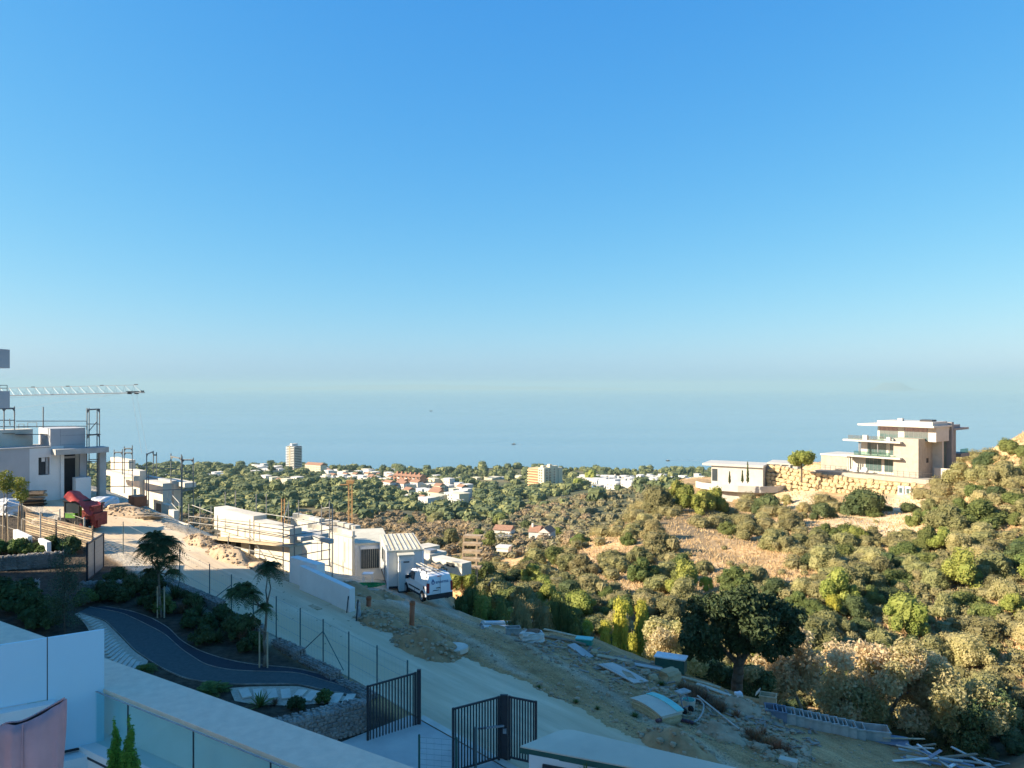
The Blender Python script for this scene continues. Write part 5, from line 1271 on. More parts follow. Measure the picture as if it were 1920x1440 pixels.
# ------------------------------------------------------------------ red machine, sheets and sacks in front of the shaded house
def machine():
    q = at(150, 992); rz = R(-12)
    t = thing('site_loader', 'red and green site loader under a red tarpaulin', 'machine', q, rz); s = q.y / F
    part('chassis', MB().b(-1.1, 1.2, -0.55, 0.55, 0.35, 0.85), 'iron_black', t)
    for x in (-0.75, 0.75):
        for y in (-0.62, 0.62):
            w = part('wheel', MB().tube((x, y - 0.14, 0.40), (x, y + 0.14, 0.40), 0.40, n=16), 'rubber', t); part('rim', MB().tube((x, y - 0.15, 0.40), (x, y + 0.15, 0.40), 0.17, n=10), 'machine_red', w)
    part('engine', MB().b(0.6, 1.5, -0.5, 0.5, 0.80, 1.45).box((1.35, 0, 1.15), (0.35, 0.9, 1.2)), 'machine_red', t)
    cb = part('cab', MB().b(-0.9, -0.82, -0.5, -0.42, 0.85, 2.0).b(0.3, 0.38, -0.5, -0.42, 0.85, 2.0).b(-0.9, -0.82, 0.42, 0.5, 0.85, 2.0).b(0.3, 0.38, 0.42, 0.5, 0.85, 2.0).b(-0.95, 0.45, -0.55, 0.55, 2.0, 2.08), 'iron_black', t)
    part('pane', MB().b(-0.81, 0.29, -0.47, -0.45, 1.22, 1.98), 'window_dark', cb); part('door', MB().b(-0.81, 0.0, -0.49, -0.44, 0.86, 1.2), 'machine_green', cb); part('rear_pane', MB().b(-0.88, -0.86, -0.4, 0.4, 1.2, 1.98), 'window_dark', cb); part('seat', MB().b(-0.4, 0.0, -0.2, 0.2, 0.9, 1.6), 'hivis', cb)
    part('bumper', MB().b(1.45, 1.75, -0.6, 0.6, 0.35, 1.25).box((1.6, -0.3, 0.5), (0.5, 0.3, 0.5)), 'machine_red', t)
    part('exhaust', MB().tube((1.5, 0.3, 1.4), (1.55, 0.3, 1.9), 0.06).tube((1.55, 0.3, 1.9), (1.75, 0.3, 1.9), 0.07), 'iron_black', t)
    # red tarpaulin thrown over it
    rg = random.Random(6); rows = []
    for j in range(9):
        row = []
        for i in range(17):
            a = i / 16; b = j / 8; x = -0.75 + 2.3 * a; y = -0.7 + 1.4 * b; z = 2.62 - 1.05 * a + 0.12 * math.sin(5 * a + 3 * b) - 0.55 * max(0, 0.25 - b) * (2 + math.sin(9 * a)) + rg.uniform(-0.05, 0.05)
            row.append((x, y, z))
        rows.append(row)
    tp_ = thing('tarpaulin', 'crumpled red tarpaulin thrown over the loader', 'tarpaulin', q, rz); part('sheet', MB().grid(rows), 'tarp_red', tp_, smooth=True)
    # timber stack and slatted hoarding before it
    a = at(48, 1002); b = at(172, 1036); f = thing('slat_fence', 'fence of long horizontal brown slats before the red loader', 'fence', a, math.atan2(b.y - a.y, b.x - a.x)); L = math.hypot(b.x - a.x, b.y - a.y); dz = b.z - a.z
    for k in range(10):
        z = 0.08 + k * 0.15
        part('slat', MB().add([(0, 0, z), (L, 0, z + dz), (L, 0.03, z + dz), (0, 0.03, z), (0, 0, z + 0.10), (L, 0, z + dz + 0.10), (L, 0.03, z + dz + 0.10), (0, 0.03, z + 0.10)], [(0, 3, 2, 1), (4, 5, 6, 7), (0, 1, 5, 4), (1, 2, 6, 5), (2, 3, 7, 6), (3, 0, 4, 7)]), ('wood_old', 'wood_pale', 'rubble')[k % 3], f)
    for k in range(5): part('post', MB().box((L * k / 4, 0.06, 0.8 + dz * k / 4), (0.07, 0.07, 1.8)), 'wood_old', f)
    fp_ = []
    for px, py in ((-8, 985), (41, 1000), (76, 1018), (112, 1012), (158, 1030)): fp_.append(at(px, py))
    wire_fence('pale-posted wire fence before the slat fence and loader', fp_, 2.05, 'scaffold_pale', 0.05, 3, wmat='scaffold_pale', rw=0.012)
    # low white planter walls
    a = at(0, 1030); w = thing('planter_wall', 'low sunlit white wall at left below the wire fence', 'wall', at(52, 1034), DEV); 
    part('wall', MB().b(-3.4, 0, 0, 0.25, -0.3, 0.95), 'white_wall', w); part('wall', MB().b(0.3, 2.1, 0.5, 0.75, -0.3, 0.8), 'white_wall', w)
    rg = random.Random(12)
    for (px, py, sx_, sz, mat, lab) in ((195, 950, 2.4, 0.9, 'plastic_film', 'large crumpled sheet of clear plastic right of the red tarpaulin'), (100, 918, 1.3, 1.0, 'plastic_film', 'white plastic wrap heap below the house doorway'),
                                         (125, 928, 1.1, 1.0, 'sack', 'pale bulging builder sack before the doorway'), (148, 930, 1.0, 0.8, 'sack', 'smaller pale builder sack right of the bulging one'), (12, 965, 2.2, 1.3, 'plastic_film', 'grey plastic-wrapped pallet at the left edge behind the young tree'),
                                         (75, 985, 1.0, 0.6, 'sack', 'grey sack behind the slat fence'), (222, 955, 1.8, 0.5, 'rubble', 'low heap of pale rubble on the site road'), (275, 965, 1.2, 0.4, 'boulder', 'low tan heap beside the stepped white wall')):
        q = at(px, py); mb = MB().rock((0, 0, sz * 0.4), (sx_, sx_ * 0.7, sz), rg, rg.uniform(0, 3), (14, 9), 0.13); tag(obj('wrapped_heap', mb, mat, loc=q, smooth=(mat == 'sack')), lab, 'heap')
    q = at(62, 948); t = thing('timber_stack', 'dark stack of offcuts and formwork left of the loader', 'stack', q, 0.3)
    for k in range(9): part('plank', MB().box((rg.uniform(-.2, .2), rg.uniform(-.3, .3), 0.1 + 0.13 * k), (1.6, 0.5, 0.1), rg.uniform(-.3, .3)), rg.choice(['wood_old', 'iron_black', 'wood_pale']), t)
    q = at(285, 975); t = thing('timber_stack', 'loose planks dumped at the foot of the stepped white wall', 'stack', q, 0.8)
    for k in range(7): part('plank', MB().box((rg.uniform(-.3, .3), rg.uniform(-.3, .3), 0.12 + 0.06 * k), (1.7, 0.18, 0.05), rg.uniform(-.9, .9), 0, rg.uniform(-.15, .15)), rg.choice(['wood_old', 'raw_concrete', 'wood_pale']), t)
    q = at(258, 948); tag(obj('brick_pallet', MB().b(-0.7, 0.7, -0.5, 0.5, 0.0, 0.7).b(-0.75, 0.75, -0.55, 0.55, -0.15, -0.002), 'pipe_orange', loc=(q.x, q.y, q.z + 0.15), rz=DEV), 'low pallet of orange-brown bricks before the white walls', 'pallet')
machine()
# young staked trees at the far left
def young_trees():
    for k, (px, py, tops, lab) in enumerate(((10, 1018, [(6, 900, 18), (14, 912, 14)], 'young yellow-green tree tied to stakes at the left edge'), (39, 1000, [(36, 908, 14), (39, 928, 13)], 'slimmer young yellow-green tree right of the staked one'))):
        q = at(px, py); t = thing('young_tree', lab, 'tree', q); mb = MB(); rg = random.Random(k); lobes = []
        for (tx, ty, r) in tops:
            c = P3(tx, ty, q.y) - q; lobes.append((c.x, c.y, c.z, r * q.y / F, r * q.y / F, r * q.y / F)); limb(mb, (0, 0, 0), c, 0.045, 0.015, rg, 4, 0.02)
        mb.tube((0, 0, -0.15), (0, 0, 0.2), 0.07)
        part('trunk', mb, 'bark_pale', t)
        part('crown', quads_mesh('crown', leaf_arrays(np.random.default_rng(60 + k), lobes, 900, 0.09, 0.3, 0.2, 0.45, 0.9), 'leaf_lime'), None, t)
        for dx in (-0.2, 0.2): part('stake', MB().tube((dx, 0, -0.1), (dx * 0.7, 0, 1.9), 0.035), 'wood_pale', t)
    q = at(48, 1028); tag(obj('strap_plant', GARDEN['strap'], None, loc=q), 'small yellow shoot of a plant before the low white wall', 'plant')
young_trees()
# ------------------------------------------------------------------ shrubs on the hillside across the ravine
SH = {}
def shrub_kinds():
    for kind, mat, seeds in (('olive', 'leaf_olive', 6), ('green', 'leaf_green', 4), ('deep', 'leaf_deep', 3), ('dry', 'leaf_drygreen', 3), ('yellow', 'leaf_yellow', 2), ('lime', 'leaf_lime', 3)):
        SH[kind] = []
        for i in range(seeds):
            if kind == 'yellow': m_ = shrub_mesh('shrub', 500 + i, mat, 2.0, 3.2, 2600, 0.055, 8, 0.74, 1.4)
            elif kind == 'lime': m_ = shrub_mesh('shrub', 520 + i, mat, 2.0, 2.6, 3600, 0.050, 10, 0.78, 1.3)
            else: m_ = shrub_mesh('shrub', sum(map(ord, kind)) * 7 + i, mat, 2.0, 1.35 + 0.12 * i, 4600, 0.044, 9 + i % 4, 0.80)
            SH[kind].append(m_)
shrub_kinds()
def zone(px, py):
    if px > 1740: return 'near the crest at the right edge' if py < 960 else ('halfway down the steep slope at the right edge' if py < 1130 else 'low on the slope at the right edge')
    if py < 980 and px > 1430: return 'on the sandy bank below the stone villa'
    if px < 1000: return 'on the slope straight behind the parked van'
    if px < 1120: return 'on the slope between the van and the yellow trees'
    if px < 1420: return 'on the dry-grass hillside left of the villa' if py < 1050 else ('below the bare golden patch' if py < 1120 else 'in the ravine left of the dark oak')
    if py > 1150: return 'in the hollow above the tan oaks'
    return 'just behind the dark oak crown' if px < 1570 else 'midway between the tan oaks and the villa'
KN = {'olive': 'grey-olive rounded shrub', 'green': 'mid-green rounded shrub', 'deep': 'dark green dense shrub', 'dry': 'pale dry-leaved shrub', 'yellow': 'bright yellow broom bush', 'lime': 'yellow-green upright bush'}
def put_shrub(q, w, kind, rg, hs=1.0, sink=0.12):
    me = rg.choice(SH[kind]); o = obj('shrub', me, None, loc=(q.x, q.y, q.z - sink * w), rz=rg.uniform(0, 6.28)); k = w / 2.0
    o.scale = (k * rg.uniform(0.9, 1.1), k * rg.uniform(0.9, 1.1), k * hs * rg.uniform(0.85, 1.15))
    px, py = px_of(q.x, q.y, q.z); z = zone(px, py)
    sz = 'small ' if w < 1.9 else ('large ' if w > 3.7 else '')
    return tag(o, '%s%s %s' % (sz, KN[kind], z), 'shrub', sz + '%s %s' % (KN[kind].replace('shrub', 'shrubs').replace('bush', 'bushes'), z))
HAND = [(1238, 1040, 74, 'olive'), (1200, 1000, 40, 'olive'), (1147, 1060, 60, 'olive'), (1179, 1020, 32, 'green'), (1080, 1012, 40, 'green'), (1179, 962, 52, 'green'), (1231, 962, 72, 'olive'),
 (1268, 952, 46, 'lime'), (1291, 960, 50, 'lime'), (1318, 965, 46, 'lime'), (1345, 965, 46, 'lime'), (1006, 1055, 50, 'olive'), (1024, 1082, 46, 'olive'), (1152, 1075, 62, 'olive'), (1204, 1090, 60, 'green'), (1235, 1108, 55, 'olive'),
 (1068, 1130, 62, 'deep'), (1055, 1170, 72, 'green'), (964, 1135, 72, 'green'), (912, 1098, 70, 'green'), (1167, 1180, 40, 'yellow'), (1204, 1170, 34, 'yellow'), (1136, 1205, 30, 'yellow'), (1185, 1222, 28, 'yellow'), (1323, 1110, 24, 'yellow'), (1217, 1195, 22, 'yellow'), (1100, 1200, 30, 'yellow'),
 (1438, 962, 58, 'deep'), (1546, 972, 50, 'deep'), (1617, 962, 82, 'deep'), (1640, 968, 34, 'green'), (1709, 960, 42, 'deep'), (1720, 985, 44, 'green'), (1665, 958, 20, 'green'), (1454, 1030, 64, 'olive'), (1573, 1050, 70, 'green'), (1698, 1048, 62, 'green'),
 (1779, 1005, 76, 'olive'), (1839, 985, 92, 'green'), (1860, 1090, 92, 'olive'), (1600, 1096, 20, 'yellow'), (1562, 1155, 32, 'yellow'), (1698, 1190, 72, 'lime'), (1480, 990, 40, 'olive'), (1400, 990, 46, 'olive'), (1365, 1000, 40, 'green'),
 (1800, 905, 60, 'olive'), (1850, 880, 60, 'deep'), (1830, 850, 50, 'olive'), (1895, 850, 50, 'green'), (1760, 940, 50, 'olive'), (1885, 910, 60, 'olive'), (1475, 945, 26, 'dry'), (1508, 960, 30, 'dry'), (880, 1100, 50, 'green'), (868, 1112, 56, 'lime'), (872, 1090, 46, 'olive'), (850, 1098, 40, 'green'), (872, 1078, 40, 'green'), (858, 1086, 36, 'lime'), (895, 1082, 40, 'olive'), (925, 1098, 40, 'olive'), (1870, 835, 46, 'olive')]
def hillside():
    rg = random.Random(21); placed = []; small = []
    for (px, py, w, kind) in HAND:
        q = at(px, py, 52.0); W = w * q.y / F
        if q.y > 230: continue
        placed.append((q.x, q.y, W)); put_shrub(q, W * 1.05, kind, rg)
    # taller bushes rooted deep in the ravine: pixel, distance, row of the top, kind
    for (px, D_, top, wpx, kind, lab) in ((1160, 60, 1112, 44, 'yellow', 'tall yellow-leaved tree left in the ravine group'), (1203, 61, 1118, 36, 'yellow', 'tall yellow-leaved tree right in the ravine group'), (1136, 57, 1166, 34, 'yellow', 'low yellow bush at the foot of the yellow trees'), (1186, 55, 1180, 30, 'yellow', 'low yellow bush before the pale scrub oak'), (1100, 58, 1165, 36, 'lime', 'yellow-green bush left of the yellow trees'),
                                          (1060, 58, 1105, 70, 'green', 'tall green tree left of the yellow trees'), (878, 55, 1092, 50, 'green', 'green bush right behind the van'), (905, 54, 1100, 52, 'lime', 'yellow-green bush behind the iron trestle'), (940, 53, 1115, 52, 'green', 'green bush right of the iron trestle'), (975, 54, 1110, 56, 'olive', 'olive bush above the pipe bundle'), (1015, 56, 1115, 60, 'olive', 'olive bush above the rubbish sack')):
        x_ = (px - 960) / F * D_; z_ = hz(x_, D_); W = wpx * D_ / F; hgt = (HZ - top) / F * D_ - z_; me = rg.choice(SH[kind]); zz = [v.co.z for v in me.vertices]; mh = max(zz)
        o = obj('ravine_bush', me, None, loc=(x_, D_, z_ - 0.1), rz=rg.uniform(0, 6)); o.scale = (W / 2, W / 2, max(1.0, hgt) / mh); tag(o, lab, 'bush'); placed.append((x_, D_, W))
    def dens(px, py):
        d = 0.36 if py < 1120 else 0.6
        if px > 1460 and py > 1005: d = 1.0
        if px > 1730: d = 1.0
        if py > 1110: d = 0.95
        for (cx, cy, rx, ry) in ((1330, 1030, 80, 38), (1640, 990, 110, 30), (1560, 990, 70, 25), (1170, 1085, 60, 25), (1270, 1000, 40, 25), (1490, 935, 60, 25), (1430, 1060, 40, 40), (1120, 1050, 50, 25), (1690, 955, 60, 22), (1330, 1110, 50, 30), (1500, 1090, 40, 20)):
            if ((px - cx) / rx) ** 2 + ((py - cy) / ry) ** 2 < 1: d *= 0.10
        if 1890 < px and py < 870: d *= 0.3
        return d
    cand = []
    for _ in range(9000):
        px = rg.uniform(852, 2010); py = rg.uniform(850, 1430)
        if rg.random() > dens(px, py): continue
        q = at(px, py, 52.0)
        if q.y > 215 or q.y < 53: continue
        t, p, pe, site = masks(np.array([q.x]), np.array([q.y]))
        if site[0] > 0.03: continue
        if any(math.hypot(q.x - cx, q.y - cy) < r for cx, cy, r in ((88, 180, 24), (56, 194, 15))): continue
        W = rg.uniform(1.5, 4.4) if rg.random() < 0.75 else rg.uniform(0.7, 1.6)
        if dens(px, py) < 0.2: W *= 0.5
        if any((q.x - a) ** 2 + (q.y - b) ** 2 < (0.345 * (W + w)) ** 2 for a, b, w in placed): continue
        placed.append((q.x, q.y, W)); kind = rg.choices(['olive', 'green', 'deep', 'dry', 'lime'], [50, 24, 6, 13, 7])[0]
        cand.append((W / q.y, q, W, kind))
    cand.sort(key=lambda c: -c[0])
    for i, (s, q, W, kind) in enumerate(cand):
        if i < 285: put_shrub(q, W * 1.12, kind, rg)
        else: small.append((q, W * 1.15))
    # the remaining small scrub and the dry grass, too many to count
    ng = np.random.default_rng(3); L = []
    for (q, W) in small: L.append((q.x, q.y, q.z + W * 0.25, W * 0.5, W * 0.5, W * 0.38))
    if L:
        core = core_mb(L, 0.75, (6, 4), random.Random(4))
        tag(obj('scrub', quads_mesh('scrub', leaf_arrays(ng, L, len(L) * 220, 0.11), 'leaf_olive', core), None), kind='stuff')
    print('shrubs', len(cand), len(small))
    G = []
    ng = np.random.default_rng(9)
    px = ng.uniform(860, 1990, 26000); py = ng.uniform(880, 1300, 26000)
    X = []; 
    # throw points on the ground by distance and bearing
    D = np.exp(ng.uniform(math.log(62), math.log(210), 90000)); U = ng.uniform(-0.08, 0.78, 90000); x = U * D; z = H(x, D); t, p, pe, site = masks(x, D)
    keep = (site < 0.05); 
    for cx, cy, r in ((88, 180, 22), (56, 194, 13)): keep &= np.hypot(x - cx, D - cy) > r
    x, D, z = x[keep], D[keep], z[keep]; n = len(x); hgt = ng.uniform(0.12, 0.40, n); a = ng.uniform(0, 6.28, n); w = ng.uniform(0.03, 0.09, n)
    dx, dy = np.cos(a) * w, np.sin(a) * w; lx, ly = ng.normal(size=n) * 0.15, ng.normal(size=n) * 0.15
    Q = np.stack([np.stack([x - dx, D - dy, z - 0.05], -1), np.stack([x + dx, D + dy, z - 0.05], -1), np.stack([x + dx * 0.5 + lx, D + dy * 0.5 + ly, z + hgt], -1), np.stack([x - dx * 0.6 + lx, D - dy * 0.6 + ly, z + hgt * 0.9], -1)], 1)
    tag(obj('dry_grass', quads_mesh('dry_grass', Q, 'grass_dry'), None), kind='stuff')
hillside()

# ------------------------------------------------------------------ the large oaks on the edge of the track
def big_tree(label, base, lobes_px, D, mats, seed, leaf, n, trunk, limbs_px, name='oak_tree', depth=1.6, core=0.55, rmin=0.45, jit=0.8, bark='bark', squash=0.9):
    rg = random.Random(seed); q = P3(base[0], base[1], D); t = thing(name, label, 'tree', q); lobes = []
    for (px, py, r) in lobes_px:
        c = P3(px, py, D + rg.uniform(-depth, depth)) - q; rr_ = r * D / F; lobes.append((c.x, c.y, c.z, rr_, rr_ * 1.1, rr_ * squash))
    k = len(mats)
    for i, m_ in enumerate(mats):
        sub = lobes if k == 1 else lobes[i::k]
        Q = leaf_arrays(np.random.default_rng(seed + i), sub, n // k, leaf, rmin, 0.25, 0.55, jit)
        part('crown', quads_mesh('crown', Q, m_, core_mb(sub, core, (8, 6), rg) if core else None), None, t)
    mb = MB()
    for (p0, p1, r0, r1) in limbs_px:
        a = P3(p0[0], p0[1], D) - q; b = P3(p1[0], p1[1], D + rg.uniform(-1, 1) * (0.3 if r1 > 0.1 else 1.0)) - q; limb(mb, a, b, r0, r1, rg, 4, 0.05)
    part('trunk', mb, bark, t, smooth=True)
    return t
lob = [(1395, 1130, 42), (1345, 1135, 34), (1440, 1140, 40), (1480, 1165, 30), (1310, 1160, 26), (1365, 1165, 38), (1420, 1175, 40), (1460, 1190, 34), (1330, 1190, 26), (1300, 1205, 24), (1320, 1222, 26), (1375, 1200, 26), (1495, 1195, 20), (1440, 1215, 26), (1400, 1112, 26), (1290, 1225, 16), (1345, 1225, 18), (1470, 1145, 26)]
_r = random.Random(8); lob = [(a, b, r * 0.74) for a, b, r in lob] + [(1395 + 100 * math.cos(q) * k + _r.uniform(-8, 8), 1168 + 58 * math.sin(q) * k + _r.uniform(-8, 8), _r.uniform(9, 17)) for k in (0.55, 0.9, 1.08) for q in [_r.uniform(0, 6.28) for _ in range(14)]]
big_tree('large dark holm oak with forked trunk standing in shade by the track', (1378, 1296), lob, 42.0, ['leaf_oak'], 700, 0.13, 15000, None,
         [((1378, 1310), (1384, 1248), 0.34, 0.28), ((1384, 1248), (1345, 1200), 0.17, 0.07), ((1384, 1250), (1420, 1195), 0.22, 0.10), ((1420, 1195), (1462, 1165), 0.10, 0.04), ((1384, 1248), (1385, 1180), 0.14, 0.05), ((1345, 1200), (1310, 1180), 0.08, 0.03), ((1405, 1222), (1450, 1205), 0.08, 0.03), ((1360, 1217), (1320, 1222), 0.06, 0.02)], depth=2.0, core=0.34, rmin=0.35)
def lobefill(cx, cy, rx, ry, n, r, seed):
    rg = random.Random(seed); out = []
    while len(out) < n:
        a, b = rg.uniform(-1, 1), rg.uniform(-1, 1)
        if a * a + b * b < 0.8: out.append((cx + a * rx, cy + b * ry, r * rg.uniform(0.65, 1.15)))
    return out
big_tree('broad sunlit oak with dry tan leaves above the plank heap', (1640, 1430), lobefill(1645, 1290, 135, 95, 46, 30, 1), 56.0, ['leaf_dry', 'leaf_drygreen', 'leaf_dry'], 720, 0.15, 26000, None,
         [((1640, 1440), (1650, 1370), 0.30, 0.22), ((1650, 1370), (1600, 1290), 0.16, 0.05), ((1650, 1370), (1700, 1280), 0.18, 0.05), ((1650, 1370), (1655, 1260), 0.14, 0.04), ((1700, 1300), (1740, 1285), 0.08, 0.03), ((1620, 1320), (1565, 1290), 0.08, 0.03)], depth=2.6, core=0.22, rmin=0.35, jit=1.0, bark='bark_pale')
big_tree('smaller pinkish dry oak right beside the dark holm oak', (1520, 1400), lobefill(1478, 1240, 48, 62, 18, 24, 2), 52.5, ['leaf_dry'], 740, 0.15, 9000, None,
         [((1520, 1410), (1490, 1300), 0.18, 0.10), ((1490, 1300), (1470, 1220), 0.09, 0.03), ((1490, 1300), (1510, 1240), 0.07, 0.03)], depth=1.4, core=0.22, rmin=0.35, jit=1.0, bark='bark_pale')
big_tree('greener oak leaning out behind the plank heap at right', (1790, 1450), lobefill(1815, 1345, 75, 62, 26, 26, 3), 54.0, ['leaf_drygreen', 'leaf_deep'], 760, 0.14, 14000, None,
         [((1780, 1460), (1800, 1390), 0.22, 0.14), ((1800, 1390), (1850, 1330), 0.10, 0.04), ((1800, 1390), (1780, 1320), 0.10, 0.04)], depth=2.0, core=0.22, rmin=0.35, jit=1.0)
big_tree('pale dry scrub oak left of the dark holm oak', (1270, 1300), lobefill(1262, 1205, 52, 42, 18, 22, 5), 54.0, ['leaf_drygreen', 'leaf_dry'], 780, 0.13, 9000, None,
         [((1270, 1310), (1262, 1240), 0.14, 0.08), ((1262, 1240), (1240, 1190), 0.06, 0.02), ((1262, 1240), (1290, 1195), 0.06, 0.02)], depth=1.6, core=0.45, rmin=0.4, jit=0.9)
big_tree('low green scrub tree under the dark oak crown', (1400, 1330), lobefill(1330, 1268, 70, 26, 14, 20, 6), 47.5, ['leaf_deep', 'leaf_drygreen'], 790, 0.12, 6000, None, [((1340, 1330), (1335, 1270), 0.10, 0.05)], depth=1.2, core=0.45)
big_tree('low green scrub tree right of the dark oak trunk', (1450, 1340), lobefill(1425, 1282, 40, 26, 10, 18, 7), 47.5, ['leaf_deep', 'leaf_drygreen'], 795, 0.12, 4500, None, [((1425, 1340), (1425, 1285), 0.10, 0.05)], depth=1.2, core=0.45)

# ------------------------------------------------------------------ villa on the hill
def villa():
    D = 164.0; VR = R(-50); c0 = P3(1722, 893, D)
    t = thing('modern_villa', 'large modern white villa with cantilevered slabs on the hill at right', 'villa', c0, VR)
    t.scale = (0.84, 0.80, 1.0)
    B = lambda n, m_, *a, parent=None: part(n, MB().b(*a), m_, parent or t)
    B('stone_block', 'villa_stone', -6.2, 0, 0, 9.0, -1.5, 7.9)
    B('ground_floor', 'villa_white', -18.5, -6.21, 2.6, 12, -1.0, 3.3)
    B('middle_floor', 'villa_white', -16.0, -6.21, 2.8, 12, 3.72, 6.8)
    B('terrace_slab', 'villa_white', -19.5, -3.9, -1.6, 2.595, 3.32, 3.7)
    B('terrace_slab', 'villa_white', -19.0, -3.9, -1.6, 4.4, 6.82, 7.2)
    B('upper_floor', 'villa_white', -12.2, 2.6, 4.4, 13, 7.21, 10.3)
    r_ = B('roof_slab', 'villa_white', -16.5, 3.0, 1.8, 14, 10.32, 10.72); B('roof_curb', 'villa_white', -11.8, 2.2, 3.2, 13, 10.722, 11.5, parent=r_); B('skylight', 'steel_dark', -2.0, 1.0, 6, 9, 11.502, 11.9, parent=r_); B('chimney', 'villa_white', -6.8, -5.6, 4, 5.2, 11.502, 12.1, parent=r_)
    B('pool_wing', 'villa_stone', -27.0, -18.6, 2.0, 12, -2.0, 2.9); B('pool_wing_roof', 'villa_white', -27.2, -18.55, 1.8, 12.2, 2.902, 3.3)
    # right hand parts on the shaded side
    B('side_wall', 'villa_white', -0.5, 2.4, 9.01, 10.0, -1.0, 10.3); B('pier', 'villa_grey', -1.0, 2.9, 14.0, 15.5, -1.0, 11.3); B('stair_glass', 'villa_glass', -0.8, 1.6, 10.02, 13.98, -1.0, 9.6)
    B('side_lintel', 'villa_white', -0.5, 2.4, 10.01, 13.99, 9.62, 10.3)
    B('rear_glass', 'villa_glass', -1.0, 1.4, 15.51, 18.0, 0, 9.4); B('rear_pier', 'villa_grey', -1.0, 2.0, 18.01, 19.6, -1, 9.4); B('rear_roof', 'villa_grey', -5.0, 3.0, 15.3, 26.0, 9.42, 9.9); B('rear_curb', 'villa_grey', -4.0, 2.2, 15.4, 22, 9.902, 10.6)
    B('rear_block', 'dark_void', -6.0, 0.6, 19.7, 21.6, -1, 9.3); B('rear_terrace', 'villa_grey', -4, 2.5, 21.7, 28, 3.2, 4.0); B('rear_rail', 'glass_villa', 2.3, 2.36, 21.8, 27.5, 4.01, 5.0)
    B('stone_window', 'dark_void', -0.01, 0.02, 5.0, 6.4, 2.6, 3.6)
    # glazed bays: each pane a part on a dark slab that stands in for the unlit room
    for (x0, x1, y, z0, z1, n) in ((-14.6, -10.4, 2.55, 0.15, 3.1, 4), (-9.6, -7.4, 2.55, 0.15, 3.1, 2), (-14.2, -9.3, 2.75, 3.9, 6.6, 5), (-8.2, -6.6, 2.75, 3.9, 6.6, 2), (-11.6, -6.9, 4.35, 7.35, 10.1, 4), (-5.2, 0.6, 4.35, 7.35, 10.1, 5)):
        w = part('window', MB().b(x0, x1, y, y + 0.04, z0, z1), 'villa_glass', t)
        for k in range(n): part('pane', MB().b(x0 + (x1 - x0) * k / n + 0.05, x0 + (x1 - x0) * (k + 1) / n - 0.05, y - 0.04, y - 0.01, z0 + 0.05, z1 - 0.05), 'villa_glass', w)
        for k in range(n + 1): part('mullion', MB().b(x0 + (x1 - x0) * k / n - 0.02, x0 + (x1 - x0) * k / n + 0.02, y - 0.06, y - 0.042, z0, z1), 'steel_galv', w)
    for x in (-18.3, -17.7, -17.1): B('column', 'villa_white', x, x + 0.22, -0.6, -0.3, 0, 3.3)
    for x in (-15.2, -14.9, -10.2): B('column', 'villa_grey', x, x + 0.16, -0.4, -0.2, 3.72, 6.8)
    for (x0, x1, y, z) in ((-16.0, -6.3, -1.5, 3.72), (-17.6, -8.0, -1.45, 7.22)):
        n = 6
        for k in range(n): part('rail_pane', MB().b(x0 + (x1 - x0) * k / n + 0.03, x0 + (x1 - x0) * (k + 1) / n - 0.03, y, y + 0.03, z, z + 0.95), 'glass_villa', t)
    B('planter', 'villa_white', -13.6, -12.4, -1.55, -0.6, 7.22, 8.3); B('planter', 'villa_white', -7.4, -6.4, -1.55, -0.6, 7.22, 8.1)
    B('terrace', 'villa_stone', -27, 3.5, -2.6, 2.59, -1.6, -0.4)
    B('garden_wall', 'villa_white', 1.5, 8.5, 6.0, 6.4, -2, 1.6)
    # pool furniture and fence
    f = thing('wire_fence', 'thin dark fence along the villa terrace edge', 'fence', c0, VR); z = 0.0
    for k in range(24): part('post', MB().b(-27 + k * 1.25, -26.95 + k * 1.25, -2.55, -2.5, z - 0.02, z + 1.05), 'steel_dark', f)
    part('rail', MB().b(-27, 4.4, -2.54, -2.51, z + 1.0, z + 1.04), 'steel_dark', f); part('rail', MB().b(-27, 4.4, -2.54, -2.51, z + 0.5, z + 0.53), 'steel_dark', f)
    for k, (x, lab) in enumerate(((-13.6, 'white rounded lounge seat at the left of the villa terrace'), (-11.4, 'white low table seat in the middle of the villa terrace'))):
        l_ = thing('lounge_seat', lab, 'seat', c0 + Matrix.Rotation(VR, 3, 'Z') @ Vector((x, -0.6, 0)), VR); part('base', MB().b(-0.7, 0.7, -0.5, 0.5, 0, 0.4), 'plastic_white', l_); part('backrest', MB().rock((0, 0.3, 0.6), (1.3, 0.5, 0.8), random.Random(k), 0, (10, 6), 0.05), 'plastic_white', l_)
    # boulder wall
    w = thing('boulder_wall', 'retaining wall of big cream boulders below the villa terrace', 'wall', c0, VR); rg = random.Random(33)
    meshes = [MB().rock((0, 0, 0), (1, 1, 1), rg, 0, (8, 6), 0.14).mesh('boulder', 'boulder') for _ in range(8)]
    part('backfill', MB().b(-31.4, 4.0, -3.0, -2.0, -9.0, -1.3), 'earth', w)
    x = -34.0
    for row in range(7):
        x = -34.0 + rg.uniform(0, 0.5)
        while x < 5:
            L = rg.uniform(0.9, 1.9); hgt = rg.uniform(0.85, 1.2)
            zz = -1.75 - row * 0.92 + rg.uniform(-0.12, 0.12) + max(0, (-14 - x)) * 0.075
            # the wall grows taller to the left
            if row <= 4 + (1 if x < -14 else 0):
                o = obj('boulder', rg.choice(meshes), None, w, (x + L / 2, -3.0 - row * 0.22 + rg.uniform(-0.15, 0.15), zz), rg.uniform(-0.25, 0.25)); o.scale = (L * 1.06, 1.0, hgt)
            x += L
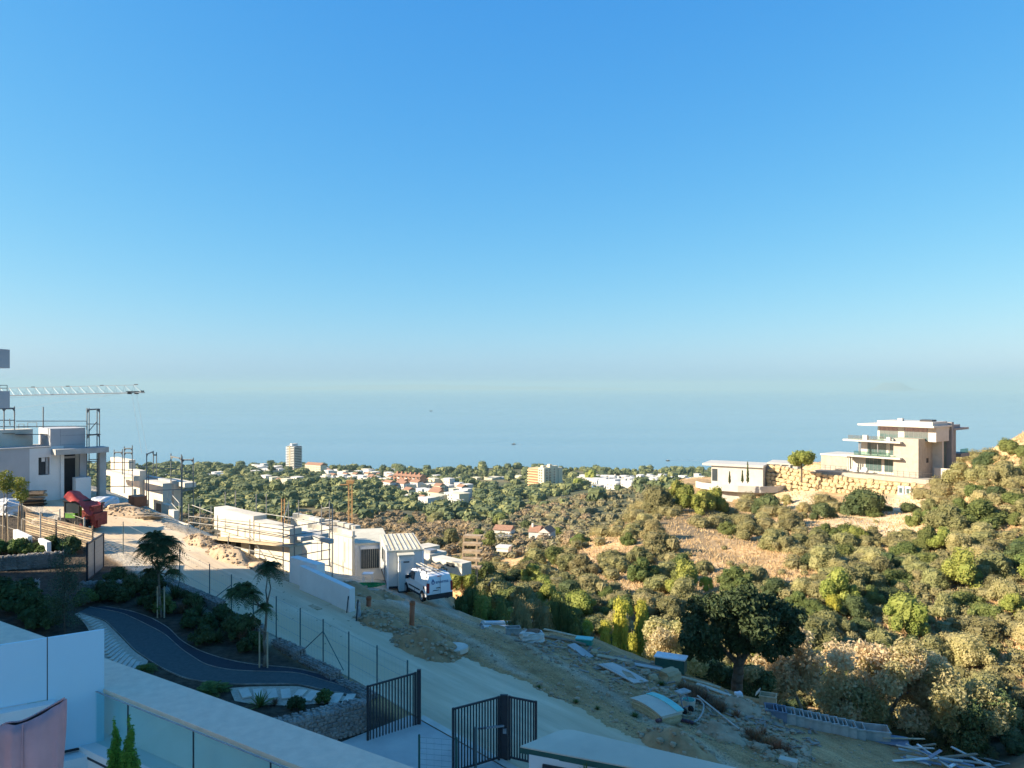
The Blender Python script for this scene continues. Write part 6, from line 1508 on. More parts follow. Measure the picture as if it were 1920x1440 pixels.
    a = thing('air_conditioner', 'left of two white air conditioner units on the boulder wall', 'air conditioner', c0 + Matrix.Rotation(VR, 3, 'Z') @ Vector((-1.6, -4.6, -3.6)), VR, 'air conditioner units below the villa')
    part('case', MB().b(-0.55, 0.55, -0.3, 0.3, 0, 1.75), 'plastic_white', a); part('grille', MB().b(-0.30, 0.35, -0.33, -0.302, 0.3, 1.4), 'villa_glass', a); part('shelf', MB().b(-0.7, 0.7, -0.4, 0.6, -0.15, -0.002), 'raw_concrete', a)
    b = copy_tree(a); b.location = a.location + Matrix.Rotation(VR, 3, 'Z') @ Vector((1.45, 0, 0)); b['label'] = 'right of two white air conditioner units on the boulder wall'
villa()
def low_house():
    D = 184.0; VR = R(-28); c0 = P3(1440, 912, D); t = thing('flat_roofed_house', 'low white flat-roofed house with a curved terrace left of the villa', 'house', c0, VR)
    B = lambda n, m_, *a, parent=None: part(n, MB().b(*a), m_, parent or t)
    B('wall', 'villa_white', -13.5, -1.2, 0, 8, -3, 4.4); B('wall', 'villa_white', -1.19, 6.0, 5, 12, -3, 4.9); r_ = B('roof', 'villa_white', -15.6, -1.0, -0.6, 8.5, 4.402, 4.9); B('roof', 'villa_white', -0.99, 6.4, 4.6, 12.4, 4.902, 5.3)
    B('side_window', 'window_dark', -13.3, -12.0, -0.03, -0.002, 0.6, 3.6); B('window', 'window_dark', -0.9, 0.0, 4.9, 4.98, 2.2, 3.4); B('opening', 'dark_void', 0.6, 5.4, 4.9, 4.98, 0.4, 3.6); B('column', 'villa_white', 2.0, 2.4, 4.6, 4.88, 0, 4.9); B('column', 'villa_white', 4.0, 4.4, 4.6, 4.88, 0, 4.9)
    # curved terrace with white edge
    pts = [(-17, -1.0), (-15, -3.2), (-11, -4.8), (-6, -5.2), (-1, -4.2), (2.5, -2.0), (3.5, 1.0)]; inner = [(3.5, 3.0), (-17, 3.0)]
    part('terrace', MB().prism(pts + inner, -0.9, -0.5), 'paver', t)
    mb = MB()
    for i in range(len(pts) - 1):
        a, b = Vector((*pts[i], 0)), Vector((*pts[i + 1], 0)); d = (b - a); mb.box(((a.x + b.x) / 2, (a.y + b.y) / 2, -0.35), (d.length * 1.01, 0.25, 1.5), math.atan2(d.y, d.x))
    part('terrace_edge', mb, 'villa_white', t)
    part('undercroft', MB().prism([(p[0] * 0.94 - 0.4, p[1] * 0.72 + 0.3) for p in pts] + inner, -4.5, -0.91), 'raw_concrete', t)
    for k, (px, yb, h, w, lab) in enumerate(((1402, 904, 36, 5, 'tallest slim cypress before the low white house'), (1368, 905, 20, 4, 'small slim cypress at the left of the low white house'), (1392, 903, 20, 4, 'small slim cypress left of the tallest one'))):
        q = P3(px, yb, D - 4.5); s = q.y / F; c = thing('cypress_tree', lab, 'cypress', q); lobes = [(0, 0, h * s * (0.1 + 0.11 * i), w * s * 0.5 * (1 - 0.09 * i), w * s * 0.5 * (1 - 0.09 * i), h * s * 0.1) for i in range(9)]
        part('crown', quads_mesh('crown', leaf_arrays(np.random.default_rng(k), lobes, 500, 0.14), 'leaf_deep', core_mb(lobes, 0.85, (6, 4))), None, c); part('trunk', MB().tube((0, 0, -0.3), (0, 0, h * s * 0.3), 0.1), 'bark', c)
    q = P3(1503, 872, 176); c = thing('pine_tree', 'bright rounded pine between the low house and the villa', 'tree', q); L = rand_lobes(random.Random(2), 10, 6.2, 4.4, -0.6, 0.6)
    part('crown', quads_mesh('crown', leaf_arrays(np.random.default_rng(77), L, 3000, 0.2), 'leaf_lime', core_mb(L, 0.78, (7, 5))), None, c); part('trunk', MB().tube((0, 0, -4), (0, 0, 1), 0.2), 'bark', c)
low_house()
# ------------------------------------------------------------------ the coastal town
def far_house(label, group, q, w, d, h, rz, wall='far_white', roof='flat', wins=True, name='house', cat='house', sub=4.0):
    t = thing(name, label, cat, q, rz, group)
    part('wall', MB().b(-w / 2, w / 2, -d / 2, d / 2, -sub, h), wall, t)
    if roof == 'flat':
        part('roof', MB().b(-w / 2 - 0.2, w / 2 + 0.2, -d / 2 - 0.2, d / 2 + 0.2, h + 0.01, h + 0.5), wall, t)
    else:
        part('roof', MB().extr([(-d / 2 - 0.4, h + 0.01), (d / 2 + 0.4, h + 0.01), (0, h + d * 0.26)], -w / 2 - 0.3, w / 2 + 0.3), 'roof_tile', t)
    if wins:
        n = max(2, int(w / 3.2))
        for fl in range(max(1, int(h / 3.0))):
            for i in range(n):
                x = -w / 2 + w * (i + 0.5) / n; z = fl * 3.0 + 0.9; part('window', MB().b(x - 0.6, x + 0.6, -d / 2 - 0.06, -d / 2 - 0.01, z, z + 1.5), 'window_dark', t)
    return t
FAR_HOUSES = []
def town():
    rg = random.Random(44)
    def cluster(n, px0, px1, py0, py1, size, label, group, wall=('far_white',), roofs=('flat',), hs=(4.5, 8.5), dmin=430):
        for k in range(n):
            px = rg.uniform(px0, px1); py = rg.uniform(py0, py1); q = at(px, py, dmin)
            if q.y > 1570: continue
            w = size * rg.uniform(0.8, 1.5); d = size * rg.uniform(0.7, 1.1); h = rg.uniform(*hs)
            FAR_HOUSES.append((q.x, q.y, w))
            far_house(label, group, q, w, d, h, R(-40 + rg.uniform(-14, 14)), rg.choice(wall), rg.choice(roofs), wins=rg.random() < 0.6)
    cluster(22, 478, 525, 876, 893, 11, 'white terrace house of the bright cluster left of the slim tower', 'white houses left of the slim tower')
    cluster(7, 398, 426, 890, 906, 10, 'white house in the small group at the left end of the wooded ridge', 'white houses on the left of the ridge')
    cluster(8, 498, 562, 902, 913, 9, 'cream house below the slim white tower', 'cream houses below the slim tower', ('far_white', 'ochre_pale'), ('flat', 'gable'))
    cluster(58, 600, 742, 884, 908, 9, 'white house among trees between slim tower and red brick block', 'white houses right of the slim tower', ('far_white', 'far_white', 'ochre_pale'), ('flat', 'flat', 'flat', 'flat', 'gable'))
    cluster(9, 690, 760, 905, 922, 9, 'tan house among trees below the red brick block', 'tan houses below the red brick block', ('ochre_pale', 'ochre_wall', 'far_white'), ('gable',))
    cluster(48, 762, 880, 898, 950, 9, 'villa among trees between red brick block and ochre tower', 'villas left of the ochre tower', ('far_white', 'ochre_pale', 'far_white'), ('flat', 'flat', 'flat', 'gable'))
    cluster(95, 1090, 1330, 897, 915, 8.5, 'white house of the dense village left of the hill villa', 'white village right of the ochre tower', dmin=600)
    cluster(36, 1150, 1290, 912, 918, 8.5, 'white terrace house at the near edge of the dense white village', 'front row of the white village', dmin=650)
    cluster(6, 880, 985, 893, 905, 12, 'low house on the tan bank left of the ochre tower', 'low houses on the bank', ('ochre_pale', 'far_white'), ('flat',), (2.5, 4))
    # tiered white house in the middle
    q = at(853, 962, 300); t = thing('tiered_house', 'tiered white house with terraces alone among the trees', 'house', q, R(-35)); s = q.y / F
    for k in range(3):
        w = (34 - 7 * k) * s; part('wall', MB().b(-w / 2, w / 2, -4 + 2.2 * k, 6, k * 3.2 - 3 * (k == 0), k * 3.2 + 2.9), 'far_white', t); part('terrace_edge', MB().b(-w / 2 - 0.3, w / 2 + 0.3, -4.4 + 2.2 * k, -4.05 + 2.2 * k, k * 3.2 + 2.3, k * 3.2 + 3.1), 'far_white', t)
        for i in range(4): part('window', MB().b(-w * 0.4 + i * w * 0.22, -w * 0.4 + i * w * 0.22 + 1.3, -4.07 + 2.2 * k, -4.01 + 2.2 * k, k * 3.2 + 0.5, k * 3.2 + 2.2), 'window_dark', t)
    # slim white tower
    D = 1330.0; s = D / F; q = P3(552, 888, D); t = thing('tower_block', 'slim white residential tower rising against the sea', 'tower', q, R(-38)); H_ = (888 - 836) * s; wx, wy = 20.0, 16.0
    part('core', MB().b(-wx / 2, wx / 2, -wy / 2, wy / 2, -20, H_), 'far_white', t)
    nf = 17
    for f in range(nf):
        z = H_ * f / nf
        part('balcony', MB().b(-wx / 2 - 1.4, -2.2, -wy / 2 - 1.6, -wy / 2 - 0.01, z, z + 1.15).b(1.0, wx / 2 + 1.4, -wy / 2 - 1.6, -wy / 2 - 0.01, z, z + 1.15), 'far_white', t)
        part('balcony', MB().b(wx / 2 + 0.01, wx / 2 + 1.6, -wy / 2, wy / 2, z, z + 1.0), 'far_white', t)
        w = part('window', MB().b(-wx / 2 + 0.3, -2.6, -wy / 2 - 0.08, -wy / 2 - 0.01, z + 1.2, z + 2.7).b(1.4, wx / 2 - 0.4, -wy / 2 - 0.08, -wy / 2 - 0.01, z + 1.2, z + 2.7), 'window_dark', t)
        part('window', MB().b(wx / 2 + 0.01, wx / 2 + 0.08, -wy / 2 + 1, wy / 2 - 1, z + 1.1, z + 2.7), 'window_dark', t)
    part('fin', MB().b(-2.1, -1.5, -wy / 2 - 1.8, -wy / 2 - 0.02, -10, H_ + 0.5).b(0.3, 0.9, -wy / 2 - 1.8, -wy / 2 - 0.02, -10, H_ + 0.5), 'ochre_pale', t)
    part('top_block', MB().b(-3, 2.5, -wy / 2 + 1, wy / 2 - 3, H_ + 0.01, H_ + 4.2), 'far_white', t)
    # ochre tower: three slabs side by side
    D = 905.0; s = D / F; q = P3(1022, 930, D); OR = R(-42); t = thing('apartment_tower', 'broad ochre apartment tower standing alone in the middle distance', 'tower', q, OR); H_ = (930 - 880) * s; nf = 10
    sx, sy = scales(1022, D, OR); x0 = -32 / sx; y1 = 34 / sy
    part('front_wall', MB().b(x0, -11 / sx, 0, 16, -4, H_), 'ochre_wall', t); part('corner_wall', MB().b(-11 / sx + 0.01, 0, -2.0, 14, -4, H_ + 1.5), 'ochre_pale', t)
    part('side_wall', MB().b(-12, -1.0, 14.01, 14.0 + y1 * 0.35, -4, H_ + 2.5), 'ochre_pale', t); part('side_wall', MB().b(-14, -0.2, 14.02 + y1 * 0.35, y1, -4, H_ - 0.5), 'ochre_pale', t)
    for f in range(nf):
        z = H_ * f / nf
        part('balcony', MB().b(x0 - 0.5, -11 / sx - 0.4, -1.5, -0.02, z, z + 1.1), 'ochre_wall', t); part('loggia', MB().b(x0 + 0.3, -11 / sx - 0.8, -0.06, -0.01, z + 1.15, z + 2.7), 'brick_wall', t)
        for x in (-8.5 / sx, -4.5 / sx): part('window', MB().b(x - 0.9, x + 0.9, -2.08, -2.01, z + 1.0, z + 2.5), 'window_dark', t)
        for y in (1.5, 7.5): part('balcony', MB().b(0.01, 1.2, y, y + 3.6, z, z + 1.0), 'ochre_pale', t); part('window', MB().b(0.01, 0.07, y + 0.4, y + 3.2, z + 1.05, z + 2.6), 'window_dark', t)
        for y in (17.5, 14.0 + y1 * 0.62): part('window', MB().b(-0.95 if y < 20 else -0.19, -0.9 if y < 20 else -0.13, y, y + 2.0, z + 0.9, z + 2.5), 'window_dark', t)
    for (x, y, h) in ((-6, 3, 4.0), (-3, 12, 5.0), (-9, 9, 3.0), (-7, 20, 3.0)): part('roof_block', MB().b(x - 2, x + 2, y - 2, y + 2, H_, H_ + h), 'ochre_pale', t)
    part('podium', MB().b(x0 * 0.7, 4, -7, -2.2, -6, 1.5), 'ochre_pale', t)
    # red brick apartment block
    q = at(762, 913, 600); s = q.y / F; t = thing('apartment_block', 'long red brick apartment block with white balconies', 'apartment block', q, R(-30)); W_ = 62 * s
    part('wall', MB().b(-W_ / 2, W_ / 2, 0, 12, -5, 12), 'brick_wall', t)
    for f in range(4):
        for i in range(7):
            x = -W_ / 2 + W_ * (i + 0.5) / 7; part('balcony', MB().b(x - W_ / 20, x + W_ / 20, -1.6, -0.02, f * 3.0, f * 3.0 + 1.1), 'far_white' if i % 2 else 'brick_wall', t); part('window', MB().b(x - 1.2, x + 1.2, -0.08, -0.01, f * 3 + 1.15, f * 3 + 2.6), 'window_dark', t)
    part('roof', MB().extr([(-0.8, 12.01), (12.8, 12.01), (6, 15)], -W_ / 2 - 0.5, W_ / 2 + 0.5), 'roof_tile', t)
    for i in range(6): part('chimney', MB().b(-W_ / 2 + W_ * (i + 0.5) / 6 - 0.8, -W_ / 2 + W_ * (i + 0.5) / 6 + 0.8, 3, 5, 12.5, 16.5), 'brick_wall', t)
    # others
    q = P3(592, 884, 1240); t = far_house('long brownish apartment block on the ridge right of the slim tower', None, q, 34, 14, 11, R(-30), 'ochre_pale', 'gable', name='apartment_block', cat='apartment block')
    q = P3(1121, 926, 800); t = thing('netted_building', 'building under blue netting right of the ochre tower', 'building', q, R(-35)); part('netting', MB().b(-5, 5, -4, 4, -3, 9), 'blue_film', t); part('slab', MB().b(-5.6, 5.6, -4.6, 4.6, 9.01, 9.5), 'raw_concrete', t)
    q = at(400, 941, 350); s = q.y / F; t = far_house('long low grey flat-roofed building beyond the scaffold poles', None, q, 58 * s, 12, 3.2, R(-8), 'render_grey', 'flat', False, 'long_building', 'building')
    # white farmhouse in the valley
    q = P3(1000, 1016, 250.0); t = thing('farmhouse', 'small white farmhouse with tiled gables just beyond the dry hill', 'house', q, R(-20))
    part('wall', MB().b(-1.6, 2.0, 0, 6, -3, 3.2), 'far_white', t); part('wall', MB().b(2.01, 6.0, -1.0, 5, -3, 3.4), 'far_white', t)
    r_ = part('roof', MB().extr([(-0.3, 3.21), (6.3, 3.21), (3.0, 4.9)], -1.9, 2.0), 'roof_tile', t); part('roof', MB().extr([(1.8, 3.41), (6.2, 3.41), (4.0, 5.0)], -1.3, 5.2, 'y'), 'roof_tile', t); part('gable', MB().extr([(2.05, 3.4), (5.95, 3.4), (4.0, 4.85)], -1.35, -1.302, 'y'), 'far_white', t)
    part('chimney', MB().b(-1.3, -0.7, 2, 2.6, 3.6, 5.6), 'far_white', r_)
    for x, z in ((3.2, 0.9), (4.5, 1.3), (0.0, 0.9)): part('window', MB().b(x - 0.4, x + 0.4, -1.05 if x > 2 else -0.05, -1.01 if x > 2 else -0.01, z, z + 1.1), 'window_dark', t)
    far_house('white shed roof left of the small farmhouse', None, P3(946, 1000, 262), 6.0, 5, 1.6, R(-20), 'far_white', 'gable', False, 'shed', 'shed', 0.6)
    far_house('pale greenish shed below the white shed in the valley', None, P3(945, 1018, 245), 4.0, 3, 1.8, R(-20), 'plastic_grey', 'flat', False, 'shed', 'shed', 0.6)
    far_house('low white canopy roof left of the farmhouse slope', None, P3(945, 1030, 200), 3.2, 2.5, 0.5, R(-20), 'far_white', 'flat', False, 'shed', 'shed', 0.4)
    q = P3(934, 1052, 190.0); rows = [[(q.x - 6 + i * 2.0 + 1.2 * j, q.y - 10 + j * 6.0, 0) for i in range(5)] for j in range(5)]
town()
def woodland():
    ng = np.random.default_rng(17); rg = random.Random(18)
    def clumps(n, urange, drange, test, size, sink, flat=0.8):
        L = []; D = np.exp(ng.uniform(math.log(drange[0]), math.log(drange[1]), n)); U = ng.uniform(*urange, n); x = U * D; z = H(x, D)
        px = 960 + U * F; py = HZ - z / D * F
        for i in range(n):
            if z[i] < -163.5: continue
            k = test(px[i], py[i], D[i])
            if rg.random() > k: continue
            if any(abs(x[i] - a * D[i] / b) < w * 0.62 + 1.5 and -8 < b - D[i] < 34 for a, b, w in FH): continue
            s = size(D[i]) * (rg.uniform(0.45, 1.1) if rg.random() < 0.75 else rg.uniform(1.1, 1.9)); L.append((x[i], D[i], z[i] + s * (0.9 - sink), s, s, s * flat * rg.uniform(0.8, 1.3)))
        return L
    FH = FAR_HOUSES
    def brown(px, py): return 540 < px < 880 and 955 < py < 1030 and not (800 < px and py < 975)
    def wood(px, py, D):
        if 250 < D < 520 and brown(px, py): return 0.04
        for (cx, cy, rx, ry) in ((700, 946, 55, 5), (470, 926, 60, 4), (935, 905, 60, 6), (1050, 955, 90, 22), (1150, 935, 120, 16)):
            if ((px - cx) / rx) ** 2 + ((py - cy) / ry) ** 2 < 1: return 0.05
        if 1085 < px < 1335 and 888 < py < 926: return 0.35
        if 620 < px < 745 and 880 < py < 908: return 0.55
        return 0.95 if D > 420 else 0.6
    def mass(name, L, leaf, nl, mat):
        core = core_mb(L, 0.86, (7, 5), random.Random(2)); tag(obj(name, quads_mesh(name, leaf_arrays(ng, L, len(L) * nl, leaf, 0.85, 0.3, 0.7, 0.6), mat, core), None), kind='stuff')
    A = clumps(8600, (-0.62, 0.42), (380, 1560), wood, lambda D: 2.3 + D / 560.0, 0.25, 0.75)
    print('wood', len(A))
    mass('woodland', A[::2], 1.1, 34, 'leaf_far'); mass('woodland', A[1::2], 1.1, 34, 'leaf_far_deep')
    B = clumps(2600, (-0.45, 0.10), (215, 470), lambda px, py, D: (0.9 if brown(px, py) else 0.45), lambda D: 1.0 + D / 700.0, 0.5, 0.65)
    mass('hill_scrub', B, 0.42, 40, 'leaf_scrub')
    C = clumps(2600, (-0.05, 0.45), (215, 480), lambda px, py, D: 0.75, lambda D: 1.1 + D / 700.0, 0.5, 0.7)
    mass('hill_scrub', C, 0.42, 40, 'leaf_scrubgreen')
    # trees of the valley that stand out one by one
    TR = [(920, 1030, 30, 46, 'green', 'tall fresh green tree standing in the valley left of the farmhouse'), (880, 1035, 44, 34, 'olive', 'broad grey-green tree in the valley beside the concrete frame'), (845, 1025, 40, 36, 'olive', 'pale feathery tree above the far white units'), (815, 1035, 44, 30, 'olive', 'round olive tree behind the low white units'),
          (960, 1005, 30, 24, 'deep', 'dark tree behind the white shed'), (985, 995, 26, 24, 'deep', 'dark tree just left of the farmhouse chimney'), (1045, 1010, 24, 22, 'lime', 'bright bush right of the farmhouse'), (700, 1010, 0, 0, '', ''), (1110, 905, 34, 26, 'lime', 'bright tree right of the ochre tower'), (1085, 915, 26, 20, 'lime', 'smaller bright tree beside the ochre tower'),
          (898, 1012, 26, 26, 'green', 'green tree behind the tall valley tree'), (640, 1000, 20, 24, 'green', 'small dark tree on the brown hill'), (820, 985, 46, 26, 'olive', 'olive tree on the shoulder of the brown hill'), (765, 990, 40, 22, 'olive', 'low olive tree on the brown hill'), (940, 985, 40, 26, 'green', 'green tree above the white shed')]
    for (px, py, w, h, kind, lab) in TR:
        if not w: continue
        q = at(px, py, 190); s = q.y / F; t = thing('valley_tree', lab, 'tree', q); L = rand_lobes(rg, 9, w * s, h * s, 0, 0.6)
        part('crown', quads_mesh('crown', leaf_arrays(ng, L, 2200, 0.0065 * w * s + 0.12), {'green': 'leaf_green', 'olive': 'leaf_olive', 'deep': 'leaf_deep', 'lime': 'leaf_lime'}[kind], core_mb(L, 0.8, (7, 5), rg)), None, t); part('trunk', MB().tube((0, 0, -1), (0, 0, h * s * 0.5), 0.25, 0.12), 'bark', t)
    # conifers and pines that break the skyline
    SK = [(1147, 878, 'row'), (1160, 876, 'row'), (1175, 884, 'row'), (1210, 880, 'spire'), (1232, 884, 'spire'), (1297, 880, 'spire'), (1280, 886, 'spire'), (1318, 882, 'spire'), (960, 888, 'row'), (985, 884, 'row'), (825, 886, 'row'), (835, 884, 'row'), (910, 884, 'row'), (510, 872, 'row'), (752, 878, 'row')]
    for i, (px, top, k) in enumerate(SK):
        D = 1180.0; x = (px - 960) / F * D; z0 = hz(x, D); h = (HZ - top) / F * D - z0; h = max(7, min(h, 24))
        t = thing('skyline_tree', ('pointed conifer' if k == 'spire' else 'dark rounded pine') + ' breaking the coastal skyline', 'tree', (x, D, z0), 0, 'pointed conifers on the skyline' if k == 'spire' else 'dark pines on the skyline')
        if k == 'spire': L = [(0, 0, h * (0.15 + 0.1 * j), 2.6 * (1 - 0.095 * j), 2.6 * (1 - 0.095 * j), h * 0.09) for j in range(9)]
        else: L = rand_lobes(rg, 7, 13, h * 0.7, h * 0.3, 0.6)
        part('crown', quads_mesh('crown', leaf_arrays(ng, L, 500, 0.8), 'leaf_far_deep', core_mb(L, 0.85, (7, 5), rg)), None, t); part('trunk', MB().tube((0, 0, -2), (0, 0, h * 0.6), 0.4, 0.2), 'bark', t)

woodland()
def boats():
    M('wake_foam', (0.30, 0.40, 0.46), (0.24, 0.33, 0.40), 0.05, 0.5)
    for (px, py, L, wl, lab) in ((1252, 864, 9, 60, 'small dark motor boat trailing a long wake near the shore'), (808, 771, 22, 70, 'tiny far boat with a thin wake on the open sea'), (963, 833, 12, 14, 'tiny dark boat on the calm sea above the ochre tower')):
        D = 165.0 * F / (py - HZ); q = Vector(((px - 960) / F * D, D, SEA)); t = thing('motor_boat', lab, 'boat', q)
        s = L / 9.0
        mb = MB().add([(-4.5 * s, 0, 0.6 * s), (-2 * s, -1.4 * s, -0.3), (4.5 * s, -1.4 * s, -0.3), (4.5 * s, 1.4 * s, -0.3), (-2 * s, 1.4 * s, -0.3), (-4.8 * s, 0, 1.5 * s), (-2 * s, -1.6 * s, 1.2 * s), (4.5 * s, -1.6 * s, 1.1 * s), (4.5 * s, 1.6 * s, 1.1 * s), (-2 * s, 1.6 * s, 1.2 * s)], [(0, 1, 6, 5), (1, 2, 7, 6), (2, 3, 8, 7), (3, 4, 9, 8), (4, 0, 5, 9), (5, 6, 7, 8, 9)])
        part('hull', mb, 'iron_black', t); part('cabin', MB().b(-1 * s, 2 * s, -1 * s, 1 * s, 1.1 * s, 2.4 * s), 'plastic_grey', t)
        ln = wl * D / F; part('wake', MB().add([(4 * s, -0.8 * s, 0.12), (4 * s, 0.8 * s, 0.12), (ln, 4.0 * s, 0.12), (ln, -4.0 * s, 0.12)], [(0, 1, 2, 3)]), 'wake_foam', t)
boats()
# ------------------------------------------------------------------ dirt track: heaps, pipes, boards, rubble
def jitter_plate(mb, L, W, th, sag=0.0, n=8):
    rows = []
    for j in range(2):
        rows.append([(L * (i / n - 0.5), W * (j - 0.5), -sag * ((2 * i / n - 1) ** 2)) for i in range(n + 1)])
    k = len(mb.v); P = rows[0] + rows[1]; m_ = n + 1
    mb.v.extend([(a, b, c) for a, b, c in P] + [(a, b, c - th) for a, b, c in P])
    for i in range(n):
        mb.f.append((k + i, k + i + 1, k + m_ + i + 1, k + m_ + i)); mb.f.append((k + 2 * m_ + i, k + 3 * m_ + i, k + 3 * m_ + i + 1, k + 2 * m_ + i + 1))
        mb.f.append((k + i, k + 2 * m_ + i, k + 2 * m_ + i + 1, k + i + 1)); mb.f.append((k + m_ + i, k + m_ + i + 1, k + 3 * m_ + i + 1, k + 3 * m_ + i))
    mb.f.append((k, k + m_, k + 3 * m_, k + 2 * m_)); mb.f.append((k + n, k + 2 * m_ + n, k + 3 * m_ + n, k + m_ + n)); return mb
def mound(label, px, py, rx, ry, h, seed, mat='earth', rz=0.0, stones=60, name='earth_mound', cat='mound'):
    q = at(px, py); t = thing(name, label, cat, q, rz); rg = random.Random(seed); rows = []; N = 26
    for i in range(N + 1):
        row = []
        for j in range(N + 1):
            a, b = 2 * i / N - 1, 2 * j / N - 1; r = math.hypot(a, b); k = max(0, 1 - r ** 2) ** 1.1
            z = h * k * (1 + 0.25 * math.sin(5 * a + seed) * math.sin(4 * b + 2 * seed)) + (rg.uniform(-0.05, 0.05) * h if k > 0 else 0)
            X, Y = a * rx, b * ry; wx, wy = q.x + X * math.cos(rz) - Y * math.sin(rz), q.y + X * math.sin(rz) + Y * math.cos(rz)
            row.append((X, Y, hz(wx, wy) - q.z + z - (0.04 if k <= 0.02 else 0)))
        rows.append(row)
    part('soil', MB().grid(rows), mat, t, smooth=True)
    mb = MB()
    for _ in range(stones):
        a = rg.uniform(0, 6.28); r = rg.random() ** 0.6 * 1.02; X, Y = rx * r * math.cos(a), ry * r * math.sin(a); s = rg.uniform(0.06, 0.24); k = max(0, 1 - r ** 2) ** 1.1
        wx, wy = q.x + X * math.cos(rz) - Y * math.sin(rz), q.y + X * math.sin(rz) + Y * math.cos(rz)
        mb.rock((X, Y, hz(wx, wy) - q.z + h * k * 0.97 + s * 0.15), (s, s * rg.uniform(0.7, 1.2), s * 0.7), rg, a, (6, 4), 0.2)
    part('stones', mb, 'rubble', t)['kind'] = 'stuff'
mound('broad earth mound with rubble between the road and the dirt track', 800, 1212, 2.3, 1.25, 0.75, 1, rz=R(-48), stones=150)
mound('low rubble heap at the end of the white road wall', 715, 1168, 1.9, 0.9, 0.45, 2, rz=R(-42), stones=150)
mound('brown earth bank in front of the site cabins', 668, 1112, 2.0, 1.3, 0.6, 3, rz=R(-30), stones=30)
mound('low earth bank beside the toilet cabin', 722, 1118, 1.3, 0.7, 0.35, 4, stones=20)
mound('rounded grassy earth mound below the stacked boards', 1270, 1402, 1.5, 0.9, 0.55, 5, rz=R(-40), stones=40)
mound('pale flattened spoil heap beside the leaning pole', 1352, 1378, 1.05, 0.6, 0.42, 6, 'rubble', R(-35), 12, 'spoil_heap', 'heap')
mound('shaded earth bank behind the black iron frame', 955, 1155, 1.9, 0.9, 0.7, 7, rz=R(-50), stones=20)
mound('grey rubble bank between the weeds and the blue bins', 1395, 1330, 1.9, 0.8, 0.45, 8, 'rubble', R(-38), 90, 'spoil_heap', 'heap')
mound('pale rubble heap at the foot of the scaffolded house', 430, 1045, 2.6, 0.9, 0.7, 21, 'rubble', R(-44), 120, 'spoil_heap', 'heap')
mound('second pale rubble heap further up the road edge', 375, 1018, 2.0, 0.8, 0.55, 22, 'rubble', R(-44), 90, 'spoil_heap', 'heap')
mound('long pale earth ridge along the far road edge', 500, 1072, 2.4, 0.6, 0.4, 23, 'rubble', R(-44), 80, 'spoil_heap', 'heap')
mound('broad dusty spoil heap on the site road beyond the loader', 250, 965, 2.8, 1.2, 0.5, 24, 'rubble', R(-20), 120, 'spoil_heap', 'heap')
def pipe(px, py, h, r, mat, label, lean=(0.03, 0.0)):
    q = at(px, py); t = thing('drain_pipe', label, 'pipe', q); mb = MB(); n = 14; vs = []
    for z, rr_ in ((-0.3, r), (h, r), (h, r * 0.86), (h - 0.3, r * 0.86)):
        for i in range(n): a = 6.283 * i / n; vs.append((math.cos(a) * rr_ + lean[0] * z, math.sin(a) * rr_ + lean[1] * z, z))
    mb.add(vs, [(k * n + i, k * n + (i + 1) % n, (k + 1) * n + (i + 1) % n, (k + 1) * n + i) for k in range(3) for i in range(n)]); part('tube', mb, mat, t, smooth=True)
    part('socket', MB().tube((lean[0] * (h - 0.15), lean[1] * h, h - 0.18), (lean[0] * h, lean[1] * h, h - 0.04), r * 1.16, n=14), mat, t)
pipe(772, 1172, 1.22, 0.13, 'pipe_orange', 'upright orange-brown drain pipe by the earth mound')
pipe(691, 1137, 0.55, 0.13, 'pipe_orange', 'short dark red drain pipe stub near the cabins')
pipe(673, 1160, 0.85, 0.11, 'plastic_grey', 'upright grey pipe beside the rubble heap', (-0.05, 0))
pipe(668, 1165, 1.1, 0.035, 'steel_dark', 'thin dark rod standing by the grey pipe', (0.08, 0)); pipe(650, 1150, 0.9, 0.03, 'steel_dark', 'thin dark rod at the white wall end', (0.1, 0))
# manhole ring
q = at(853, 1222); t = thing('concrete_ring', 'round pale concrete manhole cover lying on the dirt track', 'manhole cover', q, 0)
part('disc', MB().tube((0, 0, 0.05), (0, 0, 0.24), 0.62, n=36), 'board_cream', t); part('rim', MB().tube((0, 0, 0.241), (0, 0, 0.26), 0.55, n=36), 'paver', t); part('base', MB().tube((0, 0, -0.05), (0, 0, 0.049), 0.5, n=24), 'iron_black', t)
# black iron frame
def iron_frame():
    q = at(917, 1163); t = thing('iron_trestle', 'black iron trestle frame with raised arms beside the track', 'frame', q); s = q.y / F
    def l(a, b, r=0.04): part('bar', MB().tube(((a[0] - 917) * s, a[2], (1163 - a[1]) * s), ((b[0] - 917) * s, b[2], (1163 - b[1]) * s), r, n=6), 'iron_black', t)
    for y in (-0.35, 0.35): l((903, 1163, y), (910, 1100, y * 0.4), 0.05); l((932, 1163, y), (920, 1105, y * 0.4), 0.05); l((907, 1140, y), (929, 1140, y)); l((905, 1155, y), (924, 1120, y)); l((930, 1155, y), (912, 1120, y))
    l((910, 1105, 0), (909, 1082, 0)); l((909, 1082, 0), (915, 1072, 0), 0.03); l((918, 1110, 0), (917, 1090, 0), 0.05); l((912, 1125, 0), (921, 1086, 0.1)); l((903, 1160, -0.35), (903, 1160, 0.35)); l((932, 1160, -0.35), (932, 1160, 0.35))
    part('plate', MB().box((0.05, 0, 0.5), (0.5, 0.5, 0.5), 0.4), 'iron_black', t); part('pale_arm', MB().tube(((915 - 917) * s, 0.05, (1163 - 1098) * s), ((925 - 917) * s, 0.05, (1163 - 1084) * s), 0.06), 'raw_concrete', t)
iron_frame()
rgd = random.Random(77)
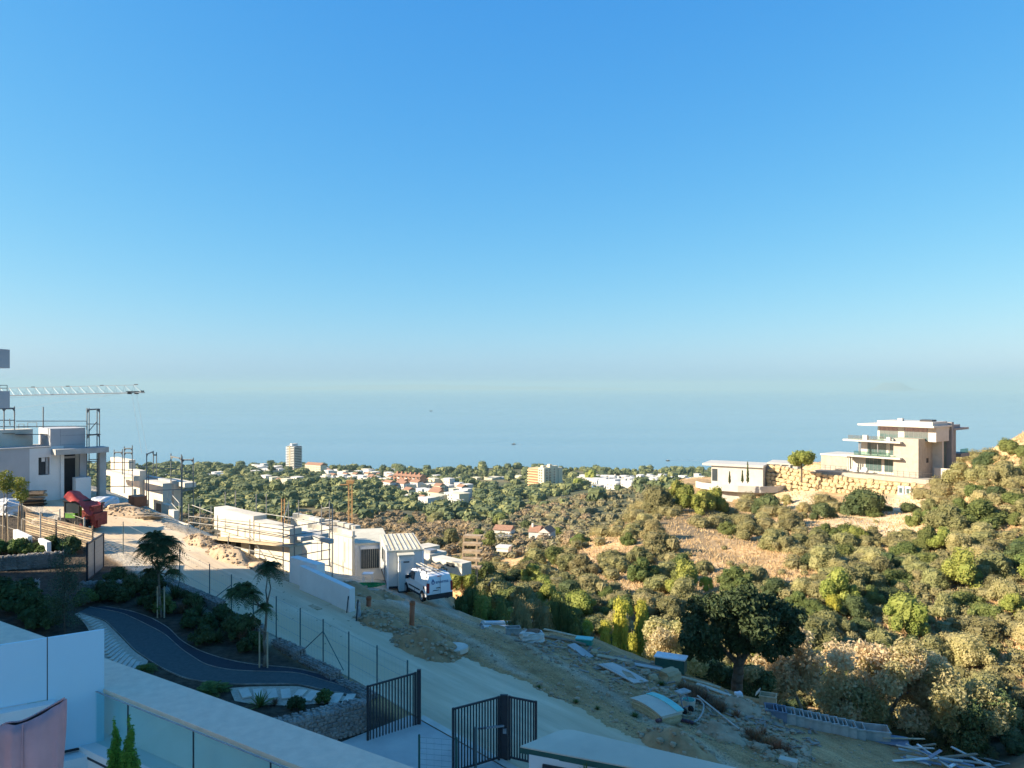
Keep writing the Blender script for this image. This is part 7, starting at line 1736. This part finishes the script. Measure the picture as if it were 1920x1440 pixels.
def ln(name, label, cat, px, py, mb, mat, rz=0.0, dz=0.0, rx=0.0, ry=0.0, group=None, smooth=False):
    q = at(px, py); o = obj(name, mb, mat, loc=(q.x, q.y, q.z + dz), smooth=smooth); o.rotation_euler = (rx, ry, rz); return tag(o, label, cat, group)
for k, (x0, y0, x1, y1, r, mat, lab) in enumerate(((905, 1172, 1010, 1168, 0.11, 'plastic_white', 'long white pipe lying across the track edge, farthest of its bundle'), (902, 1176, 1005, 1172, 0.10, 'plastic_grey', 'long grey pipe in the middle of the bundle at the track edge'), (905, 1180, 1000, 1177, 0.10, 'plastic_white', 'long white pipe nearest the camera in the bundle at the track edge'), (832, 1168, 920, 1166, 0.05, 'wood_pale', 'sunlit thin pale pole lying across the dirt track'))):
    a, b = at(x0, y0), at(x1, y1); t = thing('long_pipe', lab, 'pipe' if k < 3 else 'pole', a + Vector((0, 0, r + 0.03))); part('tube', MB().tube((0, 0, 0), b - a, r, n=10), mat, t, smooth=True); part('end_ring', MB().tube((0, 0, 0), (b - a) * 0.012, r * 1.1, n=10), mat, t)
def crate(label, px, py, w, d, h, mat, rz, slats=True, name='crate', cat='crate'):
    q = at(px, py); t = thing(name, label, cat, q, rz)
    part('base', MB().b(-w / 2, w / 2, -d / 2, d / 2, 0.02, 0.08), mat, t)
    for (x0, x1, y0, y1) in ((-w / 2, w / 2, -d / 2, -d / 2 + 0.03), (-w / 2, w / 2, d / 2 - 0.03, d / 2), (-w / 2, -w / 2 + 0.03, -d / 2 + 0.031, d / 2 - 0.031), (w / 2 - 0.03, w / 2, -d / 2 + 0.031, d / 2 - 0.031)): part('side', MB().b(x0, x1, y0, y1, 0.081, h), mat, t)
    part('rim', MB().b(-w / 2 - 0.03, w / 2 + 0.03, -d / 2 - 0.03, -d / 2 - 0.001, h - 0.06, h), mat, t); part('rim', MB().b(-w / 2 - 0.03, w / 2 + 0.03, d / 2 + 0.001, d / 2 + 0.03, h - 0.06, h), mat, t); return t
crate('grey plastic crate in front of the pipe bundle', 962, 1190, 0.8, 0.5, 0.42, 'plastic_grey', 0.1)
# rubbish sacks
q = at(998, 1202); t = thing('rubbish_sack', 'open builder sack of brown rubbish beyond the grey crate', 'sack', q); part('bag', MB().rock((0, 0, 0.22), (1.25, 0.9, 0.62), rgd, 0.3, (12, 8), 0.16), 'sack', t); part('waste', MB().rock((0.05, 0, 0.48), (0.8, 0.6, 0.28), rgd, 0, (9, 5), 0.25), 'leaf_wood', t)
# boards, planks and rocks along the rim of the ravine
for k, (px, py, L, W, rz, tilt, mat, lab) in enumerate(((1088, 1224, 1.6, 0.5, -1.0, 0.15, 'raw_concrete', 'tilted grey concrete plank at the track edge'), (1052, 1190, 2.2, 0.2, -0.5, 0.05, 'wood_pale', 'pale plank lying along the ravine rim'), (1040, 1200, 1.8, 0.2, -0.35, 0.04, 'wood_old', 'brown plank below the pale plank on the rim'), (1066, 1204, 2.0, 0.18, -0.45, 0.08, 'wood_old', 'brown plank beside the teal box'),
      (1150, 1238, 1.7, 0.3, -0.4, 0.05, 'wood_pale', 'short pale board behind the grey panel'), (1195, 1245, 2.6, 0.25, -0.5, 0.06, 'wood_old', 'long brown board running toward the green cabinet'), (1205, 1252, 2.0, 0.3, -0.45, 0.02, 'raw_concrete', 'grey board running toward the green cabinet'), (1310, 1282, 2.2, 0.2, -0.6, 0.05, 'wood_pale', 'pale board below the green cabinet'), (1340, 1298, 1.9, 0.22, -0.7, 0.08, 'board_cream', 'cream board sloping down toward the oak'), (1165, 1262, 1.1, 0.25, -0.9, 0.1, 'board_cream', 'short cream board beside the grey panel'))):
    mb = jitter_plate(MB(), L, W, 0.05, 0.02); ln('loose_board', lab, 'board', px, py, mb, mat, rz, 0.14, 0.04, tilt)
q = at(1096, 1207); t = thing('teal_box', 'teal painted box on the ravine rim', 'box', q, -0.3); part('body', MB().b(-0.45, 0.45, -0.25, 0.25, 0, 0.28), 'teal_paint', t); part('lid', MB().b(-0.47, 0.47, -0.27, 0.27, 0.281, 0.33), 'aqua_foam', t)
# big grey panel resting on rubble
a = at(1168, 1268); t = thing('wall_panel', 'large flat grey panel tilted on the rubble edge', 'panel', a + Vector((0, 0, 0.22)), R(-52)); o = part('sheet', jitter_plate(MB(), 2.35, 1.05, 0.05, 0.03), 'board_grey', t); o.rotation_euler = (R(-9), R(5), 0)
part('groove', MB().b(-1.0, 0.7, -0.36, -0.345, 0.002, 0.008), 'steel_galv', o); part('support', MB().rock((0, -0.1, -0.14), (1.6, 0.7, 0.3), rgd, 0, (8, 5), 0.2), 'rubble', t)
# green cabinet
q = at(1258, 1258); t = thing('metal_cabinet', 'dark green cabinet with white top at the ravine rim', 'cabinet', q, R(-24)); part('body', MB().b(-0.75, 0.75, -0.35, 0.35, 0.02, 0.72), 'green_paint', t); part('top', MB().b(-0.80, 0.80, -0.4, 0.4, 0.721, 0.78), 'plastic_white', t)
for k in range(3): part('door', MB().b(-0.755, -0.751, -0.33 + 0.23 * k, -0.13 + 0.23 * k, 0.1, 0.66), 'plastic_grey', t)
for k in range(2): part('door', MB().b(-0.7 + 0.72 * k, -0.02 + 0.72 * k, -0.356, -0.351, 0.08, 0.66), 'green_paint', t)
# stacked boards
q = at(1228, 1345); t = thing('board_stack', 'stack of cream insulation boards with aqua sheets on top', 'board stack', q, R(-62))
for k in range(9): part('board', jitter_plate(MB(), 1.95, 1.0, 0.055, 0.10), 'board_edge' if k < 8 else 'board_cream', t, (rgd.uniform(-0.03, 0.03) + 0.012 * k, rgd.uniform(-0.03, 0.03), 0.14 + 0.058 * k))
part('top_board', jitter_plate(MB(), 2.05, 1.12, 0.03, 0.11), 'board_cream', t, (0.05, 0.02, 0.66)); part('aqua_board', jitter_plate(MB(), 2.0, 0.34, 0.03, 0.11), 'aqua_foam', t, (0.05, 0.45, 0.695)); part('pallet', MB().b(-0.9, 0.9, -0.45, 0.45, -0.05, 0.04), 'wood_old', t)
# blue junk, hose, pole, purple pipe
q = at(1290, 1338); t = thing('hand_truck', 'upturned blue hand truck among junk beside the boards', 'hand truck', q, 0.6)
for x in (-0.2, 0.2): part('rail', MB().tube((x, 0, 0.05), (x, 0.35, 0.85), 0.025), 'plastic_blue', t); part('wheel', MB().tube((x - 0.04, 0.02, 0.14), (x + 0.04, 0.02, 0.14), 0.13, n=14), 'rubber', t)
for z in (0.25, 0.5, 0.8): part('rung', MB().tube((-0.2, z * 0.42, z), (0.2, z * 0.42, z), 0.02), 'plastic_blue', t)
part('tray', MB().b(-0.3, 0.3, 0.1, 0.5, 0.8, 0.86), 'plastic_grey', t)
pts = [at(1296, 1322), at(1312, 1324), at(1320, 1334), at(1318, 1350), at(1305, 1358), at(1285, 1356), at(1262, 1350), at(1238, 1352)]
pts = [p + Vector((0, 0, 0.06 + (0.25 if i < 4 else 0))) for i, p in enumerate(pts)]
tag(obj('hose', MB().path(resample([p for p in pts], 40), 0.035, 7), 'plastic_grey', smooth=True), 'grey hose looping round the junk beside the boards', 'hose')
pts = [at(1232, 1356), at(1250, 1352), at(1275, 1353), at(1300, 1360)]; tag(obj('bent_pipe', MB().path(resample([p + Vector((0, 0, 0.1)) for p in pts], 16), 0.075, 9), 'lamp_dull', smooth=True), 'dull purple bent pipe in front of the board stack', 'pipe')
a = at(1308, 1326) + Vector((0, 0, 0.5)); b = at(1386, 1372) + Vector((0, 0, 0.1)); tag(obj('long_pole', MB().tube(a, b, 0.035, n=7), 'scaffold_pale'), 'long pale pole leaning down the bank', 'pole')
q = at(1276, 1330); t = thing('waste_bin', 'squat green and cream bucket beside the hand truck', 'bucket', q); part('bucket', MB().tube((0.35, 0, 0), (0.35, 0, 0.42), 0.24, 0.29, n=16), 'board_cream', t); part('liner', MB().tube((0.35, 0, 0.421), (0.35, 0, 0.43), 0.25, n=16), 'teal_paint', t)
# carton and row of bins
t = crate('brown open carton at the head of the bin row', 1440, 1322, 0.75, 0.55, 0.5, 'wood_pale', -0.4, name='carton', cat='carton'); part('flap', MB().box((-0.45, 0, 0.55), (0.3, 0.5, 0.02), 0, 0, -0.9), 'board_cream', t)
NB = 12; ordn = ['first', 'second', 'third', 'fourth', 'fifth', 'sixth', 'seventh', 'eighth', 'ninth', 'tenth', 'eleventh', 'last and longest']
for k in range(NB):
    px = 1446 + k * 16.2; py = 1342 + k * 3.55; col = 'plastic_blue' if k in (0, 1) else 'plastic_grey'
    w = 0.52 if k < NB - 1 else 1.3
    crate('%s %s trough from the brown carton in the row along the ravine' % (ordn[k], 'blue' if col == 'plastic_blue' else 'grey'), px + (12 if k == NB - 1 else 0), py + 4, w, 0.75, 0.50, col, R(-14), name='trough', cat='trough')['group'] = 'row of troughs along the ravine'
# low blue sheets after the bins
for k, (px, py, L, W, mat, lab) in enumerate(((1668, 1396, 1.5, 0.5, 'plastic_blue', 'blue sheet lying at the end of the trough row'), (1705, 1392, 0.8, 0.5, 'board_cream', 'brown-grey board propped left of the white bag'), (1722, 1390, 0.5, 0.4, 'teal_paint', 'teal board edge beside the white bag'))):
    ln('loose_board', lab, 'board', px, py, jitter_plate(MB(), L, W, 0.08, 0.03), mat, -0.3, 0.22, 0.5, 0.0)
q = at(1733, 1400); t = thing('rubbish_sack', 'crumpled white plastic bag on the plank heap', 'bag', q); part('bag', MB().rock((0, 0, 0.35), (0.55, 0.45, 0.75), rgd, 0, (11, 9), 0.28), 'plastic_white', t); part('knot', MB().rock((0.12, 0, 0.75), (0.25, 0.2, 0.25), rgd, 0, (7, 5), 0.25), 'plastic_white', t)
t = thing('plank_heap', 'jumbled heap of grey planks and laths in the lower right corner', 'plank heap', at(1790, 1420), 0)
for k in range(46):
    px = rgd.uniform(1690, 1890); py = 1392 + (px - 1690) * 0.20 + rgd.uniform(2, 38); q = at(px, py) - t.location; L = rgd.uniform(0.7, 2.4)
    o = part('plank', MB().b(-L / 2, L / 2, -0.06, 0.06, -0.02, 0.02), rgd.choice(['plastic_grey', 'raw_concrete', 'board_grey', 'wood_pale', 'wood_old', 'plastic_blue', 'plastic_white']), t, q + Vector((0, 0, rgd.uniform(0.05, 0.45)))); o.rotation_euler = (rgd.uniform(-0.3, 0.3), rgd.uniform(-0.2, 0.2), -0.35 + rgd.gauss(0, 0.5))
# single rocks
for k, (px, py, s, mat, lab) in enumerate(((1258, 1276, 0.85, 'boulder', 'largest pale boulder below the green cabinet'), (1115, 1228, 0.42, 'boulder', 'rounded boulder behind the tilted concrete plank'), (1210, 1268, 0.5, 'rubble', 'squared rubble block right of the grey panel'), (1180, 1250, 0.45, 'rubble', 'rubble block above the grey panel'), (1225, 1275, 0.4, 'boulder', 'pale rock left of the largest boulder'), (1075, 1232, 0.3, 'rubble', 'flat stone by the concrete plank foot'), (1422, 1408, 0.4, 'rubble', 'pale stone beside the rusty weeds'), (1445, 1425, 0.32, 'rubble', 'pale stone left of the squared block'), (1350, 1392, 0.3, 'rubble', 'white stone in the rubble strip'), (1395, 1300, 0.35, 'board_cream', 'white block near the oak roots'), (1385, 1306, 0.35, 'plastic_white', 'white bucket-shaped stone by the oak roots'))):
    q = at(px, py); o = obj('rock', MB().rock((0, 0, s * 0.28), (s * 1.2, s, s * 0.75), rgd, rgd.uniform(0, 3), (9, 7), 0.13), mat, loc=q); tag(o, lab, 'rock')
ln('concrete_block', 'squared pale block at the bottom edge', 'block', 1478, 1434, MB().box((0, 0, 0.1), (0.62, 0.32, 0.22)), 'board_cream', -0.5)
# scattered rubble too small to count
mb = MB()
for k in range(1700):
    band = rgd.random()
    if band < 0.62:      # along the ravine rim
        s_ = rgd.random(); px = 960 + s_ * 560; py = 1178 + s_ * 225 + rgd.gauss(0, 16) + (12 if s_ > 0.3 else 0)
    elif band < 0.85: px = rgd.uniform(1290, 1520); py = 1345 + (px - 1290) * 0.36 + rgd.gauss(0, 12)
    else: px = rgd.uniform(640, 1350); py = 1150 + (px - 640) * 0.40 + rgd.gauss(0, 30)
    if py > 1439: continue
    q = at(px, py)
    if q.y > 60: continue
    t_, p_ = tp(q.x, q.y)
    if p_ < 5.4: continue
    s = rgd.choice([0.05, 0.07, 0.09, 0.12, 0.18, 0.26]) * rgd.uniform(0.7, 1.2); mb.rock((q.x, q.y, q.z + s * 0.15), (s, s * rgd.uniform(0.6, 1.3), s * 0.6), rgd, rgd.uniform(0, 3), (6, 4), 0.22)
_N = 3800; _T = [rgd.uniform(-12, 16) if k < 2600 else rgd.uniform(12, 46) for k in range(_N)]; _P = [5.3 + rgd.random() ** 1.4 * 9.5 if k < 2600 else 0.4 + rgd.random() ** 0.6 * 7 for k in range(_N)]; _XY = [xy(a, b) for a, b in zip(_T, _P)]; _Z = H([q[0] for q in _XY], [q[1] for q in _XY])
for k in range(_N):
    x_, y_ = _XY[k]; s = rgd.choice([0.025, 0.03, 0.04, 0.05, 0.07, 0.10]) * rgd.uniform(0.8, 1.3)
    mb.rock((x_, y_, float(_Z[k]) + s * 0.1), (s, s * rgd.uniform(0.6, 1.3), s * 0.6), rgd, rgd.uniform(0, 3), (5, 3), 0.22)
tag(obj('rubble', mb, 'rubble'), kind='stuff')
mb = MB()
for k in range(260):
    s_ = rgd.random(); px = 970 + s_ * 560; py = 1182 + s_ * 215 + rgd.gauss(0, 14); q = at(px, py)
    if q.y > 60: continue
    mb.box((q.x, q.y, q.z + 0.05), (rgd.uniform(0.15, 0.7), rgd.uniform(0.04, 0.14), 0.03), rgd.uniform(0, 3.1), rgd.uniform(-0.3, 0.3), rgd.uniform(-0.3, 0.3))
tag(obj('splinters', mb, 'wood_scrap'), kind='stuff')
# weeds
W1 = blades_mesh('weed', 800, 'leaf_brown', 260, 0.62, 0.010, 0.95, 0.25); W2 = blades_mesh('weed', 801, 'leaf_rust', 260, 0.50, 0.010, 1.0, 0.3); W3 = blades_mesh('weed', 802, 'leaf_garden_bright', 160, 0.4, 0.012, 1.0, 0.3)
for k, (px, py, s, me_, lab, grp) in enumerate([(x, y, s, W1, 'tall brown weed clump between the boards and the oak', 'brown weeds by the boards') for x, y, s in ((1292, 1300, 1.2), (1305, 1308, 1.3), (1318, 1316, 1.3), (1330, 1322, 1.1), (1282, 1295, 1.0), (1342, 1330, 1.2), (1300, 1318, 1.0), (1352, 1335, 1.0))]
        + [(x, y, s, W2, 'low rusty weed clump beside the wheel tracks', 'rusty weeds by the wheel tracks') for x, y, s in ((1405, 1382, 1.1), (1420, 1390, 1.2), (1440, 1400, 1.2), (1458, 1408, 1.2), (1475, 1412, 1.0), (1430, 1378, 0.9), (1380, 1345, 0.9), (1452, 1396, 1.0))]
        + [(x, y, s, W3, 'small green weed on the dirt bank', 'green weeds on the dirt bank') for x, y, s in ((1240, 1285, 0.9), (1275, 1290, 0.9), (1190, 1345, 0.8), (1255, 1385, 0.9), (1285, 1400, 0.9), (1080, 1318, 0.6), (1010, 1290, 0.5), (1120, 1330, 0.5))]):
    q = at(px, py); o = obj('weed_clump', me_, None, loc=q, rz=rgd.uniform(0, 6)); o.scale = (s, s, s); tag(o, lab, 'weed', grp)
# green hose and red scrap near the cabins
q = at(695, 1101); pts = [q + Vector((math.cos(a * 0.6) * (0.35 + 0.02 * a), math.sin(a * 0.6) * 0.3, 0.05 + 0.005 * a)) for a in range(40)]; tag(obj('hose', MB().path(pts, 0.035, 6), 'green_hose', smooth=True), 'coiled bright green hose on the ground before the cabins', 'hose')
t = thing('scrap_pile', 'small pile of dark red scrap on the earth bank', 'scrap', at(655, 1100)); part('scrap', MB().rock((0, 0, 0.15), (0.7, 0.4, 0.3), rgd, 0, (8, 5), 0.25), 'machine_red', t)
t = thing('site_chair', 'thin white table and chairs outside the barred cabin', 'table', at(690, 1094)); part('top', MB().b(-0.35, 0.35, -0.3, 0.3, 0.68, 0.72), 'plastic_white', t)
for x in (-0.3, 0.3):
    for y in (-0.25, 0.25): part('leg', MB().tube((x, y, 0), (x, y, 0.68), 0.02), 'plastic_white', t)
import OpenImageIO as oiio, sys, numpy as np
b=oiio.ImageBuf('/workdir/render_main.png'); a=b.get_pixels(oiio.UINT8)[...,:3].astype(int)
def p(x,y,r=3):
    X=int(x*a.shape[1]/1920);Y=int(y*a.shape[0]/1440); return tuple(a[max(0,Y-r):Y+r+1,max(0,X-r):X+r+1].reshape(-1,3).mean(0).astype(int))
for n,x,y in [('sky20',960,20),('sky200',960,200),('sky400',960,400),('sky550',960,550),('sky620',960,620),('sky690',960,690),('sea760',960,760),('sea830',960,830),('skyL',60,300),('road shade',640,1200),('road2',1080,1400),('dirt',1050,1290),('dirt2',1330,1400),('panel',140,1280),('coping',480,1360),('glass',420,1400),('hill',1300,1030),('shrub',1700,1080),('oakdry',1640,1290),('wallB1',440,980),('path',300,1220),('hut roof',1150,1410),('road lit',330,1030),('villa stone',1700,860),('boulder',1550,900),('van rear',825,1095),('sand',1640,990)]:
    print(n,p(x,y))
